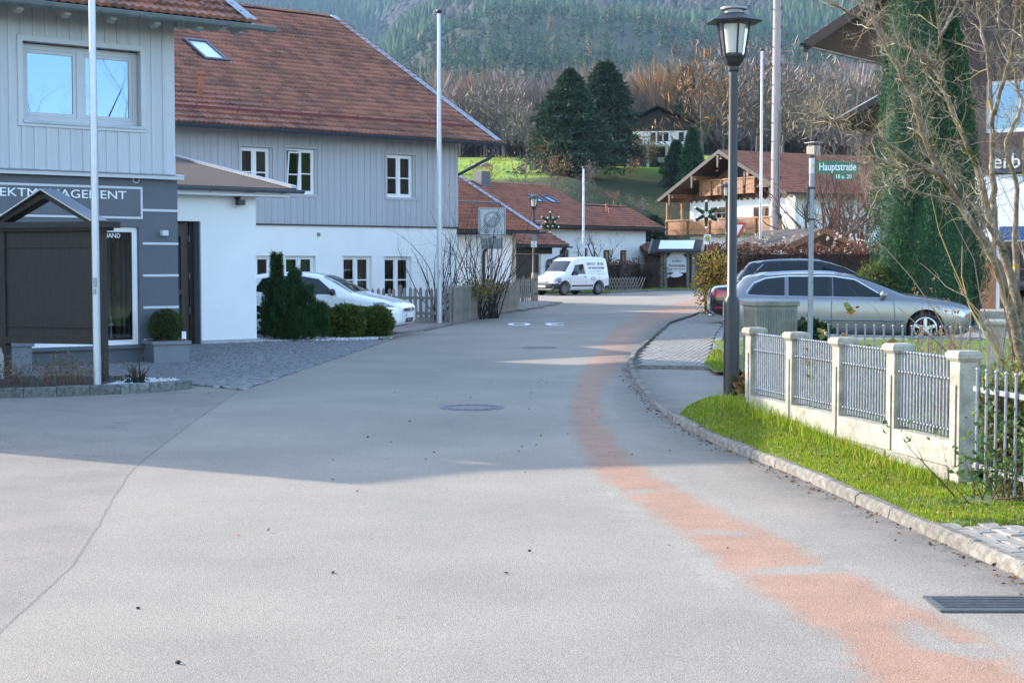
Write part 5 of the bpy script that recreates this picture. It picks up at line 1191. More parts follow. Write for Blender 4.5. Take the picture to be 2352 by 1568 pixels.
# ---- black saloon, only its tail shows
m_blackp = M('black_paint', (.012, .013, .016), .12, .2, coat=1.)
ST_S = [(0, .34, .55, .58, .64, .5), (.05, .25, .72, .66, .71, .62), (.2, .19, .83, .70, .77, .70), (.6, .17, .88, .76, .87, .76), (1.2, .17, .90, .85, .97, .78), (1.5, .17, .905, .89, 1.02, .75), (2.3, .17, .905, .92, 1.37, .60), (2.8, .17, .905, .93, 1.42, .58), (3.3, .17, .905, .94, 1.39, .57), (3.7, .175, .90, .95, 1.25, .6), (4.0, .18, .89, .955, 1.08, .68), (4.2, .2, .88, .95, 1.045, .72), (4.45, .24, .85, .93, 1.035, .70), (4.56, .3, .8, .86, .97, .66), (4.62, .38, .66, .76, .82, .55)]
sl, bv = car('saloon_car', 'black saloon of which only the tail shows behind the silver estate', 4.62, ST_S, m_blackp, (7.62, 41.2, .03), -4, .9, 3.71, .32,
    [[(1.75, .95), (2.3, 1.26), (2.75, 1.32), (2.75, .96)], [(2.82, .96), (2.82, 1.32), (3.3, 1.28), (3.65, 1.1), (3.7, .98)]], [(1.55, -.7), (2.25, -.54), (2.25, .54), (1.55, .7)], [(3.4, -.5), (3.95, -.6), (3.95, .6), (3.4, .5)],
    tail=[[(4.2, .74), (4.5, .70), (4.56, .84), (4.4, .92), (4.12, .90)]], mir=(1.7, 1.0))
patch(sl, bv, [(-.62, .80), (-.3, .80), (-.3, .90), (-.6, .90)], 'rear', m_redlamp, 'tail_light', .006, 4.62, .06); patch(sl, bv, [(.3, .80), (.62, .80), (.6, .90), (.3, .90)], 'rear', m_redlamp, 'tail_light', .006, 4.62, .06)
patch(sl, bv, [(-.26, .62), (.26, .62), (.26, .73), (-.26, .73)], 'rear', m_plate, 'number_plate', .01, 4.62, .1); patch(sl, bv, [(4.3, .42), (4.5, .42), (4.5, .47), (4.3, .47)], 'side', m_redlamp, 'reflector', .006, 4.62, .06, -1)
for s_ in (-1, 1): MB().tube([(-2.15, s_ * .5, .24), (-2.32, s_ * .5, .24)], .04, 10).build('exhaust', m_chrome, sl)
# ---- dark estate with roof rails behind it
m_navy = M('anthracite_paint', (.014, .016, .02), .3, .1, coat=.35)
ST_U = [(a, b + .1, c, d + .2, e + .29, f) for a, b, c, d, e, f in ST_E]
su, bv = car('dark_estate_car', 'dark estate car with pale roof rails behind the silver one', 4.92, ST_U, m_navy, (8.98, 44.6, .03), -6, .93, 3.77, .36,
    [[(1.72, 1.155), (1.85, 1.25), (2.3, 1.53), (2.72, 1.63), (2.72, 1.17)], [(2.8, 1.17), (2.8, 1.635), (3.6, 1.63), (3.6, 1.18)], [(3.68, 1.18), (3.68, 1.62), (4.15, 1.55), (4.4, 1.2)]],
    [(1.34, -.72), (2.25, -.56), (2.25, .56), (1.34, .72)], [(4.53, -.5), (4.68, -.56), (4.68, .56), (4.53, .5)], tail=[[(4.5, .98), (4.82, .92), (4.86, 1.04), (4.7, 1.14), (4.5, 1.1)]], roofrail=(2.3, 4.3, .56), mir=(1.75, 1.2))
for s_ in (-1, 1): line(su, bv, [(4.1, 1.6), (4.3, 1.42), (4.46, 1.2)], 4.92, s_, m_chrome, .012, 'window_trim')
# ---- white delivery van
ST_V = [(0, .42, .55, .62, .68, .5), (.05, .3, .74, .72, .78, .64), (.2, .25, .84, .80, .92, .74), (.5, .23, .88, .90, 1.05, .76), (.85, .22, .895, .98, 1.14, .76), (1.0, .22, .90, 1.0, 1.2, .74), (1.3, .22, .90, 1.04, 1.52, .70), (1.62, .22, .90, 1.07, 1.84, .68), (1.9, .22, .90, 1.08, 1.95, .70), (2.4, .22, .90, 1.09, 2.0, .72), (3.3, .22, .90, 1.09, 2.02, .72), (4.1, .23, .895, 1.08, 2.0, .715), (4.25, .25, .89, 1.06, 1.95, .70), (4.32, .3, .87, 1.03, 1.75, .70), (4.36, .4, .8, .95, 1.3, .66)]
vn, bv = car('delivery_van', 'white delivery van with grey lettering parked at the far bend', 4.36, ST_V, m_wcar, (3.05, 80.2, 0), 180 + 46, .80, 3.46, .33,
    [[(1.32, 1.08), (1.55, 1.30), (1.75, 1.58), (2.35, 1.62), (2.42, 1.10), (1.9, 1.10), (1.8, 1.04), (1.36, 1.02)]],
    [(1.03, -.68), (1.6, -.6), (1.6, .6), (1.03, .68)], [(4.3, -.5), (4.34, -.5), (4.34, .5), (4.3, .5)], rim=m_rimd, spokes=12, handles=[(2.25, .93)], gaps=[[(1.2, .4), (1.2, .95)], [(2.45, .35), (2.45, 1.65)], [(3.5, .8), (3.52, 1.9)]],
    head=[[(.12, .66), (.2, .62), (.5, .66), (.56, .92), (.3, .9), (.15, .78)]], mir=(1.5, 1.2), mirm=m_trimk, cat='van', belt='black')
for s_ in (-1, 1):
    patch(vn, bv, [(.02, .27), (.45, .25), (.42, .55), (.38, .62), (.02, .62)], 'side', m_trimk, 'bumper_cover', .012, 4.36, .08, s_)
    patch(vn, bv, [(1.3, .46), (3.0, .46), (3.0, .53), (1.3, .53)], 'side', m_trimk, 'rubbing_strip', .014, 4.36, .15, s_); patch(vn, bv, [(3.95, .3), (4.3, .3), (4.3, .5), (3.95, .46)], 'side', m_trimk, 'rear_bumper', .012, 4.36, .08, s_)
    for f0 in (.80, 3.46):
        a = [(f0 + .44 * math.cos(t), .33 + .45 * math.sin(t)) for t in np.linspace(0, math.pi, 13)] + [(f0 + .37 * math.cos(t), .32 + .38 * math.sin(t)) for t in np.linspace(math.pi, 0, 13)]
        for k in range(12): patch(vn, bv, [a[k], a[k + 1], a[24 - k], a[25 - k]], 'side', m_trimk, 'arch_trim', .014, 4.36, .3, s_)
patch(vn, bv, [(-.8, .28), (.8, .28), (.8, .62), (-.8, .62)], 'front', m_trimk, 'front_bumper', .012, 4.36, .1); patch(vn, bv, [(-.5, .64), (.5, .64), (.5, .72), (-.5, .72)], 'front', m_trimk, 'grille', .01, 4.36, .1); patch(vn, bv, [(-.26, .42), (.26, .42), (.26, .53), (-.26, .53)], 'front', m_plate, 'number_plate', .03, 4.36, .2)
m_vink = M('grey_van_lettering', (.16, .165, .19), .5); m_vink2 = M('slate_van_lettering', (.07, .075, .1), .5)
def van_text(body, f0, f1, z, size, mat, shear=0., bold=0.):
    me = text_mesh(body, size, ext=0, shear=shear, bold=bold, width=f1 - f0); me.materials.clear(); me.materials.append(mat)
    for v in me.vertices:
        hit = bv.ray_cast(Vector((4.36 / 2 - f0 - v.co.x, 3, z + v.co.y)), Vector((0, -1, 0))); v.co = hit[0] + Vector((0, .006, 0))
    link('lettering', me, vn)
van_text('SERVICE - MOBIL', 2.62, 4.0, 1.56, .2, m_vink, .3, .006); van_text('AUTOHAUS WEYERER', 2.68, 4.02, 1.36, .16, m_vink2, 0, .006)
van_text('Ihr Ford-Händler in', 2.76, 3.9, 1.21, .1, m_vink2); van_text('Tel.   E-Mail: autohaus-weyerer', 2.76, 4.06, 1.08, .07, m_vink)
el = [(3.02 + .2 * math.cos(t), .86 + .095 * math.sin(t)) for t in np.linspace(0, 2 * math.pi, 21)[:-1]]; patch(vn, bv, el, 'side', m_vink, 'oval_badge', .006, 4.36, .1, 1)
el = [(3.02 + .15 * math.cos(t), .86 + .06 * math.sin(t)) for t in np.linspace(0, 2 * math.pi, 17)[:-1]]; patch(vn, bv, el, 'side', m_wcar, 'oval_badge_field', .010, 4.36, .1, 1)
el = [(2.9 + .24 * k / 8, .855 + .02 * math.sin(k * 1.6)) for k in range(9)]; patch(vn, bv, el + [(p[0], p[1] + .018) for p in el[::-1]], 'side', m_vink2, 'oval_badge_script', .013, 4.36, .1, 1)
MB().tube([(.75, 0, 1.9), (.62, 0, 2.12)], .008, 5).build('aerial', m_trimk, vn)
# ================================================================ STREET FURNITURE
m_lampglass = glass_mat('lantern_glass', (.92, .93, .92), .12); m_lampin = M('lantern_diffuser', (.75, .75, .72), .5)
def lantern(name, label, loc, rz, h, group='black street lanterns'):
    t = T(name, label, 'street lamp', loc, rz, group)
    MB().lathe([(.085, -.25), (.085, h * .265), (.078, h * .275), (.052, h * .285), (.048, h * .8), (.045, h - .56)], 20).build('post', m_black, t, smooth=50)
    z = h - .62
    MB().lathe([(.05, z), (.06, z + .02), (.06, z + .06), (.095, z + .10), (.125, z + .17)], 6, rot=R(30)).build('lantern_base', m_black, t)
    b = MB()
    for k in range(6):
        a = 2 * math.pi * k / 6 + R(30); c, s_ = math.cos(a), math.sin(a); b.tube([(c * .122, s_ * .122, z + .16), (c * .178, s_ * .178, z + .53)], .012, 6)
    b.lathe([(.128, z + .15), (.135, z + .175), (.118, z + .18), (.118, z + .15)], 6, rot=R(30)); b.build('lantern_frame', m_black, t)
    for k in range(6):
        a0, a1 = 2 * math.pi * k / 6 + R(30), 2 * math.pi * (k + 1) / 6 + R(30)
        MB().add([(math.cos(a0) * .12, math.sin(a0) * .12, z + .18), (math.cos(a1) * .12, math.sin(a1) * .12, z + .18), (math.cos(a1) * .172, math.sin(a1) * .172, z + .52), (math.cos(a0) * .172, math.sin(a0) * .172, z + .52)], [(0, 1, 2, 3)]).build('pane', m_lampglass, t)
    MB().lathe([(.09, z + .2), (.10, z + .3), (.135, z + .5)], 10).build('diffuser', m_lampin, t, smooth=40); MB().tube([(0, 0, z + .18), (0, 0, z + .48)], .025, 8).build('lamp_bulb', m_whitep, t)
    MB().lathe([(.31, z + .525), (.315, z + .535), (.20, z + .60), (.14, z + .62), (.02, z + .62)], 6, rot=R(30)).build('lantern_roof', m_black, t)
    MB().lathe([(.10, z + .62), (.10, z + .66), (.145, z + .665), (.145, z + .685), (.02, z + .69)], 12).build('roof_vent', m_galv, t); return t
L1 = lantern('street_lantern', 'black hexagonal lantern beside the concrete garden fence, largest of the three', (2.38, 16.5, .1), 8, 4.22)
L2 = lantern('street_lantern', 'black lantern at the wooden gate, carrying a star and small signs', (.93, 65, 0), 8, 4.5)
L3 = lantern('street_lantern', 'black lantern with star, mostly hidden behind the nearest lamp post', (8.0, 57, 0), 8, 4.6)
m_fir = M('fir_garland', (.015, .045, .012), .9, var=.5, vs=30, bump=1., bs=60); m_bulb = M('white_bulb', (.85, .85, .83), .3)
def star(label, c, r, attach, arm):
    t = T('garland_star', label, 'christmas star', c, 0, 'garland stars on lamp posts'); 
    for k in range(6):
        a = math.pi / 2 + k * math.pi / 3; d = Vector((math.cos(a), 0, math.sin(a))); b = MB(); n = 9
        pts = [d * (r * (.22 + .75 * i / n)) for i in range(n + 1)]; b.tube(pts, [r * .16 * (1 - .3 * i / n) for i in range(n + 1)], 7)
        for _ in range(90):
            i = random.random(); p = d * (r * (.22 + .75 * i)); q = Vector((random.gauss(0, 1), random.gauss(0, 1), random.gauss(0, 1))).normalized() * r * .24
            s_ = q.cross(d).normalized() * .012; b.add([p + s_, p - s_, p + q], [(0, 1, 2)])
        b.build('star_arm', m_fir, t, fix=False); MB().sphere(d * r * 1.04 + Vector((0, -.03, 0)), r * .09, 8, 5).build('bulb', m_bulb, t)
        e = Vector((math.cos(a + math.pi / 6), 0, math.sin(a + math.pi / 6))); MB().sphere(e * r * .52 + Vector((0, -.06, 0)), r * .085, 8, 5).build('bulb', m_bulb, t)
    b = MB(); b.tube([attach, (0, .03, 0.03)], .018, 6); b.tube([Vector(attach) + Vector((0, 0, -.55)), Vector(attach) * .4 + Vector((0, .0, -.02))], .014, 6); b.build('bracket', m_alu, t)
star('fir garland star with white bulbs on the lamp near the wooden gate', (1.62, 64.9, 3.41), .40, (-.68, .1, .05), 1)
star('fir garland star with white bulbs in front of the chalet', (7.24, 56.95, 3.48), .47, (.74, .05, .05), -1)
def sign_plate(root, name, x0, x1, z0, z1, y, mat, r=.02): return MB().b2(x0, x1, y, y + .012, z0, z1).build(name, mat, root)
m_green = M('street_sign_green', (.025, .16, .075), .35); m_signw = M('reflective_white', (.78, .79, .8), .35); m_signgrey = M('sign_back_grey', (.20, .215, .225), .5, .3)
# small signs on the second lantern
sx = T('street_name_sign', 'green street name plate on the lamp near the wooden gate', 'sign', (.93, 64.93, 0), 12); MB().b2(-.36, -.06, -.01, .006, 3.26, 3.44).build('plate', m_green, sx); MB().b2(-.3, -.1, -.014, -.011, 3.33, 3.38).build('lettering_bar', m_signw, sx)
sx = T('guide_sign', 'small brown and white guide plate on the lamp near the wooden gate', 'sign', (.93, 64.93, 0), -10); MB().b2(.07, .36, -.01, .006, 2.92, 3.08).build('plate', M('pale_brown_sign', (.36, .29, .2), .5), sx)
sx = T('cycle_route_sign', 'square white cycle route sign with green arrow on the lamp post', 'sign', (.93, 64.86, 0), 0); MB().b2(-.12, .12, -.01, .006, 2.34, 2.60).build('plate', m_signw, sx, bevel=.01)
MB().prism([(-.05, 2.49), (.0, 2.545), (-.025, 2.565), (.045, 2.57), (.04, 2.50), (.018, 2.525), (-.03, 2.475)], -.026, -.021, 'y').build('arrow', m_green, sx)
cyc = MB()
for u in (-.04, .04): cyc.tube([(u + .028 * math.cos(t), -.024, 2.40 + .028 * math.sin(t)) for t in np.linspace(0, 6.28, 13)], .005, 4, False)
cyc.tube([(-.04, -.024, 2.40), (-.01, -.024, 2.44), (.03, -.024, 2.44), (.04, -.024, 2.40)], .005, 4); cyc.build('bicycle_mark', m_green, sx)
MB().b2(-.1, .1, -.004, .008, 2.63, 2.88).build('upper_plate', m_signgrey, sx)
# street sign on its own post
ss = T('street_sign', 'green Hauptstraße street sign on a galvanised post before the silver estate', 'street sign', (4.31, 22, .1), 0)
MB().lathe([(.038, -.3), (.038, 3.0)], 14).build('post', m_galv, ss, smooth=50); MB().lathe([(.042, 2.84), (.042, 3.06)], 14).build('sleeve', m_alu, ss, smooth=50); MB().lathe([(.04, 3.06), (.041, 3.1), (.02, 3.105)], 14).build('post_cap', m_black, ss)
pl = MB().b2(.065, .675, -.012, .002, 2.84, 3.02).build('plate', m_green, ss); text('Hauptstraße', .155, m_signw, pl, (.105, -.014, 2.885), width=.53, ext=.001, bold=.003)
p2 = MB().b2(.32, .60, -.012, .002, 2.755, 2.835).build('number_plate', m_green, ss); text('18 a. 20', .085, m_signw, p2, (.345, -.014, 2.768), width=.225, ext=.001, bold=.0015)
MB().b2(-.012, .022, -.0455, -.0425, 2.93, 2.97).build('sticker', M('yellow_sticker', (.7, .5, .03), .5), ss)
mb = MB(); mb.b2(-.062, -.048, -.02, .02, 2.15, 2.66); [mb.b2(-.065, .045, -.045, .045, z, z + .025) for z in (2.17, 2.62)]; mb.build('spare_bracket', m_black, ss)
# end of zone sign
zs = T('zone_sign', 'end of 30 zone sign behind the bare shrub, grey plate below', 'road sign', (-.62, 47.2, 0), 6)
MB().lathe([(.03, 0), (.03, 3.35)], 10).build('post', m_galv, zs, smooth=50); MB().b2(-.42, .42, -.05, -.035, 2.49, 3.36).build('plate', M('aged_sign_white', (.5, .51, .52), .5), zs, bevel=.006)
m_sgrey = M('sign_grey', (.28, .285, .29), .5); m_sblack = M('sign_black', (.03, .03, .03), .5)
mb = MB(); frame_rect(mb, -.39, .39, 2.52, 3.33, .018, -.054, -.0515); mb.build('border', m_sblack, zs)
ring = MB(); n = 32
for k in range(n):
    a, b = 2 * math.pi * k / n, 2 * math.pi * (k + 1) / n
    ring.add([(r * math.cos(q), -.0555, 3.0 + r * math.sin(q)) for r, q in ((.19, a), (.26, a), (.26, b), (.19, b))], [(0, 1, 2, 3)])
ring.build('grey_ring', m_sgrey, zs); text('30', .26, m_sgrey, zs, (0, -.0555, 2.91), ext=.0005, center=True, width=.24); text('ZONE', .17, m_sgrey, zs, (0, -.0555, 2.58), ext=.0005, center=True, width=.42)
for k in range(5): MB().beam((-.3 + k * .045 - .06, -.058, 2.62 - k * .028 + .05), (.3 + k * .045 - .1, -.058, 3.3 - k * .028 - .02), .014, .002, (0, 1, 0)).build('black_bar', m_sblack, zs)
MB().b2(-.33, .34, .03, .045, 2.1, 2.43).build('rear_plate', m_signgrey, zs, bevel=.005); MB().b2(-.3, .15, .0, .029, 2.24, 2.27).build('plate_rail', m_galv, zs)
# yield sign, bus stop sign
ys_ = T('yield_sign', 'white yield triangle with red border half hidden by the lamp post', 'road sign', (8.4, 57.0, 0), -14)
MB().lathe([(.03, 0), (.03, 3.2)], 8).build('post', m_galv, ys_)
MB().prism([(-.36, 3.16), (.36, 3.16), (0, 2.54)], -.05, -.038, 'y').build('plate', M('sign_red', (.55, .03, .035), .4), ys_); MB().prism([(-.235, 3.09), (.235, 3.09), (0, 2.69)], -.056, -.052, 'y').build('white_field', m_signw, ys_)
bs_ = T('bus_stop_sign', 'white bus stop sign with green H in a yellow disc', 'sign', (11.0, 86, 0), 0); MB().lathe([(.03, 0), (.03, 3.3)], 8).build('post', m_galv, bs_); MB().b2(-.2, .2, -.05, -.036, 2.72, 3.28).build('plate', m_signw, bs_)
MB().lathe([(.165, 0), (.165, .004)], 24).tf(Matrix.Translation((0, -.052, 3.05)) @ Matrix.Rotation(R(90), 4, 'X')).build('green_ring', m_green, bs_); MB().lathe([(.135, 0), (.135, .004)], 24).tf(Matrix.Translation((0, -.058, 3.05)) @ Matrix.Rotation(R(90), 4, 'X')).build('yellow_disc', M('yellow_disc', (.75, .6, .04), .5), bs_)
text('H', .24, m_green, bs_, (0, -.065, 2.967), ext=.001, center=True, bold=.008)
# flagpoles and the tall wooden pole
def pole(name, label, loc, h, r0, r1, mat, cap=True, cat='flagpole', cleat=True):
    t = T(name, label, cat, loc, 0); MB().lathe([(r0, -.2), (r0, h * .3), (r1, h - .02)], 16).build('shaft', mat, t, smooth=50)
    if cap: MB().lathe([(r1 * 1.1, h - .05), (r1 * 1.9, h), (r1 * 1.6, h + .05), (.005, h + .07)], 12).build('cap', m_black if cap == 'dark' else m_galv, t, smooth=50)
    if cleat: MB().b2(-.02, .025, -r0 - .012, -r0 + .01, 1.35, 1.47).b2(-.012, .016, -r0 - .03, -r0, 1.26, 1.33).build('cleat', m_galv, t)
    return t
pole('flagpole', 'aluminium flagpole in the flower bed by the dark notice board', (-5.28, 19.35, 0), 8.5, .048, .036, m_alu)
pole('flagpole', 'aluminium flagpole at the wooden fence before the long house', (-1.97, 41.5, 0), 8.42, .075, .045, m_alu, 'dark')
pole('flagpole', 'white flagpole behind the delivery van', (4.05, 86.5, 0), 7.05, .075, .055, M('old_white_paint', (.62, .63, .66), .6, var=.25, vs=5), 'dark')
pole('flagpole', 'thin aluminium flagpole with mushroom cap near the tall wooden pole', (9.28, 57, 0), 9.55, .06, .045, m_alu, 'dark')
wp_ = T('wooden_mast', 'tall weathered wooden mast with rusty iron steps before the chalet', 'mast', (12.75, 74, 0), 0)
MB().lathe([(.24, -.2), (.22, 7), (.17, 19)], 14).build('trunk', M('grey_mast_wood', (.33, .29, .28), .8, var=.3, vs=5, stretch=(7, 7, .4), bump=.4, bs=40), wp_, smooth=60)
for k in range(16): MB().b2(.17, .27, -.1, -.07, 3 + k * .9, 3.16 + k * .9).b2(-.25, -.17, -.1, -.07, 3 + k * .9, 3.05 + k * .9).build('iron_step', M('rusty_iron', (.16, .07, .045), .8), wp_)
for sgn in (1,): MB().tube([(.1, -.26, 0), (.1, -.22, 9)], .012, 5).build('cable', m_black, wp_)

# ================================================================ NOTICE BOARD, PLANTERS, BED
nb = T('notice_board', 'dark wooden notice board with small gable roof at the left edge', 'notice board', (-6.2, 20.42, .0), -17)
for x in (-.72, .78):
    MB().b2(x - .075, x + .075, -.06, .06, 0, 2.15).build('post', m_darkwood, nb); MB().prism([(x - .045, .02), (x + .045, .02), (x + .045, .40), (x, .52), (x - .045, .40)], -.072, -.062, 'y').build('post_shoe', m_galv if x > 0 else m_galv, nb)
pb = MB().b2(-.645, .705, -.03, .04, .63, 2.1).build('panel', m_darkwood, nb)
for z in (.72, 1.0, 1.5, 2.0): pass
MB().b2(-.645, .705, -.055, -.031, .80, .82).build('panel_rail', m_darkwood, nb); MB().b2(-.645, .705, -.05, -.031, 1.86, 1.88).build('panel_rail', m_darkwood, nb); MB().b2(-.645, .705, -.075, .05, .58, .66).build('bottom_rail', m_darkwood, nb)
MB().b2(-1.0, 1.0, -.16, .16, 2.12, 2.20).b2(-.93, .93, -.11, .11, 2.08, 2.12).build('cornice', m_darkwood, nb)
MB().prism([(-.72, 2.2), (-.62, 2.2), (.02, 2.52), (.64, 2.2), (.74, 2.2), (.02, 2.61)], -.12, .12, 'y').build('gable_frame', m_darkwood, nb)
for s_ in (-1, 1): MB().beam((s_ * .76 + .02, 0, 2.21), (.02, 0, 2.63), .40, .018, (0, 0, 1)).build('gable_cover', m_zinc, nb)
BL = [(-9.5, 18.06), (-7.6, 18.36), (-6.27, 18.70), (-5.25, 19.12), (-4.6, 19.6), (-4.3, 20.0), (-4.28, 20.25), (-4.5, 20.44), (-5.19, 20.6), (-9.5, 20.84)]
sheet('flower_bed_soil', BL, .09, M('bed_soil', (.05, .038, .028), .95, var=.4, vs=15))
def pebbles(name, label, poly, n, z, r0, r1, cols):
    P = np.array(poly); x = rng.uniform(P[:, 0].min(), P[:, 0].max(), n * 3); y = rng.uniform(P[:, 1].min(), P[:, 1].max(), n * 3); k = np.where(in_poly(x, y, poly))[0][:n]
    ico = np.array([(1, 0, 0), (-1, 0, 0), (0, 1, 0), (0, -1, 0), (0, 0, 1), (0, 0, -1)], 'f'); fc_ = np.array([(0, 2, 4), (2, 1, 4), (1, 3, 4), (3, 0, 4), (2, 0, 5), (1, 2, 5), (3, 1, 5), (0, 3, 5)])
    s_ = rng.uniform(r0, r1, (len(k), 1, 1)) * rng.uniform(.6, 1.2, (len(k), 1, 3)); a = rng.uniform(0, 6.28, len(k)); V = ico[None] * s_
    vx = V[..., 0] * np.cos(a)[:, None] - V[..., 1] * np.sin(a)[:, None]; vy = V[..., 0] * np.sin(a)[:, None] + V[..., 1] * np.cos(a)[:, None]
    V = np.stack([vx + x[k][:, None], vy + y[k][:, None], V[..., 2] + z + r0 * .5], 2).reshape(-1, 3); Fq = (fc_[None] + (np.arange(len(k)) * 6)[:, None, None]).reshape(-1, 3)
    c = np.array(cols)[rng.integers(0, len(cols), len(k))]; return tag(np_mesh(name, V, Fq, attr_mat('pebble', .8, .3), col=np.repeat(c, 6, 0)), label, 'pebbles', kind='stuff')
WP = [(.62, .62, .62), (.5, .5, .5), (.7, .7, .68), (.4, .38, .36)]
pebbles('bed_pebbles', 'white pebbles round the cut shrub in the flower bed', [(-5.2, 19.16), (-4.6, 19.62), (-4.3, 20.0), (-4.3, 20.25), (-4.55, 20.42), (-5.15, 20.55)], 1300, .09, .012, .03, WP)
pebbles('border_pebbles', 'white gravel strip under the conifer and the box bushes', [(-5.35, 31.78), (-2.72, 32.65), (-2.62, 33.3), (-4.9, 33.5), (-5.9, 32.4)], 2600, .02, .015, .035, WP)
m_planter = M('grey_planter', (.15, .165, .19), .55, var=.08, vs=4)
def planter(label, loc, rz, sx, sy, h):
    t = T('planter', label, 'planter', loc, rz, 'square grey planters'); MB().b2(-sx / 2, sx / 2, -sy / 2, sy / 2, 0, h - .06).build('box', m_planter, t); MB().b2(-sx / 2 - .03, sx / 2 + .03, -sy / 2 - .03, sy / 2 + .03, h - .058, h).build('rim', m_planter, t, bevel=.006)
    MB().b2(-sx / 2 + .04, sx / 2 - .04, -sy / 2 + .04, sy / 2 - .04, h - .03, h + .012).build('soil', MATS['bed_soil'], t)
planter('square grey planter with the clipped box ball by the dark door', (-5.72, 25.18, .02), 39 - 8, .60, .55, .36); planter('square grey planter behind the notice board', (-7.62, 23.0, .02), 39, .55, .5, .44)
pc = T('price_card', 'small white card stuck in the planter with the box ball', 'card', (-5.42, 25.15, .36), 20); MB().b2(-.035, .035, -.003, .003, .0, .17).build('card', m_whitep, pc); MB().b2(-.026, .026, -.006, -.004, .02, .05).build('print', m_inkr, pc)
tw = T('concrete_trough', 'low grey concrete trough wall between the conifer and the box bushes', 'wall', (-4.35, 33.4, 0), 6); MB().b2(-.8, 1.0, 0, .5, 0, .28).build('block', m_concd, tw); MB().b2(-.82, 1.02, -.02, .52, .28, .32).build('coping', m_conc, tw)

# ================================================================ WOODEN PICKET FENCES
def picket_fence(name, label, pl, h, step, pw, gap_pat, posts=1.9, pointed=True, z=.02, dense=False):
    root = T(name, label, 'fence', (pl[0][0], pl[0][1], 0), 0); o0 = np.array(pl[0]); P = resample(pl, step)
    for i in range(len(P) - 1):
        a, b = P[i] - o0, P[i + 1] - o0; an = math.atan2(b[1] - a[1], b[0] - a[0]); w = pw * random.uniform(.92, 1.06); hh = h + random.uniform(-.025, .025)
        prof = [(-w / 2, z + .05), (w / 2, z + .05), (w / 2, hh - .06), (0, hh) if pointed else (w / 2 - .01, hh), (-w / 2, hh - .06)]
        o = MB().prism(prof, -.012, .012, 'y').build('picket', m_grey_wood, root); o.location = ((a[0] + b[0]) / 2, (a[1] + b[1]) / 2, 0); o.rotation_euler = (random.gauss(0, .012), random.gauss(0, .012), an)
    Q = resample(pl, posts)
    for zz in (.28, h - .28):
        for i in range(len(Q) - 1):
            a, b = Q[i] - o0, Q[i + 1] - o0; d = (b - a) / np.linalg.norm(b - a); n_ = np.array([-d[1], d[0]]) * .04; MB().beam((a[0] + n_[0], a[1] + n_[1], zz), (b[0] + n_[0], b[1] + n_[1], zz), .045, .08).build('rail', m_grey_wood, root)
    for q in Q:
        a = q - o0; MB().lathe([(.055, 0), (.055, h + .03), (.03, h + .07)], 8).build('post', m_grey_wood, root).location = (a[0] - .06, a[1] + .09, 0)
    return root
picket_fence('picket_fence', 'grey wooden picket fence with open gaps behind the white hatchback', [(-6.2, 43.3), (-4.0, 42.7), (-2.1, 41.9), (-1.62, 41.5)], .98, .165, .085, None)
picket_fence('board_fence', 'dense weathered board fence along the road bend', [(-1.60, 41.55), (-.65, 47.3), (.22, 52.6)], 1.02, .135, .128, None, dense=True)
picket_fence('gate_fence', 'short grey picket fence with square end post at the street lantern', [(.1, 62.9), (.95, 64.3)], 1.05, .17, .09, None, .82)
gp = T('gate_post', 'square brown timber post at the foot of the lantern by the gate', 'post', (.96, 64.45, 0), 20); MB().b2(-.11, .11, -.11, .11, 0, 1.25).build('shaft', m_grey_wood, gp); MB().b2(-.13, .13, -.13, .13, .35, .4).b2(-.13, .13, -.13, .13, .95, 1.0).build('iron_band', m_black, gp)

# ================================================================ CONCRETE AND STEEL GARDEN FENCE
CF = T('garden_fence', 'pale concrete post fence with grey steel rods above the grass verge', 'fence', (3.12, 10.5, 0), math.degrees(math.atan2(3.8, -.84)))
SPN = math.hypot(3.8, .84) / 4      # local x runs from the near post to the far one, y to the road side is +
def fpost(root, x, y, top, base, w=.135, cap=True, name='post'):
    z0, z1 = base, top - .075; h = w / 2; ch = .0
    o = MB().b2(x - h, x + h, y - h, y + h, z0, z1).build(name, m_conc, root, bevel=.006)
    for fy in (-1, 1): MB().b2(x - h * .45, x + h * .45, y + fy * (h + .001), y + fy * (h + .012), z0 + .3, z1 - .16).build('raised_panel', m_conc, o, bevel=.004)
    if cap: MB().add([(x + a * q, y + b * q, z) for z, q in ((z1, h + .004), (z1 + .025, h + .026), (z1 + .055, h + .026), (z1 + .075, h + .008)) for a, b in ((-1, -1), (1, -1), (1, 1), (-1, 1))],
        [(0, 1, 2, 3), (12, 13, 14, 15)] + [(r * 4 + k, r * 4 + (k + 1) % 4, r * 4 + 4 + (k + 1) % 4, r * 4 + 4 + k) for r in range(3) for k in range(4)]).build('cap', m_conc, o)
    return o
for k in range(5): fpost(CF, k * SPN, 0, 1.05, -.05)
def rod(parent, p, q, r, ball=True, mat=None):
    b = MB().tube([p, q], r, 7); b.sphere(Vector(q) + Vector((0, 0, r * .8)), r * 1.55, 8, 5)
    return b.build('rod', mat or m_galv, parent, smooth=50)
for k in range(4):
    x0, x1 = k * SPN + .072, (k + 1) * SPN - .072
    MB().b2(x0 - .012, x1 + .012, -.06, .066, .24, .415).build('base_wall', m_conc, CF, bevel=.008); MB().b2(x0 - .01, x1 + .01, -.05, .078, -.1, .238).build('footing', m_concd, CF)
    pn = MB()
    for z in (.49, .845): pn.b2(x0, x1, -.008, .008, z - .012, z + .012)
    po = pn.build('panel', m_galv, CF)
    for i in range(17):
        x = x0 + .02 + (x1 - x0 - .04) * i / 16; rod(po, (x, .018, .44), (x, .018, .985), .009)
    for z in (.49, .845):
        cl_ = MB(); [cl_.sphere((x0 + .02 + (x1 - x0 - .04) * i / 16, .034, z), .012, 6, 4) for i in range(17)]; cl_.build('rivets', m_galv, po)
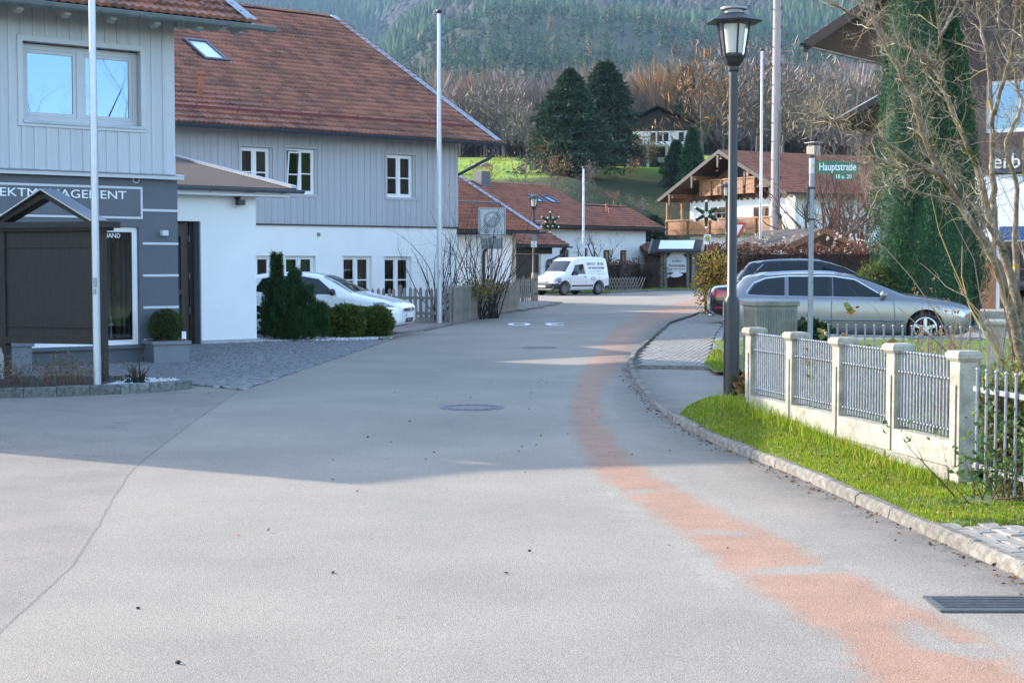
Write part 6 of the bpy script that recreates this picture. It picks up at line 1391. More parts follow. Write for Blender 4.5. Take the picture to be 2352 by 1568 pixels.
SF = T('steel_fence', 'steel rod fence running from the near concrete post out of frame', 'fence', (3.14, 10.4, 0), math.degrees(math.atan2(-1, .16)))
fr = MB(); [fr.b2(.05, 4.2, -.008, .008, z - .017, z + .017) for z in (.28, .80)]; fr.build('rails', m_galv, SF)
for i in range(30): rod(SF, (.14 + i * .135, -.02, .16), (.14 + i * .135, -.02, .93), .0095)
fb = T('back_fence', 'low steel rod fence with concrete pillar between garden and car yard', 'fence', (3.55, 17.2, .12), math.degrees(math.atan2(-.9, 1.75)))
fr = MB(); [fr.b2(0, 1.72, -.008, .008, z - .015, z + .015) for z in (.28, .72)]; fr.build('rails', m_galv, fb)
for i in range(17): rod(fb, (.03 + i * .104, -.015, .18), (.03 + i * .104, -.015, .83), .011)
fpost(fb, 1.86, 0, .93, -.1, .17)
gt_ = T('garden_gate', 'half open steel rod garden gate right of the concrete pillar', 'gate', (5.32, 16.2, .12), math.degrees(math.atan2(-2.7, 1.0)))
fr = MB(); [fr.b2(0.05, 3.0, -.01, .01, z - .02, z + .02) for z in (.15, .72)]; fr.build('rails', m_galv, gt_)
for i in range(25): rod(gt_, (.1 + i * .118, -.02, .12), (.1 + i * .118, -.02, .85), .012)
# utility cabinet
uc = T('utility_cabinet', 'ribbed grey green utility cabinet behind the lamp post', 'cabinet', (2.78, 17.35, .1), 16)
m_cab = M('cabinet_grey_green', (.20, .195, .15), .7, var=.3, vs=4, bump=.1, bs=30, col2=(.26, .255, .205))
MB().b2(0, .52, 0, .36, .26, 1.06).build('body', m_cab, uc, bevel=.008); MB().b2(-.02, .54, -.02, .38, 1.062, 1.12).build('lid', m_cab, uc, bevel=.012); MB().b2(-.01, .53, -.01, .37, -.1, .255).build('concrete_base', m_concd, uc)
for i in range(15): MB().b2(.03 + i * .032, .047 + i * .032, -.008, -.001, .28, 1.02).build('rib', m_cab, uc)
for i in range(9): MB().b2(-.008, -.001, .03 + i * .035, .048 + i * .035, .28, 1.02).build('rib', m_cab, uc)

# ================================================================ IRON IN THE ROAD, MARKINGS
m_iron = M('cast_iron', (.10, .10, .105), .5, .5, var=.3, vs=30); m_cover = M('cover_fill', (.18, .165, .145), .85, var=.2, vs=40)
def manhole(label, x, y, r):
    t = T('manhole_cover', label, 'manhole', (x, y, 0), 0, 'manhole covers in the road'); MB().lathe([(r, .001), (r, .006), (r * .93, .007), (r * .93, .001)], 40).build('frame_ring', m_iron, t); MB().lathe([(r * .92, .0005), (r * .92, .004), (.001, .0045)], 40).build('cover', m_cover, t)
    for q in (.86, .70): MB().lathe([(r * q, .004), (r * q, .008), (r * (q - .05), .008), (r * (q - .05), .004)], 40).build('raised_ring', m_iron, t)
    for k in range(16):
        a = 2 * math.pi * k / 16; MB().b2(-.018, .018, -.03, .03, .0052, .0072).tf(Matrix.Translation((math.cos(a) * r * .77, math.sin(a) * r * .77, 0)) @ Matrix.Rotation(a, 4, 'Z')).build('vent_slot', m_black, t)
manhole('round iron manhole cover in the middle of the shaded road', -.46, 17.42, .375); manhole('round manhole cover farther up the road before the painted number', .55, 29.9, .36)
dg_ = T('drain_grate', 'slotted iron drain grate in the road at the right edge', 'drain', (2.28, 7.3, .0), 0)
gx = MB(); frame_rect(gx, -.25, .27, -.16, .16, .035, 0, 1); gx.v = [(x, z, .001 + .011 * y) for x, y, z in gx.v]; gx.build('frame', m_iron, dg_)
MB().b2(-.22, .24, -.13, .13, .0005, .002).build('pit', m_dark, dg_)
for k in range(7): MB().b2(-.21, .235, -.115 + k * .035, -.098 + k * .035, .003, .0105).build('slat', m_iron, dg_)
MB().b2(-.245, .265, -.155, .155, -.01, .0004).build('seat', m_iron, dg_)
me = text_mesh('30', 1., ext=0, width=1.55, spacing=1.3); me.materials.clear(); me.materials.append(M('road_paint', (.8, .8, .8), .7, var=.25, vs=9))
x_ = np.empty(len(me.vertices) * 3, 'f'); me.vertices.foreach_get('co', x_); x_ = x_.reshape(-1, 3); x_[:, 1] *= 2.6; x_[:, 2] = 0; me.vertices.foreach_set('co', x_.ravel())
o = link('road_marking', me); o.location = (1.42, 42.3, .004); o.rotation_euler = (0, 0, R(180)); tag(o, 'white painted number 30 on the road, upside down to the viewer', 'road marking')
for x, y, r, lab in ((-1.38, 6.22, .013, 'dark pebble lying nearest the camera on the road'), (-1.79, 7.22, .010, 'small pebble near the tar seam in the foreground'), (.1, 8.68, .010, 'small dark pebble in the middle of the sunlit road')):
    tag(MB().sphere((0, 0, r * .6), r, 7, 5, (1, .8, .6)).build('pebble', m_dark), lab, 'pebble', 'loose pebbles on the road').location = (x, y, 0)
# ================================================================ VEGETATION
def leaf_arrays(P, size, cols, rngv=.3, outward=None, narrow=.5, droop=0.):
    """leaf-sized faces: a folded diamond of two triangles at every point"""
    n = len(P); d = rng.normal(0, 1, (n, 3))
    if outward is not None: d = d * .55 + outward
    d[:, 2] -= droop; d /= np.linalg.norm(d, axis=1, keepdims=True) + 1e-9
    s_ = np.cross(d, rng.normal(0, 1, (n, 3))); s_ /= np.linalg.norm(s_, axis=1, keepdims=True) + 1e-9
    l = (size * rng.uniform(.6, 1.35, n))[:, None]; w = l * narrow * .5; up = np.cross(s_, d) * l * .12
    V = np.stack([P, P + d * l * .5 + s_ * w + up, P + d * l, P + d * l * .5 - s_ * w + up], 1).reshape(-1, 3)
    b = np.arange(n)[:, None] * 4; F_ = np.concatenate([b + [0, 1, 2], b + [0, 2, 3]])
    c = np.array(cols, float)[rng.integers(0, len(cols), n)] * rng.uniform(1 - rngv, 1 + rngv, (n, 1)); return V, F_, np.repeat(c, 4, 0)
m_leaf = attr_mat('leaf', .55, .35, .25); m_needle = attr_mat('needle', .7, .25, .1); m_twig = attr_mat('twig', .85, .2)
def leaf_obj(name, P, size, cols, parent=None, mat=None, **kw):
    V, F_, c = leaf_arrays(P, size, cols, **kw); return np_mesh(name, V, F_, mat or m_leaf, parent, col=c)
def ball_points(n, c, r, shell=.25, lump=.12, seed=0):
    d = rng.normal(0, 1, (n, 3)); d /= np.linalg.norm(d, axis=1, keepdims=True)
    k = 1 + lump * (np.sin(d[:, 0] * 7 + seed) * np.sin(d[:, 1] * 6 + seed * 2) + .6 * np.sin(d[:, 2] * 9 + seed * 3))
    rad = (1 - shell * rng.uniform(0, 1, n) ** 1.5) * k; return np.array(c) + d * rad[:, None] * np.array(r), d
def bush(name, label, cat, c, r, n, size, cols, core=None, group=None, mat=None, lump=.12, shell=.3, narrow=.55, stems=0, droop=0.):
    t = T(name, label, cat, (c[0], c[1], c[2] - r[2]), 0, group); P, d = ball_points(n, (0, 0, r[2]), r, shell, lump, random.random() * 9)
    P[:, 2] = np.maximum(P[:, 2], .01); leaf_obj('foliage', P, size, cols, t, mat, outward=d * .9, narrow=narrow, droop=droop)
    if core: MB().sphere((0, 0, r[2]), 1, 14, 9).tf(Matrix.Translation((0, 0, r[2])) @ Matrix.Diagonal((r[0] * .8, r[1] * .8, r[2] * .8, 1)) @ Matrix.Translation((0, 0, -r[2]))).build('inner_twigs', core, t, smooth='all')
    if stems:
        mb = MB(); mb.col = (.07, .05, .035)
        for _ in range(stems): a = random.uniform(0, 6.28); q = random.uniform(.2, .8); mb.tube([(math.cos(a) * .06, math.sin(a) * .06, 0), (math.cos(a) * r[0] * q * .5, math.sin(a) * r[1] * q * .5, r[2] * .9), (math.cos(a) * r[0] * q, math.sin(a) * r[1] * q, r[2] * 1.6)], [.02, .012, .006], 4)
        mb.build('stem', m_twig, t, fix=False)
    return t
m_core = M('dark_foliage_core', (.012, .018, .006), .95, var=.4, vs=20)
BOX = [(.055, .095, .016), (.085, .12, .02), (.04, .075, .015), (.13, .14, .03)]
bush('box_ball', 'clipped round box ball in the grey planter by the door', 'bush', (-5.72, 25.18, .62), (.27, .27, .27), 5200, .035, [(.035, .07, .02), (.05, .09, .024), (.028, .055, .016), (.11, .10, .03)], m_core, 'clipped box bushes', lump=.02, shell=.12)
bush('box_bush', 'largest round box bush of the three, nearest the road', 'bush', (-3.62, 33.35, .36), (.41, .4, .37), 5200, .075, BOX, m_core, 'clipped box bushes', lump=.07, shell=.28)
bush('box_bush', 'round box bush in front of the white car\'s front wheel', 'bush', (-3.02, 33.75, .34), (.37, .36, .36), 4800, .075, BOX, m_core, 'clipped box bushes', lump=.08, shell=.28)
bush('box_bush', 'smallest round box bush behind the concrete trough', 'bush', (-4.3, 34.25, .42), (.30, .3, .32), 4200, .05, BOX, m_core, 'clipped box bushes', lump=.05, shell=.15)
P_, d_ = ball_points(900, (-7.62, 23.0, .50), (.24, .22, .1), .3); o = leaf_obj('planter_plant', P_, .04, BOX); tag(o, 'low green plant in the planter behind the notice board', 'plant')
# mountain pine: many whorled shoots
def pine(label, c, spikes):
    t = T('mountain_pine', label, 'conifer', c, 0); P = []; D = []
    for (x, y, z0, z1, r) in spikes:
        for _ in range(int(170 * (z1 - z0) / .5)):
            k = random.random(); z = z0 + (z1 - z0) * k; rr = r * (1 - .55 * k) * math.sqrt(random.random()); a = random.uniform(0, 6.28)
            p0 = np.array([x + rr * math.cos(a), y + rr * math.sin(a), z]); ax = np.array([math.cos(a) * .5, math.sin(a) * .5, 1.]); ax /= np.linalg.norm(ax)
            for _ in range(26): P.append(p0 + ax * random.uniform(0, .16)); D.append(ax * .9 + np.random.default_rng(len(P)).normal(0, .75, 3))
    leaf_obj('needles', np.array(P), .075, [(.025, .065, .022), (.036, .085, .026), (.018, .048, .018), (.05, .11, .03)], t, m_needle, outward=np.array(D), narrow=.12)
    mb = MB(); mb.col = (.06, .04, .03)
    for (x, y, z0, z1, r) in spikes: mb.tube([(x * .4, y * .4, 0), (x * .8, y * .8, (z0 + z1) * .4), (x, y, z1 * .92)], [.04, .03, .012], 5)
    mb.build('trunk', m_twig, t, fix=False)
pine('dark green mountain pine at the corner of the white annex', (-4.72, 32.45, 0), [(-.28, 0, 1.0, 1.74, .09), (.1, 0, .7, 1.42, .13), (.33, .05, .15, 1.05, .27), (.55, .05, .05, .72, .27), (-.42, .1, .05, 1.12, .22), (-.08, -.15, .03, 1.2, .33), (.2, -.2, .02, .62, .36)])

# ---- branching skeletons
def grow(mb, p, d, l, r, lev, curl=.35, up=.25, ns=5, kids=(3, 5), n=4, shrink=.6, tips=None, cfun=None):
    pts = [Vector(p)]; d = Vector(d).normalized(); rad = [r]
    for i in range(ns):
        d = (d + Vector((random.gauss(0, curl), random.gauss(0, curl), random.gauss(0, curl) + up * .35))).normalized()
        pts.append(pts[-1] + d * l / ns); rad.append(r * (1 - .8 * (i + 1) / ns))
    if cfun: mb.col = cfun()
    mb.tube(pts, rad, max(3, n), False)
    if tips is not None and lev <= 0: tips.append(pts[-1])
    if lev > 0:
        for _ in range(random.randint(*kids)):
            i = random.randint(1, ns); q = pts[i]; ax = (pts[i] - pts[i - 1]).normalized()
            nd = (ax + Vector((random.gauss(0, .7), random.gauss(0, .7), random.gauss(.1, .6)))).normalized()
            grow(mb, q, nd, l * shrink * random.uniform(.6, 1.15), max(.0010, rad[i] * .58), lev - 1, curl, up, max(3, ns - 1), kids, 3, shrink, tips, cfun)
def limb_twigs(mb, pts, r0, r1, per, ln, lev, kids=(2, 4), curl=.4, up=.3, cfun=None, start=.25, tips=None):
    pts = [Vector(p) for p in pts]; n = len(pts)
    for i in range(n - 1):
        if i / n < start: continue
        for _ in range(per):
            t = random.random(); q = pts[i].lerp(pts[i + 1], t); ax = (pts[i + 1] - pts[i]).normalized()
            rr = r0 + (r1 - r0) * (i + t) / n; nd = (ax * .6 + Vector((random.gauss(0, .8), random.gauss(0, .8), random.gauss(.25, .6)))).normalized()
            grow(mb, q, nd, ln * random.uniform(.5, 1.3), max(.0015, min(.0055, rr * .3)), lev, curl, up, 4, kids, 3, .6, tips, cfun)
def bare_tree(name, label, loc, h, spread, lev, seed, col=(.10, .075, .06), group=None, trunk_r=.12, fork=.25, limbs=6, kids=(3, 5), curl=.22, up=.35, n=5, tips=None, leaves=None, twigs=1., lr=.5):
    random.seed(seed); t = T(name, label, 'tree', loc, random.uniform(0, 360), group); cf = lambda: tuple(c * random.uniform(.75, 1.3) for c in col)
    mb = MB(); mb.col = col; top = Vector((random.uniform(-.05, .05) * h, random.uniform(-.05, .05) * h, h * fork)); mb.tube([(0, 0, -.1), top * .5 + Vector((random.gauss(0, .02 * h), 0, 0)), top], [trunk_r, trunk_r * .85, trunk_r * .7], 7)
    mb.build('trunk', m_twig, t, fix=False, smooth='all'); cr = MB(); cr.col = col; tp = []
    for k in range(limbs):
        a = 2 * math.pi * k / limbs + random.uniform(-.4, .4); e = random.uniform(.35, 1.1) if k else 1.5; d = Vector((math.cos(a) * math.cos(e) * spread, math.sin(a) * math.cos(e) * spread, math.sin(e)))
        grow(cr, top * random.uniform(.75, 1), d, h * (1 - fork) * random.uniform(.6, .9), trunk_r * lr, lev, curl, up, 6, kids, n, .55, tp, cf)
    cr.build('crown', m_twig, t, fix=False)
    if leaves:
        P = np.array([tuple(p) for p in tp]); k = rng.uniform(0, 1, len(P)) < leaves[0]; P = P[k]; P = np.repeat(P, leaves[3] if len(leaves) > 3 else 1, 0); P += rng.normal(0, leaves[1] * .8, P.shape)
        if len(P): leaf_obj('leaves', P, leaves[1], leaves[2], t)
    return t
# ---- the big lichen-covered tree on the right: limbs measured, twigs grown
def bark_material():
    m = bpy.data.materials.new('lichen_bark'); m.use_nodes = True; t = m.node_tree; N = t.nodes; L = t.links; p = N['Principled BSDF']; p.inputs['Roughness'].default_value = .9; p.inputs['Specular IOR Level'].default_value = .15
    g = N.new('ShaderNodeNewGeometry'); n1 = N.new('ShaderNodeTexNoise'); n1.inputs['Scale'].default_value = 7; n1.inputs['Detail'].default_value = 6; n2 = N.new('ShaderNodeTexNoise'); n2.inputs['Scale'].default_value = 30; n2.inputs['Detail'].default_value = 6
    L.new(g.outputs['Position'], n1.inputs['Vector']); L.new(g.outputs['Position'], n2.inputs['Vector'])
    r = N.new('ShaderNodeValToRGB'); e = r.color_ramp.elements; e[0].position = .32; e[0].color = (.045, .055, .012, 1); e[1].position = .42; e[1].color = (.17, .13, .085, 1)
    for ps, c in ((.6, (.24, .195, .135, 1)), (.66, (.35, .33, .27, 1)), (.705, (.42, .26, .03, 1))): q = e.new(ps); q.color = c
    L.new(n1.outputs[0], r.inputs[0]); r2 = N.new('ShaderNodeValToRGB'); r2.color_ramp.elements[0].position = .3; r2.color_ramp.elements[0].color = (.55, .55, .55, 1); r2.color_ramp.elements[1].position = .7; r2.color_ramp.elements[1].color = (1.25, 1.25, 1.25, 1); L.new(n2.outputs[0], r2.inputs[0])
    mx = N.new('ShaderNodeMix'); mx.data_type = 'RGBA'; mx.blend_type = 'MULTIPLY'; mx.inputs[0].default_value = 1; L.new(r.outputs[0], mx.inputs[6]); L.new(r2.outputs[0], mx.inputs[7]); L.new(mx.outputs[2], p.inputs['Base Color'])
    b = N.new('ShaderNodeBump'); b.inputs['Strength'].default_value = .7; b.inputs['Distance'].default_value = .02; L.new(n2.outputs[0], b.inputs['Height']); L.new(b.outputs[0], p.inputs['Normal']); return m
m_bark = bark_material()
BIG_LIMBS = [
    ([(4.04, 12.0, 0.88), (3.95, 11.97, 1.17), (3.78, 11.91, 1.66), (3.65, 11.9, 1.87), (3.47, 11.87, 2.11), (3.27, 11.77, 2.32), (3.18, 11.72, 2.56), (3.14, 11.79, 2.68), (3.09, 11.68, 2.84), (2.96, 11.64, 3.06), (2.79, 11.7, 3.38), (2.69, 11.6, 3.57)], 0.075, 0.012),
    ([(4.09, 12.1, 0.98), (4.03, 12.12, 1.33), (3.9, 12.17, 1.79), (3.77, 12.13, 2.09), (3.73, 12.22, 2.38), (3.57, 12.27, 2.76), (3.48, 12.25, 2.93), (3.4, 12.3, 3.21), (3.37, 12.32, 3.26), (3.1, 12.27, 3.37), (2.95, 12.38, 3.52), (2.75, 12.39, 3.66), (2.54, 12.38, 3.75)], 0.07, 0.01),
    ([(3.28, 11.75, 2.33), (3.03, 11.72, 2.44), (2.84, 11.59, 2.55), (2.69, 11.54, 2.64), (2.43, 11.48, 2.73), (2.36, 11.38, 2.69), (2.23, 11.33, 2.74), (2.14, 11.19, 2.74)], 0.03, 0.007),
    ([(3.84, 12.1, 1.81), (3.83, 12.16, 2.03), (3.86, 12.29, 2.61), (3.87, 12.35, 2.84), (3.81, 12.32, 3.3), (3.76, 12.39, 3.65), (3.75, 12.47, 3.92)], 0.04, 0.012),
    ([(3.86, 12.3, 2.84), (3.9, 12.22, 3.09), (3.97, 12.17, 3.34), (3.95, 12.05, 3.66), (3.96, 12.0, 3.9)], 0.026, 0.009),
    ([(3.4, 12.3, 3.21), (3.4, 12.18, 3.43), (3.34, 12.11, 3.68), (3.27, 12.01, 3.87)], 0.024, 0.009),
    ([(3.4, 12.2, 3.43), (3.56, 12.37, 3.69), (3.69, 12.55, 3.9)], 0.018, 0.007),
    ([(4.04, 12.2, 1.25), (4.06, 12.33, 1.81), (4.09, 12.36, 2.3), (3.95, 12.37, 2.62), (4.18, 12.53, 2.88), (4.12, 12.61, 3.27), (4.0, 12.68, 3.6), (4.04, 12.71, 3.93)], 0.045, 0.01),
    ([(3.88, 12.1, 1.79), (3.57, 11.91, 2.11), (3.28, 11.82, 2.36), (2.92, 11.63, 2.38), (2.65, 11.43, 2.4), (2.48, 11.25, 2.38)], 0.028, 0.006),
    ([(4.08, 12.2, 1.11), (4.19, 12.21, 1.81), (4.03, 12.05, 2.42), (4.1, 12.09, 3.04), (3.97, 11.99, 3.5)], 0.05, 0.012),
    ([(3.45, 11.8, 2.11), (3.14, 11.68, 2.18), (2.93, 11.63, 2.24), (2.71, 11.54, 2.22), (2.58, 11.35, 2.18)], 0.016, 0.005)]
random.seed(11)
bt = T('lichen_tree', 'bare many-stemmed tree with yellow lichen at the right edge', 'tree', (4.1, 12.1, .2), 0)
off = Vector((4.1, 12.1, .2)); tk = MB(); tk.col = (1, 1, 1)
TW = MB(); TW.col = (.25, .2, .14); tc_ = lambda: random.choice([(.30, .25, .18), (.26, .20, .145), (.36, .31, .24), (.20, .15, .11), (.34, .25, .09)])
for i, (pts, r0, r1) in enumerate(BIG_LIMBS):
    P = [Vector(p) - off for p in pts]
    if pts[0][2] < 1.4: P = [Vector((random.uniform(-.06, .1), random.uniform(-.08, .08), -.1)), P[0] * .5 + Vector((0, 0, -.0))] + P
    Q = [Vector(q) for q in smooth_line([tuple(p) for p in P], .09, 2)]; n = len(Q)
    tk.tube([q + Vector((random.gauss(0, .006), random.gauss(0, .006), random.gauss(0, .006))) for q in Q], [.78 * (r0 + (r1 - r0) * (k / (n - 1)) ** .8) for k in range(n)], 9)
    P2 = P[2:] if pts[0][2] < 1.4 else P
    limb_twigs(TW, P2, r0, r1, 8, .27, 2, (3, 5), .42, .45, tc_, .15)
for _ in range(24):     # young shoots from the base
    a = random.uniform(0, 6.28); grow(TW, Vector((random.gauss(0, .16), random.gauss(0, .16), 0)), Vector((random.gauss(.02, .17), random.gauss(0, .17), 1)), random.uniform(1.0, 2.3), .012, 2, .16, .3, 7, (2, 4), 4, .35, None, tc_)
tk.col = None; tk.c = []; tk.build('trunk', m_bark, bt, smooth='all', fix=False); TW.build('twigs', m_twig, bt, fix=False)
# ---- shrubs and garden plants near the fence
GLOSS = [(.05, .11, .02), (.07, .14, .025), (.04, .09, .02), (.11, .15, .03)]
sh = T('corner_shrub', 'leafy green shrub at the near concrete corner post', 'shrub', (3.2, 9.86, .1), 0)
mb = MB(); mb.col = (.09, .06, .04); tp = []; random.seed(5)
for _ in range(34): grow(mb, Vector((random.gauss(.03, .13), random.gauss(0, .07), 0)), Vector((random.gauss(0, .5), random.gauss(-.1, .3), 1)), random.uniform(.25, .6), .006, 1, .2, .2, 5, (2, 4), 4, .6, tp)
mb.build('stems', m_twig, sh, fix=False); P = np.repeat(np.array([tuple(p) for p in tp]), 5, 0); P += rng.normal(0, .035, P.shape); P[:, 2] = np.abs(P[:, 2]); leaf_obj('leaves', P, .045, GLOSS, sh, narrow=.6)
bush('hedge_shrub', 'yellow green shrub leaning through the steel rod fence', 'shrub', (3.6, 10.9, .55), (.35, .6, .42), 1900, .045, [(.10, .13, .02), (.16, .16, .03), (.07, .11, .02), (.22, .17, .03)], None, stems=40, shell=.9)
def stalks(name, label, loc, n, h, col, heads=None, spread=.3, lev=1, kids=(1, 3)):
    t = T(name, label, 'plant', loc, 0); mb = MB(); mb.col = col; tp = []
    for _ in range(n): grow(mb, Vector((random.gauss(0, .06), random.gauss(0, .06), 0)), Vector((random.gauss(0, spread), random.gauss(0, spread), 1)), h * random.uniform(.6, 1.1), .007, lev, .1, .3, 6, kids, 4, .45, tp, lambda: tuple(c * random.uniform(.7, 1.3) for c in col))
    mb.build('stalks', m_twig, t, fix=False)
    if heads:
        P = np.repeat(np.array([tuple(p) for p in tp]), heads[3], 0); P += rng.normal(0, heads[0] * .5, P.shape); leaf_obj('heads' if heads[3] > 6 else 'leaves', P, heads[1], heads[2], t, narrow=.7)
    return t
random.seed(21)
stalks('dry_flower_stalks', 'tall dry flower stalks with brown heads in the garden', (4.1, 14.3, .2), 30, .98, (.24, .18, .12), (.022, .022, [(.30, .16, .06), (.36, .2, .08)], 12), .26)
stalks('rose_bush', 'rose bush with yellow and dark red leaves behind the concrete fence', (3.12, 13.6, .2), 7, .85, (.12, .06, .04), (.05, .075, [(.20, .20, .04), (.14, .03, .025), (.10, .13, .03), (.25, .16, .04)], 5), .32)
stalks('pruned_rose', 'bare rose stems behind the middle fence post', (3.55, 13.3, .2), 5, 1.15, (.16, .09, .06), (.02, .035, [(.35, .14, .03), (.12, .15, .03)], 1), .2)
rs_ = stalks('pink_rose', 'single pink rose leaning through the steel rods', (2.60, 12.98, .3), 3, .62, (.10, .13, .05), (.03, .05, [(.08, .13, .03), (.2, .18, .04)], 2), .16)
P, d = ball_points(160, (.03, -.06, .52), (.035, .035, .035), .5); leaf_obj('bloom', P, .03, [(.62, .28, .26), (.7, .4, .36), (.6, .22, .22)], rs_, narrow=.9, outward=d)
bush('ivy_bush', 'dark rounded ivy bush behind the utility cabinet', 'bush', (4.55, 23.3, .42), (.36, .35, .36), 1900, .085, [(.02, .045, .015), (.03, .06, .02), (.05, .08, .03)], m_core, lump=.1, narrow=.9)
bush('lamp_foot_plant', 'small autumn leaved plant at the foot of the big lamp', 'plant', (2.52, 16.3, .34), (.16, .12, .12), 160, .07, [(.25, .15, .03), (.10, .12, .03), (.3, .12, .03)], None, shell=.8)
random.seed(31)
stump = T('cut_shrub', 'hard pruned brown shrub stump in the pebble bed', 'shrub', (-4.88, 19.75, .09), 0); mb = MB(); mb.col = (.055, .04, .03)
for k in range(15): grow(mb, Vector((random.gauss(0, .03), random.gauss(0, .03), 0)), Vector((random.gauss(0, .55), random.gauss(0, .3), 1)), random.uniform(.16, .36), .017, 1, .22, .2, 4, (1, 3), 6, .45)
mb.build('stubs', m_twig, stump, fix=False); P, d = ball_points(160, (.02, -.05, .04), (.16, .1, .07), .6); P[:, 2] = np.abs(P[:, 2]); leaf_obj('ivy_leaves', P, .05, [(.012, .03, .02), (.02, .04, .03)], stump)
hb = T('dry_bed_plants', 'dry reddish ground shrubs filling the kerbed flower bed', 'plants', (-6.2, 19.3, .09), 0); hb['kind'] = 'stuff'
mb = MB(); tp = []; random.seed(8)
for _ in range(520):
    x = random.uniform(-3.2, .95); y0_ = np.interp(x - 6.2, [-9.5, -7.6, -6.27, -5.21], [18.1, 18.42, 18.78, 19.25]) - 19.3; y = y0_ + random.uniform(0, .95) ** 1.2
    if x > .75: continue
    grow(mb, Vector((x, y, 0)), Vector((random.gauss(0, .5), random.gauss(0, .5), 1)), random.uniform(.2, .36), .004, 1, .25, .2, 4, (2, 4), 3, .6, tp, lambda: random.choice([(.10, .06, .045), (.14, .08, .05), (.08, .05, .04)]))
tag(mb.build('dry_twigs', m_twig, hb, fix=False), kind='stuff'); P = np.array([tuple(p) for p in tp]); P = np.repeat(P, 3, 0) + rng.normal(0, .015, (len(P) * 3, 3)); tag(leaf_obj('dry_leaves', P, .034, [(.17, .09, .05), (.22, .15, .05), (.13, .07, .05), (.19, .17, .05), (.10, .11, .04)], hb), kind='stuff')
# fallen leaves swept against the kerb, over the verge and round the flower bed
yy = rng.uniform(7.5, 24, 520); xx = np.interp(yy, KS[:, 1], KS[:, 0]) - np.abs(rng.normal(0, .07, 520)) - .01; P = np.stack([xx, yy, np.full(520, .006)], 1)
y2 = rng.uniform(9.3, 16, 150); x2 = np.interp(y2, KS[:, 1], KS[:, 0]) + rng.uniform(.1, .8, 150); P = np.concatenate([P, np.stack([x2, y2, [max(.06, hf(q) * .8) + .03 for q in y2]], 1), np.stack([rng.uniform(-2, 1.6, 60), rng.uniform(7, 22, 60), np.full(60, .006)], 1)])
D = rng.normal(0, 1, P.shape); D[:, 2] *= .12; tag(leaf_obj('fallen_leaves', P, .028, [(.20, .10, .05), (.14, .07, .04), (.28, .17, .06), (.10, .06, .04)], None, m_leaf, outward=D * 2, narrow=.6), 'fallen brown leaves along the kerb and on the verge', 'leaves', kind='stuff')
# bare shrubs behind the fence of the long house
for i, (x, y, h, sd_) in enumerate([(-2.15, 43.9, 3.2, 41), (-1.0, 45.2, 3.9, 42), (-.6, 46.0, 3.0, 43)]):
    random.seed(sd_); t = T('bare_shrub', ['bare dark shrub left of the fence flagpole', 'tallest bare dark shrub right of the fence flagpole', 'bare dark shrub in front of the zone sign'][i], 'shrub', (x, y, 0), 0, 'bare shrubs behind the wooden fence'); mb = MB(); mb.col = (.035, .025, .025); tp = []
    for _ in range(17): grow(mb, Vector((random.gauss(0, .12), random.gauss(0, .12), 0)), Vector((random.gauss(.06, .34), random.gauss(0, .3), 1)), h * random.uniform(.6, 1), .02, 3, .14, .25, 7, (2, 3), 5, .5, tp, lambda: random.choice([(.04, .03, .03), (.055, .035, .032), (.03, .024, .026)]))
    mb.build('branches', m_twig, t, fix=False); P = np.array([tuple(p) for p in tp]); P = P[rng.uniform(0, 1, len(P)) < .06]
    if len(P): leaf_obj('leaves', P, .07, [(.18, .10, .04), (.25, .16, .03), (.10, .10, .03)], t)
bush('yellow_leaf_shrub', 'low yellow leaved plants behind the board fence', 'shrub', (-1.0, 44.2, .9), (.9, .5, .35), 900, .07, [(.26, .18, .03), (.2, .16, .04), (.12, .12, .03)], None, shell=.9)
# cypress columns
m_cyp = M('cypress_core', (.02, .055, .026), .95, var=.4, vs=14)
def cypress(name, label, loc, spires, n, cols):
    t = T(name, label, 'conifer', loc, 0); PP = []; DD = []
    for (x, y, r, h, w) in spires:
        m_ = int(n * w); k = rng.uniform(0, 1, m_); z = h * k; prof = np.interp(k, [0, .08, .3, .55, .8, .95, 1], [.8, 1, 1, .86, .55, .25, .03]); a = rng.uniform(0, 6.28, m_)
        lum = 1 + .13 * np.sin(a * 5 + z * 1.3 + x * 9) + .10 * np.sin(a * 9 - z * 2.1); rr = r * prof * lum * (1 - .25 * rng.uniform(0, 1, m_) ** 2)
        PP.append(np.stack([x + rr * np.cos(a), y + rr * np.sin(a), z], 1)); DD.append(np.stack([np.cos(a) * .45, np.sin(a) * .45, np.full(m_, 1.2)], 1))
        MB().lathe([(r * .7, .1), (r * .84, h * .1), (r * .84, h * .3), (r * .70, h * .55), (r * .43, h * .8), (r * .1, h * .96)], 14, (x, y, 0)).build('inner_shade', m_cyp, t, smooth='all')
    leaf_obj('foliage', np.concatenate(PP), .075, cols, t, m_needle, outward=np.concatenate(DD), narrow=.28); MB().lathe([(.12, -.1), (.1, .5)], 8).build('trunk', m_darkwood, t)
CYP = [(.032, .095, .042), (.042, .115, .046), (.026, .075, .036), (.075, .16, .05)]
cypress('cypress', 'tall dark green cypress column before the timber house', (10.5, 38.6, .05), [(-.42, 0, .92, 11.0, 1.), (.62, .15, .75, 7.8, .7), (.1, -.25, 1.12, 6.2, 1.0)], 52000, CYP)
bush('golden_cypress', 'low yellow green conifer bush left of the cypress', 'bush', (9.05, 38.2, .95), (.62, .6, .62), 3600, .10, [(.10, .14, .025), (.06, .10, .02), (.15, .17, .03)], m_core, lump=.18, narrow=.35)
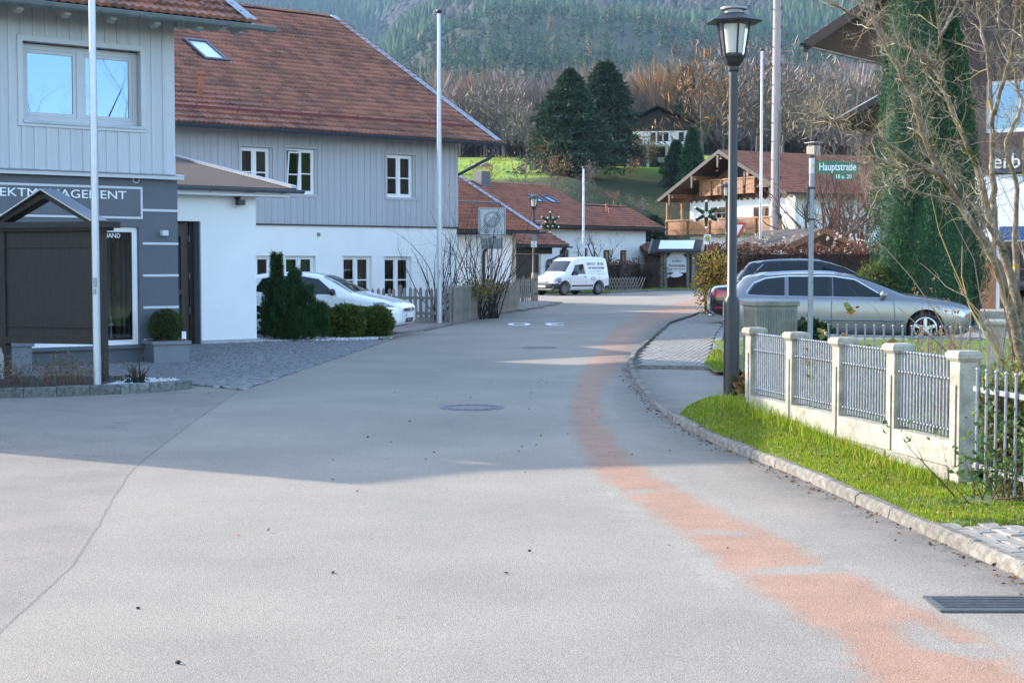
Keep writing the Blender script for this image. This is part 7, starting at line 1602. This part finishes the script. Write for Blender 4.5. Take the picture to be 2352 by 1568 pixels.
# hedges
def hedge(name, label, pl, w, h, n, size, cols, core=None, z0=0.):
    P = resample(pl, .3); t = T(name, label, 'hedge', (P[0][0], P[0][1], 0), 0); i = rng.uniform(0, len(P) - 1.001, n); k = i.astype(int); f = (i - k)[:, None]; c = P[k] * (1 - f) + P[k + 1] * f; d = P[k + 1] - P[k]; d = d / np.linalg.norm(d, axis=1, keepdims=True); nn = np.stack([d[:, 1], -d[:, 0]], 1)
    u = rng.uniform(-1, 1, n); top = rng.uniform(0, 1, n) < .45; z = np.where(top, h * rng.uniform(.9, 1.06, n), h * rng.uniform(0, 1, n)); off_ = np.where(top, u * w, np.sign(u) * w * rng.uniform(.8, 1.08, n)); z = z + .1 * np.sin(i * 1.7) * (z / h)
    Q = np.stack([c[:, 0] + nn[:, 0] * off_ - P[0][0], c[:, 1] + nn[:, 1] * off_ - P[0][1], z + z0], 1); leaf_obj('foliage', Q, size, cols, t, narrow=.65)
    mb = MB()
    for a, b in zip(P[:-1:3], list(P[3::3]) + [P[-1]]): mb.beam((a[0] - P[0][0], a[1] - P[0][1], h * .47 + z0), (b[0] - P[0][0], b[1] - P[0][1], h * .47 + z0), w * 1.7, h * .9)
    mb.build('inner_twigs', core or M('brown_hedge_core', (.035, .02, .015), .95, var=.4, vs=12), t); return t
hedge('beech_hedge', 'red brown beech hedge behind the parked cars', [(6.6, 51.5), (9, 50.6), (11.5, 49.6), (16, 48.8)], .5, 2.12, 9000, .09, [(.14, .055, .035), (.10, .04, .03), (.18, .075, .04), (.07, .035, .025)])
bush('autumn_shrub', 'yellow and orange autumn shrub at the corner by the black saloon', 'shrub', (6.35, 48.2, 1.05), (.62, .6, 1.05), 2300, .095, [(.62, .40, .04), (.55, .26, .05), (.34, .27, .04), (.66, .48, .07), (.24, .11, .05)], None, shell=.85, stems=50, lump=.15)
bush('brown_shrub', 'bare brown shrub behind the autumn one, below the yield sign', 'shrub', (7.5, 50.6, 1.3), (1.0, .8, 1.35), 1500, .08, [(.13, .06, .04), (.2, .1, .05), (.08, .04, .03)], None, shell=.9, stems=120, lump=.2)
random.seed(77); sd2 = T('seed_head_climber', 'climber with fluffy white seed heads on top of the beech hedge', 'plant', (9.6, 50.9, 1.9), 0); pts_ = []
for _ in range(95): pts_.append((random.uniform(-1.6, 4.2), random.gauss(0, .25), random.uniform(.1, .75)))
P = np.repeat(np.array(pts_), 14, 0); P += rng.normal(0, .022, P.shape); leaf_obj('seed_heads', P, .05, [(.62, .58, .5), (.7, .66, .6), (.5, .45, .36)], sd2, narrow=.6)
mb = MB(); mb.col = (.12, .07, .05)
for p in pts_: mb.tube([(p[0] + random.gauss(0, .15), p[1], -.2), p], [.008, .004], 3)
mb.build('stems', m_twig, sd2, fix=False)
hedge('far_hedge', 'brown hedge behind the white van', [(1.0, 88.5), (6.0, 90.5), (7.4, 93.5)], .5, 1.7, 3200, .12, [(.13, .07, .055), (.18, .09, .06), (.09, .05, .04)])
bush('round_brown_shrub', 'dense round bare shrub between the van and the shed', 'shrub', (8.0, 93.2, 1.0), (1.75, 1.2, 1.05), 4200, .12, [(.07, .045, .035), (.10, .06, .045), (.05, .035, .03), (.06, .06, .03)], None, shell=.8, stems=160, lump=.12, narrow=.2)
lf = T('lattice_fence', 'low crossed wooden lattice fence behind the van', 'fence', (4.8, 86.2, 0), 38)
for k in range(16):
    for s_ in (-1, 1): MB().beam((k * .22, s_ * .015, .05), (k * .22 + s_ * .45, s_ * .015, .85), .05, .02, (0, 1, 0)).build('lath', m_grey_wood, lf)
# ---- individual trees in the middle distance
tz = lambda x, y: float(terrain(x, y))
bare_tree('apple_tree', 'spreading bare apple tree before the long low house', (5.0, 92.5, .0), 4.4, 1.5, 3, 51, (.06, .05, .04), limbs=8, trunk_r=.13, fork=.32, kids=(3, 5), curl=.25, leaves=(.1, .14, [(.3, .22, .03), (.22, .17, .03)]))
bare_tree('bare_tree', 'dark bare fruit tree left of the cypress', (12.6, 60, 0), 6.2, 1.0, 3, 52, (.065, .045, .038), 'bare trees round the chalet', limbs=9, trunk_r=.16, fork=.3, kids=(3, 5))
bare_tree('bare_tree', 'reddish bare tree between the mast and the cypress', (14.2, 66, 0), 8.6, .7, 4, 53, (.12, .07, .055), 'bare trees round the chalet', limbs=14, trunk_r=.15, fork=.15, kids=(3, 5), leaves=(.02, .16, [(.3, .1, .03)]))
bare_tree('bare_tree', 'bare tree beside the dark timber house', (17.6, 76, 0), 9.2, .8, 4, 54, (.10, .065, .055), 'bare trees round the chalet', limbs=8, trunk_r=.16, fork=.2, kids=(3, 4))
bare_tree('bare_tree', 'bare tree behind the chalet roof', (22, 100, 0), 11, .8, 4, 55, (.11, .075, .06), 'bare trees round the chalet', limbs=8, trunk_r=.2, fork=.2, kids=(3, 4), lr=.4)
# the bare tree that the office window mirrors stands just outside the frame
bare_tree('bare_tree', 'bare garden tree mirrored in the upper office window', (7.7, 16.4, .2), 8.0, .9, 4, 58, (.09, .07, .05), limbs=8, trunk_r=.12, fork=.25, kids=(3, 4))
def conifer(name, label, loc, h, w, n, cols, group=None, cone=1.0, size=.5):
    t = T(name, label, 'conifer', loc, random.uniform(0, 360), group); k = rng.uniform(0, 1, n) ** .75; z = h * (.05 + .95 * k); a = rng.uniform(0, 6.28, n)
    prof = (1 - k) ** cone * (1 + .16 * np.sin(k * h * 4.2) + .2 * np.sin(a * 3 + k * 9) + .12 * np.sin(a * 7 - k * 21)); rr = w / 2 * prof * (1 - .45 * rng.uniform(0, 1, n) ** 1.6) + .05
    P = np.stack([rr * np.cos(a), rr * np.sin(a), z], 1); D = np.stack([np.cos(a), np.sin(a), np.full(n, -.25)], 1); leaf_obj('crown', P, size, cols, t, m_needle, outward=D, narrow=.34)
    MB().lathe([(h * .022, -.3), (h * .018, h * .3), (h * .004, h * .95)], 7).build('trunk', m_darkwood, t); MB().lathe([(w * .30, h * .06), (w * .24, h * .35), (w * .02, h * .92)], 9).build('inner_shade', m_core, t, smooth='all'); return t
SPR = [(.034, .065, .036), (.045, .08, .044), (.025, .048, .028), (.06, .095, .045)]
def on(x, y, dz=0): return (x, y, tz(x, y) + dz)
conifer('yew_tree', 'broad dark conifer in the middle of the meadow edge', on(6.4, 170, -.3), 11.9, 10.6, 17000, SPR, 'dark conifers on the meadow', .75, .55)
conifer('pine_tree', 'slightly lighter conifer right behind the broad dark one', on(11.0, 180, -.3), 12.6, 8.6, 9000, [(.034, .06, .036), (.045, .075, .04), (.024, .045, .028)], 'dark conifers on the meadow', .6, .6)
conifer('spruce', 'bright green young spruce right of the hill farm', on(19.2, 163, -.3), 7.3, 3.6, 5200, [(.035, .085, .04), (.05, .10, .045), (.026, .065, .034)], 'dark conifers on the meadow', .9, .42)
conifer('spruce', 'small darker spruce before the hill farm', on(18.0, 168, -.3), 5.2, 3.4, 3800, SPR, 'dark conifers on the meadow', .8, .42)
conifer('spruce', 'bluish bushy conifer on the slope above the long house roof', on(8.6, 131, -.3), 3.6, 4.4, 4200, [(.022, .05, .04), (.03, .06, .05)], 'dark conifers on the meadow', .5, .42)
conifer('spruce', 'small conifer low on the slope near the chalet', on(13.5, 146, -.5), 3.2, 3.4, 2600, SPR, 'dark conifers on the meadow', .6, .42)
for x_, y_, lab_ in ((-20, 140, 'hidden spruce added to shade the chalet, nearest of a row'), (-26.5, 147, 'hidden spruce added to shade the chalet, middle of the row'), (-33, 153, 'hidden spruce added to shade the chalet, farthest of the row')): conifer('spruce', lab_, on(x_, y_, -.3), 15, 9, 2500, SPR, 'spruces added to shade the chalet', .8, 1.)  # row added out of sight so its shade falls on the chalet gable
conifer('spruce', 'dark slender spruce rising from the bare wood', on(30, 262, -.3), 15, 6.0, 4200, SPR, 'dark conifers on the meadow', .9, .7)
def soft_tree(name, label, loc, h, w, n, cols, group, narrow=.06, size=.1, seed=1, tr=(.12, .10, .085), fork=.16):
    """bare or thinly leaved tree at a distance: limbs with a haze of fine twigs"""
    random.seed(seed); t = T(name, label, 'tree', loc, 0, group); mb = MB(); mb.col = tr; tp = []; mid = []
    mb.tube([(0, 0, -.5), (0, 0, h * fork), (random.gauss(0, .03 * h), random.gauss(0, .03 * h), h * .9)], [h * .018, h * .014, h * .003], 5)
    for k in range(16):
        a = random.uniform(0, 6.28); z = h * random.uniform(fork, .6); l = h * random.uniform(.25, .45); e = random.uniform(.5, 1.2); grow(mb, Vector((0, 0, z)), Vector((math.cos(a) * math.cos(e) * w / h * 2.2, math.sin(a) * math.cos(e) * w / h * 2.2, math.sin(e))), l, h * .006, 2, .18, .3, 5, (3, 4), 3, .6, tp)
    mb.build('trunk', m_twig, t, fix=False); T_ = np.array([tuple(p) for p in tp]); P = T_[rng.integers(0, len(T_), n)] + rng.normal(0, h * .045, (n, 3)); D = np.stack([P[:, 0], P[:, 1], np.abs(P[:, 2] - h * .3) + h * .25], 1); D /= np.linalg.norm(D, axis=1, keepdims=True)
    leaf_obj('crown', P, h * size, cols, t, m_twig, outward=D * 1.1, narrow=narrow); return t
BR = [(.21, .17, .145), (.26, .205, .17), (.17, .14, .125)]; OR = [(.32, .17, .07), (.26, .14, .07), (.2, .13, .09)]; YE = [(.42, .28, .05), (.34, .24, .07), (.25, .18, .08)]
k_ = 0
for x, y, h, w, c, lab in [(23.2, 187, 14.0, 9, OR, 'wide bare tree with rusty leaves right above the hill farm'), (27.0, 196, 15.5, 10, BR, 'tall bare tree right of the rusty one'), (32, 200, 15, 10, BR, 'bare broad tree behind the big lamp head'), (38, 215, 15, 9, BR, 'bare tree behind the thin flagpole'), (44, 225, 14, 9, BR, 'bare tree behind the tall mast'), (50, 205, 13, 9, BR, 'bare tree beyond the mast on the right'), (15.4, 178, 4.6, 2.6, YE, 'small orange leaved tree left of the hill farm wall'),
        (-1.5, 245, 12, 3.6, BR, 'slim bare birch left above the meadow'), (-8.5, 250, 12, 4.2, BR, 'slim bare birch beside the red roof edge'), (-4.6, 255, 11, 4, BR, 'pale slim tree between the two birches'), (2.2, 225, 8.5, 5, BR, 'low bare tree left of the broad dark conifer'), (60, 220, 13, 10, BR, 'bare tree behind the timber house roof')]:
    k_ += 1; soft_tree('bare_tree', lab, on(x, y, -.3), h, w, 900, c, 'bare trees on the hill', .05, .085, 100 + k_)
for x, y, h, w, c, lab in [(-2.2, 138, 4.6, 4.6, YE, 'bright yellow bush above the chimney'), (1.2, 140, 4.2, 4.5, BR, 'bare bush right of the yellow one'), (3.6, 143, 4.6, 4.2, OR, 'orange tipped bush left of the broad conifer'), (-5.5, 137, 3.6, 4, BR, 'bare bush behind the rear wing roof'), (16.2, 152, 3.2, 4.4, OR, 'reddish bare bush below the green spruce'), (6.5, 137, 3.2, 4, BR, 'low bare bush under the broad conifer'), (10.6, 140, 3.4, 4.6, [(.05, .07, .03), (.07, .08, .04)], 'dark green bush in the middle of the shaded slope'), (12.6, 152, 3.0, 4.4, BR, 'bare bush on the slope below the hill farm'), (9.6, 150, 2.6, 4.0, OR, 'rusty low bush under the pine tree'), (4.6, 132, 2.8, 4.4, BR, 'grey bare bush just above the long house ridge'), (8.0, 158, 3.0, 4.2, BR, 'bare bush at the foot of the broad dark conifer'), (13.2, 172, 2.8, 3.8, OR, 'rusty bush at the meadow edge left of the farm'), (11.6, 146, 2.6, 4.4, [(.06, .075, .035), (.09, .09, .05)], 'green brown thicket on the slope right of the pole'), (14.5, 128, 3.4, 4.6, [(.16, .16, .10), (.13, .13, .09)], 'pale wild bush beside the chalet roof'), (12.2, 122, 3.0, 4.6, [(.16, .15, .11), (.12, .12, .08)], 'wild tangled bush between long house and chalet')]:
    k_ += 1; soft_tree('bush', lab, on(x, y, -.2), h, w, 800, c, 'bushes on the slope', .12 if c is YE else .07, .07, 100 + k_, fork=.02)
# meadow fence and the red tarpaulin beside the roof
hay = T('red_trailer', 'dark red covered trailer on the meadow beyond the downpipe', 'trailer', on(-9.0, 172, 0), 12); MB().b2(-1.6, 1.6, -.8, .8, .6, 2.2).build('cover', M('wine_red_cover', (.25, .02, .06), .6), hay, bevel=.1); [MB().tube([(x, -.7, .4), (x, .7, .4)], .4, 12).build('wheel', m_tyre, hay) for x in (-1, 1)]

# ================================================================ FOREST on the mountain (a far wood that reads as one mass)
def forest():
    n = 14000; y = np.exp(rng.uniform(np.log(262), np.log(1900), n * 2)); u = rng.uniform(-.42, .42, n * 2)
    w = rng.uniform(0, 1, len(y)) < np.clip((y / 900) ** .8, .12, 1); y, u = y[w][:n], u[w][:n]; x = u * y; z = terrain(x, y)
    kind = -.16 + np.clip((y - 450) / 1000, 0, 1) * .9 + (vnoise(x, y, 210, 21) - .5) * 1.7 + (vnoise(x, y, 55, 22) - .5) * .9
    kind = kind + .22 * sstep((-x / y) / .08)
    con = (kind > .26) & (y > 300 + 480 * vnoise(x, y, 110, 41))
    # spruces: drooping boughs set round a leader
    for ci, q, nm in ((np.where(con & (y < 950))[0], 210, 'spruce_wood'), (np.where(con & (y >= 950))[0], 54, 'spruce_forest')):
        m = len(ci); h = rng.uniform(16, 27, m); r = h * rng.uniform(.15, .21, m); P0 = np.stack([x[ci], y[ci], z[ci]], 1)[:, None]; wd_ = (54 / q) ** .6
        k = np.sort(rng.uniform(0, 1, (m, q)), 1); a = rng.uniform(0, 6.28, (m, q)); out = (1 - k) ** .85 * rng.uniform(.6, 1.2, (m, q)); dr = rng.uniform(.02, .1, (m, q)); hw = (.32 * out + .12) * wd_
        ax = np.stack([np.cos(a) * out * r[:, None] * .25, np.sin(a) * out * r[:, None] * .25, (.06 + .94 * k + .05 * (1 - k)) * h[:, None]], 2)
        e1 = np.stack([np.cos(a - hw) * out * r[:, None], np.sin(a - hw) * out * r[:, None], (.06 + .90 * k - dr * out) * h[:, None]], 2); e2 = np.stack([np.cos(a + hw) * out * r[:, None], np.sin(a + hw) * out * r[:, None], (.06 + .90 * k - dr * out) * h[:, None]], 2)
        VV = (np.stack([ax, e1, e2], 2) + P0[:, :, None]).reshape(m, -1, 3); nt_ = VV.shape[1]; FF = (np.arange(nt_).reshape(-1, 3)[None] + (np.arange(m) * nt_)[:, None, None]).reshape(-1, 3)
        c = np.array([(.036, .07, .036), (.05, .085, .04), (.028, .056, .034), (.06, .095, .042)])[rng.integers(0, 4, m)] * rng.uniform(.75, 1.3, (m, 1)); lar = rng.uniform(0, 1, m) < .02; c[lar] = (.36, .19, .06)
        tag(np_mesh(nm, VV.reshape(-1, 3), FF, attr_mat('forest_needles', .9, .1), col=np.repeat(c, nt_, 0)), 'dark spruce groves among the bare trees above the meadow' if q > 100 else 'dark spruce forest covering the mountain', 'forest', kind='stuff')
        print(nm, m)
    # bare broadleaf trees: trunk and a cloud of thin upright twig fans
    for di, q, nm in ((np.where(~con & (y < 720))[0], 260, 'bare_wood'), (np.where(~con & (y >= 720))[0], 100, 'bare_forest')):
      m = len(di); sl = (100 / q) ** .5; h = rng.uniform(9, 19, m); P0 = np.stack([x[di], y[di], z[di]], 1)[:, None]
      a = rng.uniform(0, 6.28, (m, q)); e = rng.uniform(0, 1, (m, q)); rad = np.sqrt(rng.uniform(0, 1, (m, q))) * .34; zz = .10 + .72 * e * (1 - rad * 1.0)
      A = np.stack([np.cos(a) * rad * .75, np.sin(a) * rad * .75, zz], 2) * h[:, None, None]; tip = np.stack([np.cos(a) * rad * 1.25, np.sin(a) * rad * 1.25, zz + rng.uniform(.12, .26, (m, q))], 2) * h[:, None, None]
      wd = sl * rng.uniform(.008, .02, (m, q, 1)) * h[:, None, None]; b = rng.uniform(0, 6.28, (m, q)); side = np.stack([np.cos(b), np.sin(b), np.zeros((m, q))], 2) * wd
      tw = np.stack([A - side, A + side, tip], 2) + P0[:, :, None]; tr = np.array([(-.012, 0, 0), (.012, 0, 0), (0, 0, .8)])[None] * h[:, None, None] + P0; tr[..., 2] -= .5
      VV = np.concatenate([tw.reshape(m, -1, 3), tr], 1); nt_ = VV.shape[1]; FF = (np.arange(nt_).reshape(-1, 3)[None] + (np.arange(m) * nt_)[:, None, None]).reshape(-1, 3)
      c = np.array([(.19, .155, .145), (.22, .175, .155), (.165, .14, .135), (.24, .175, .135)])[rng.integers(0, 4, m)] * rng.uniform(.8, 1.25, (m, 1)); orr = rng.uniform(0, 1, m) < .10; c[orr] = (.34, .17, .07)
      tag(np_mesh(nm, VV.reshape(-1, 3), FF, attr_mat('forest_twigs', .95, .05), col=np.repeat(c, nt_, 0)), 'leafless grey and rust brown wood just above the meadow' if q > 200 else 'grey brown leafless wood on the lower mountain slope', 'forest', kind='stuff')
    # far slopes: slender single spires by the ten thousand
    m = 46000; y = np.sqrt(rng.uniform(1750 ** 2, 3590 ** 2, m)); x = rng.uniform(-.42, .42, m) * y; z = terrain(x, y); brd = (vnoise(x, y, 260, 31) + .5 * vnoise(x, y, 90, 32)) > .98
    h = rng.uniform(17, 31, m) * np.where(brd, .7, 1); r = h * rng.uniform(.17, .27, m) * np.where(brd, 1.5, 1); ang = rng.uniform(0, 6.28, (m, 1)) + np.arange(5)[None] * 1.2566; k = rng.uniform(.7, 1.3, (m, 5)); zb = np.where(brd, .45, .05)
    V = np.concatenate([np.stack([x[:, None] + np.cos(ang) * r[:, None] * k, y[:, None] + np.sin(ang) * r[:, None] * k, (z + h * zb)[:, None] + 0 * k], 2), np.stack([x, y, z + h], 1)[:, None]], 1)
    FF = (np.array([(i, (i + 1) % 5, 5) for i in range(5)])[None] + (np.arange(m) * 6)[:, None, None]).reshape(-1, 3)
    c = np.array([(.034, .07, .034), (.046, .085, .038), (.024, .052, .03), (.06, .10, .042)])[rng.integers(0, 4, m)] * rng.uniform(.75, 1.35, (m, 1)); c = np.where(brd[:, None], np.array([.075, .066, .055]) * rng.uniform(.8, 1.2, (m, 1)), c)
    tag(np_mesh('far_forest', V.reshape(-1, 3), FF, attr_mat('forest_needles', .9, .1), col=np.repeat(c, 6, 0)), 'hazy blue green forest high on the farther mountain', 'forest', kind='stuff')
forest()
# ================================================================ HAZE over the whole valley
hz = MB().b2(-4200, 4200, -950, 4750, -1.2, 1150).build('haze', None) if False else None
me = bpy.data.meshes.new('haze'); mb = MB().b2(-9000, 9000, -960, 3660, -1.5, 860); me.from_pydata(mb.v, [], mb.f); hz = link('haze', me); tag(hz, 'thin blue autumn haze filling the valley', 'haze', kind='stuff')
hm = bpy.data.materials.new('valley_haze'); hm.use_nodes = True; t_ = hm.node_tree; t_.nodes.remove(t_.nodes['Principled BSDF']); pv = t_.nodes.new('ShaderNodeVolumePrincipled')
pv.inputs['Color'].default_value = (.45, .7, 1, 1); pv.inputs['Density'].default_value = .00006; pv.inputs['Anisotropy'].default_value = .2; t_.links.new(pv.outputs[0], t_.nodes['Material Output'].inputs['Volume']); me.materials.append(hm)
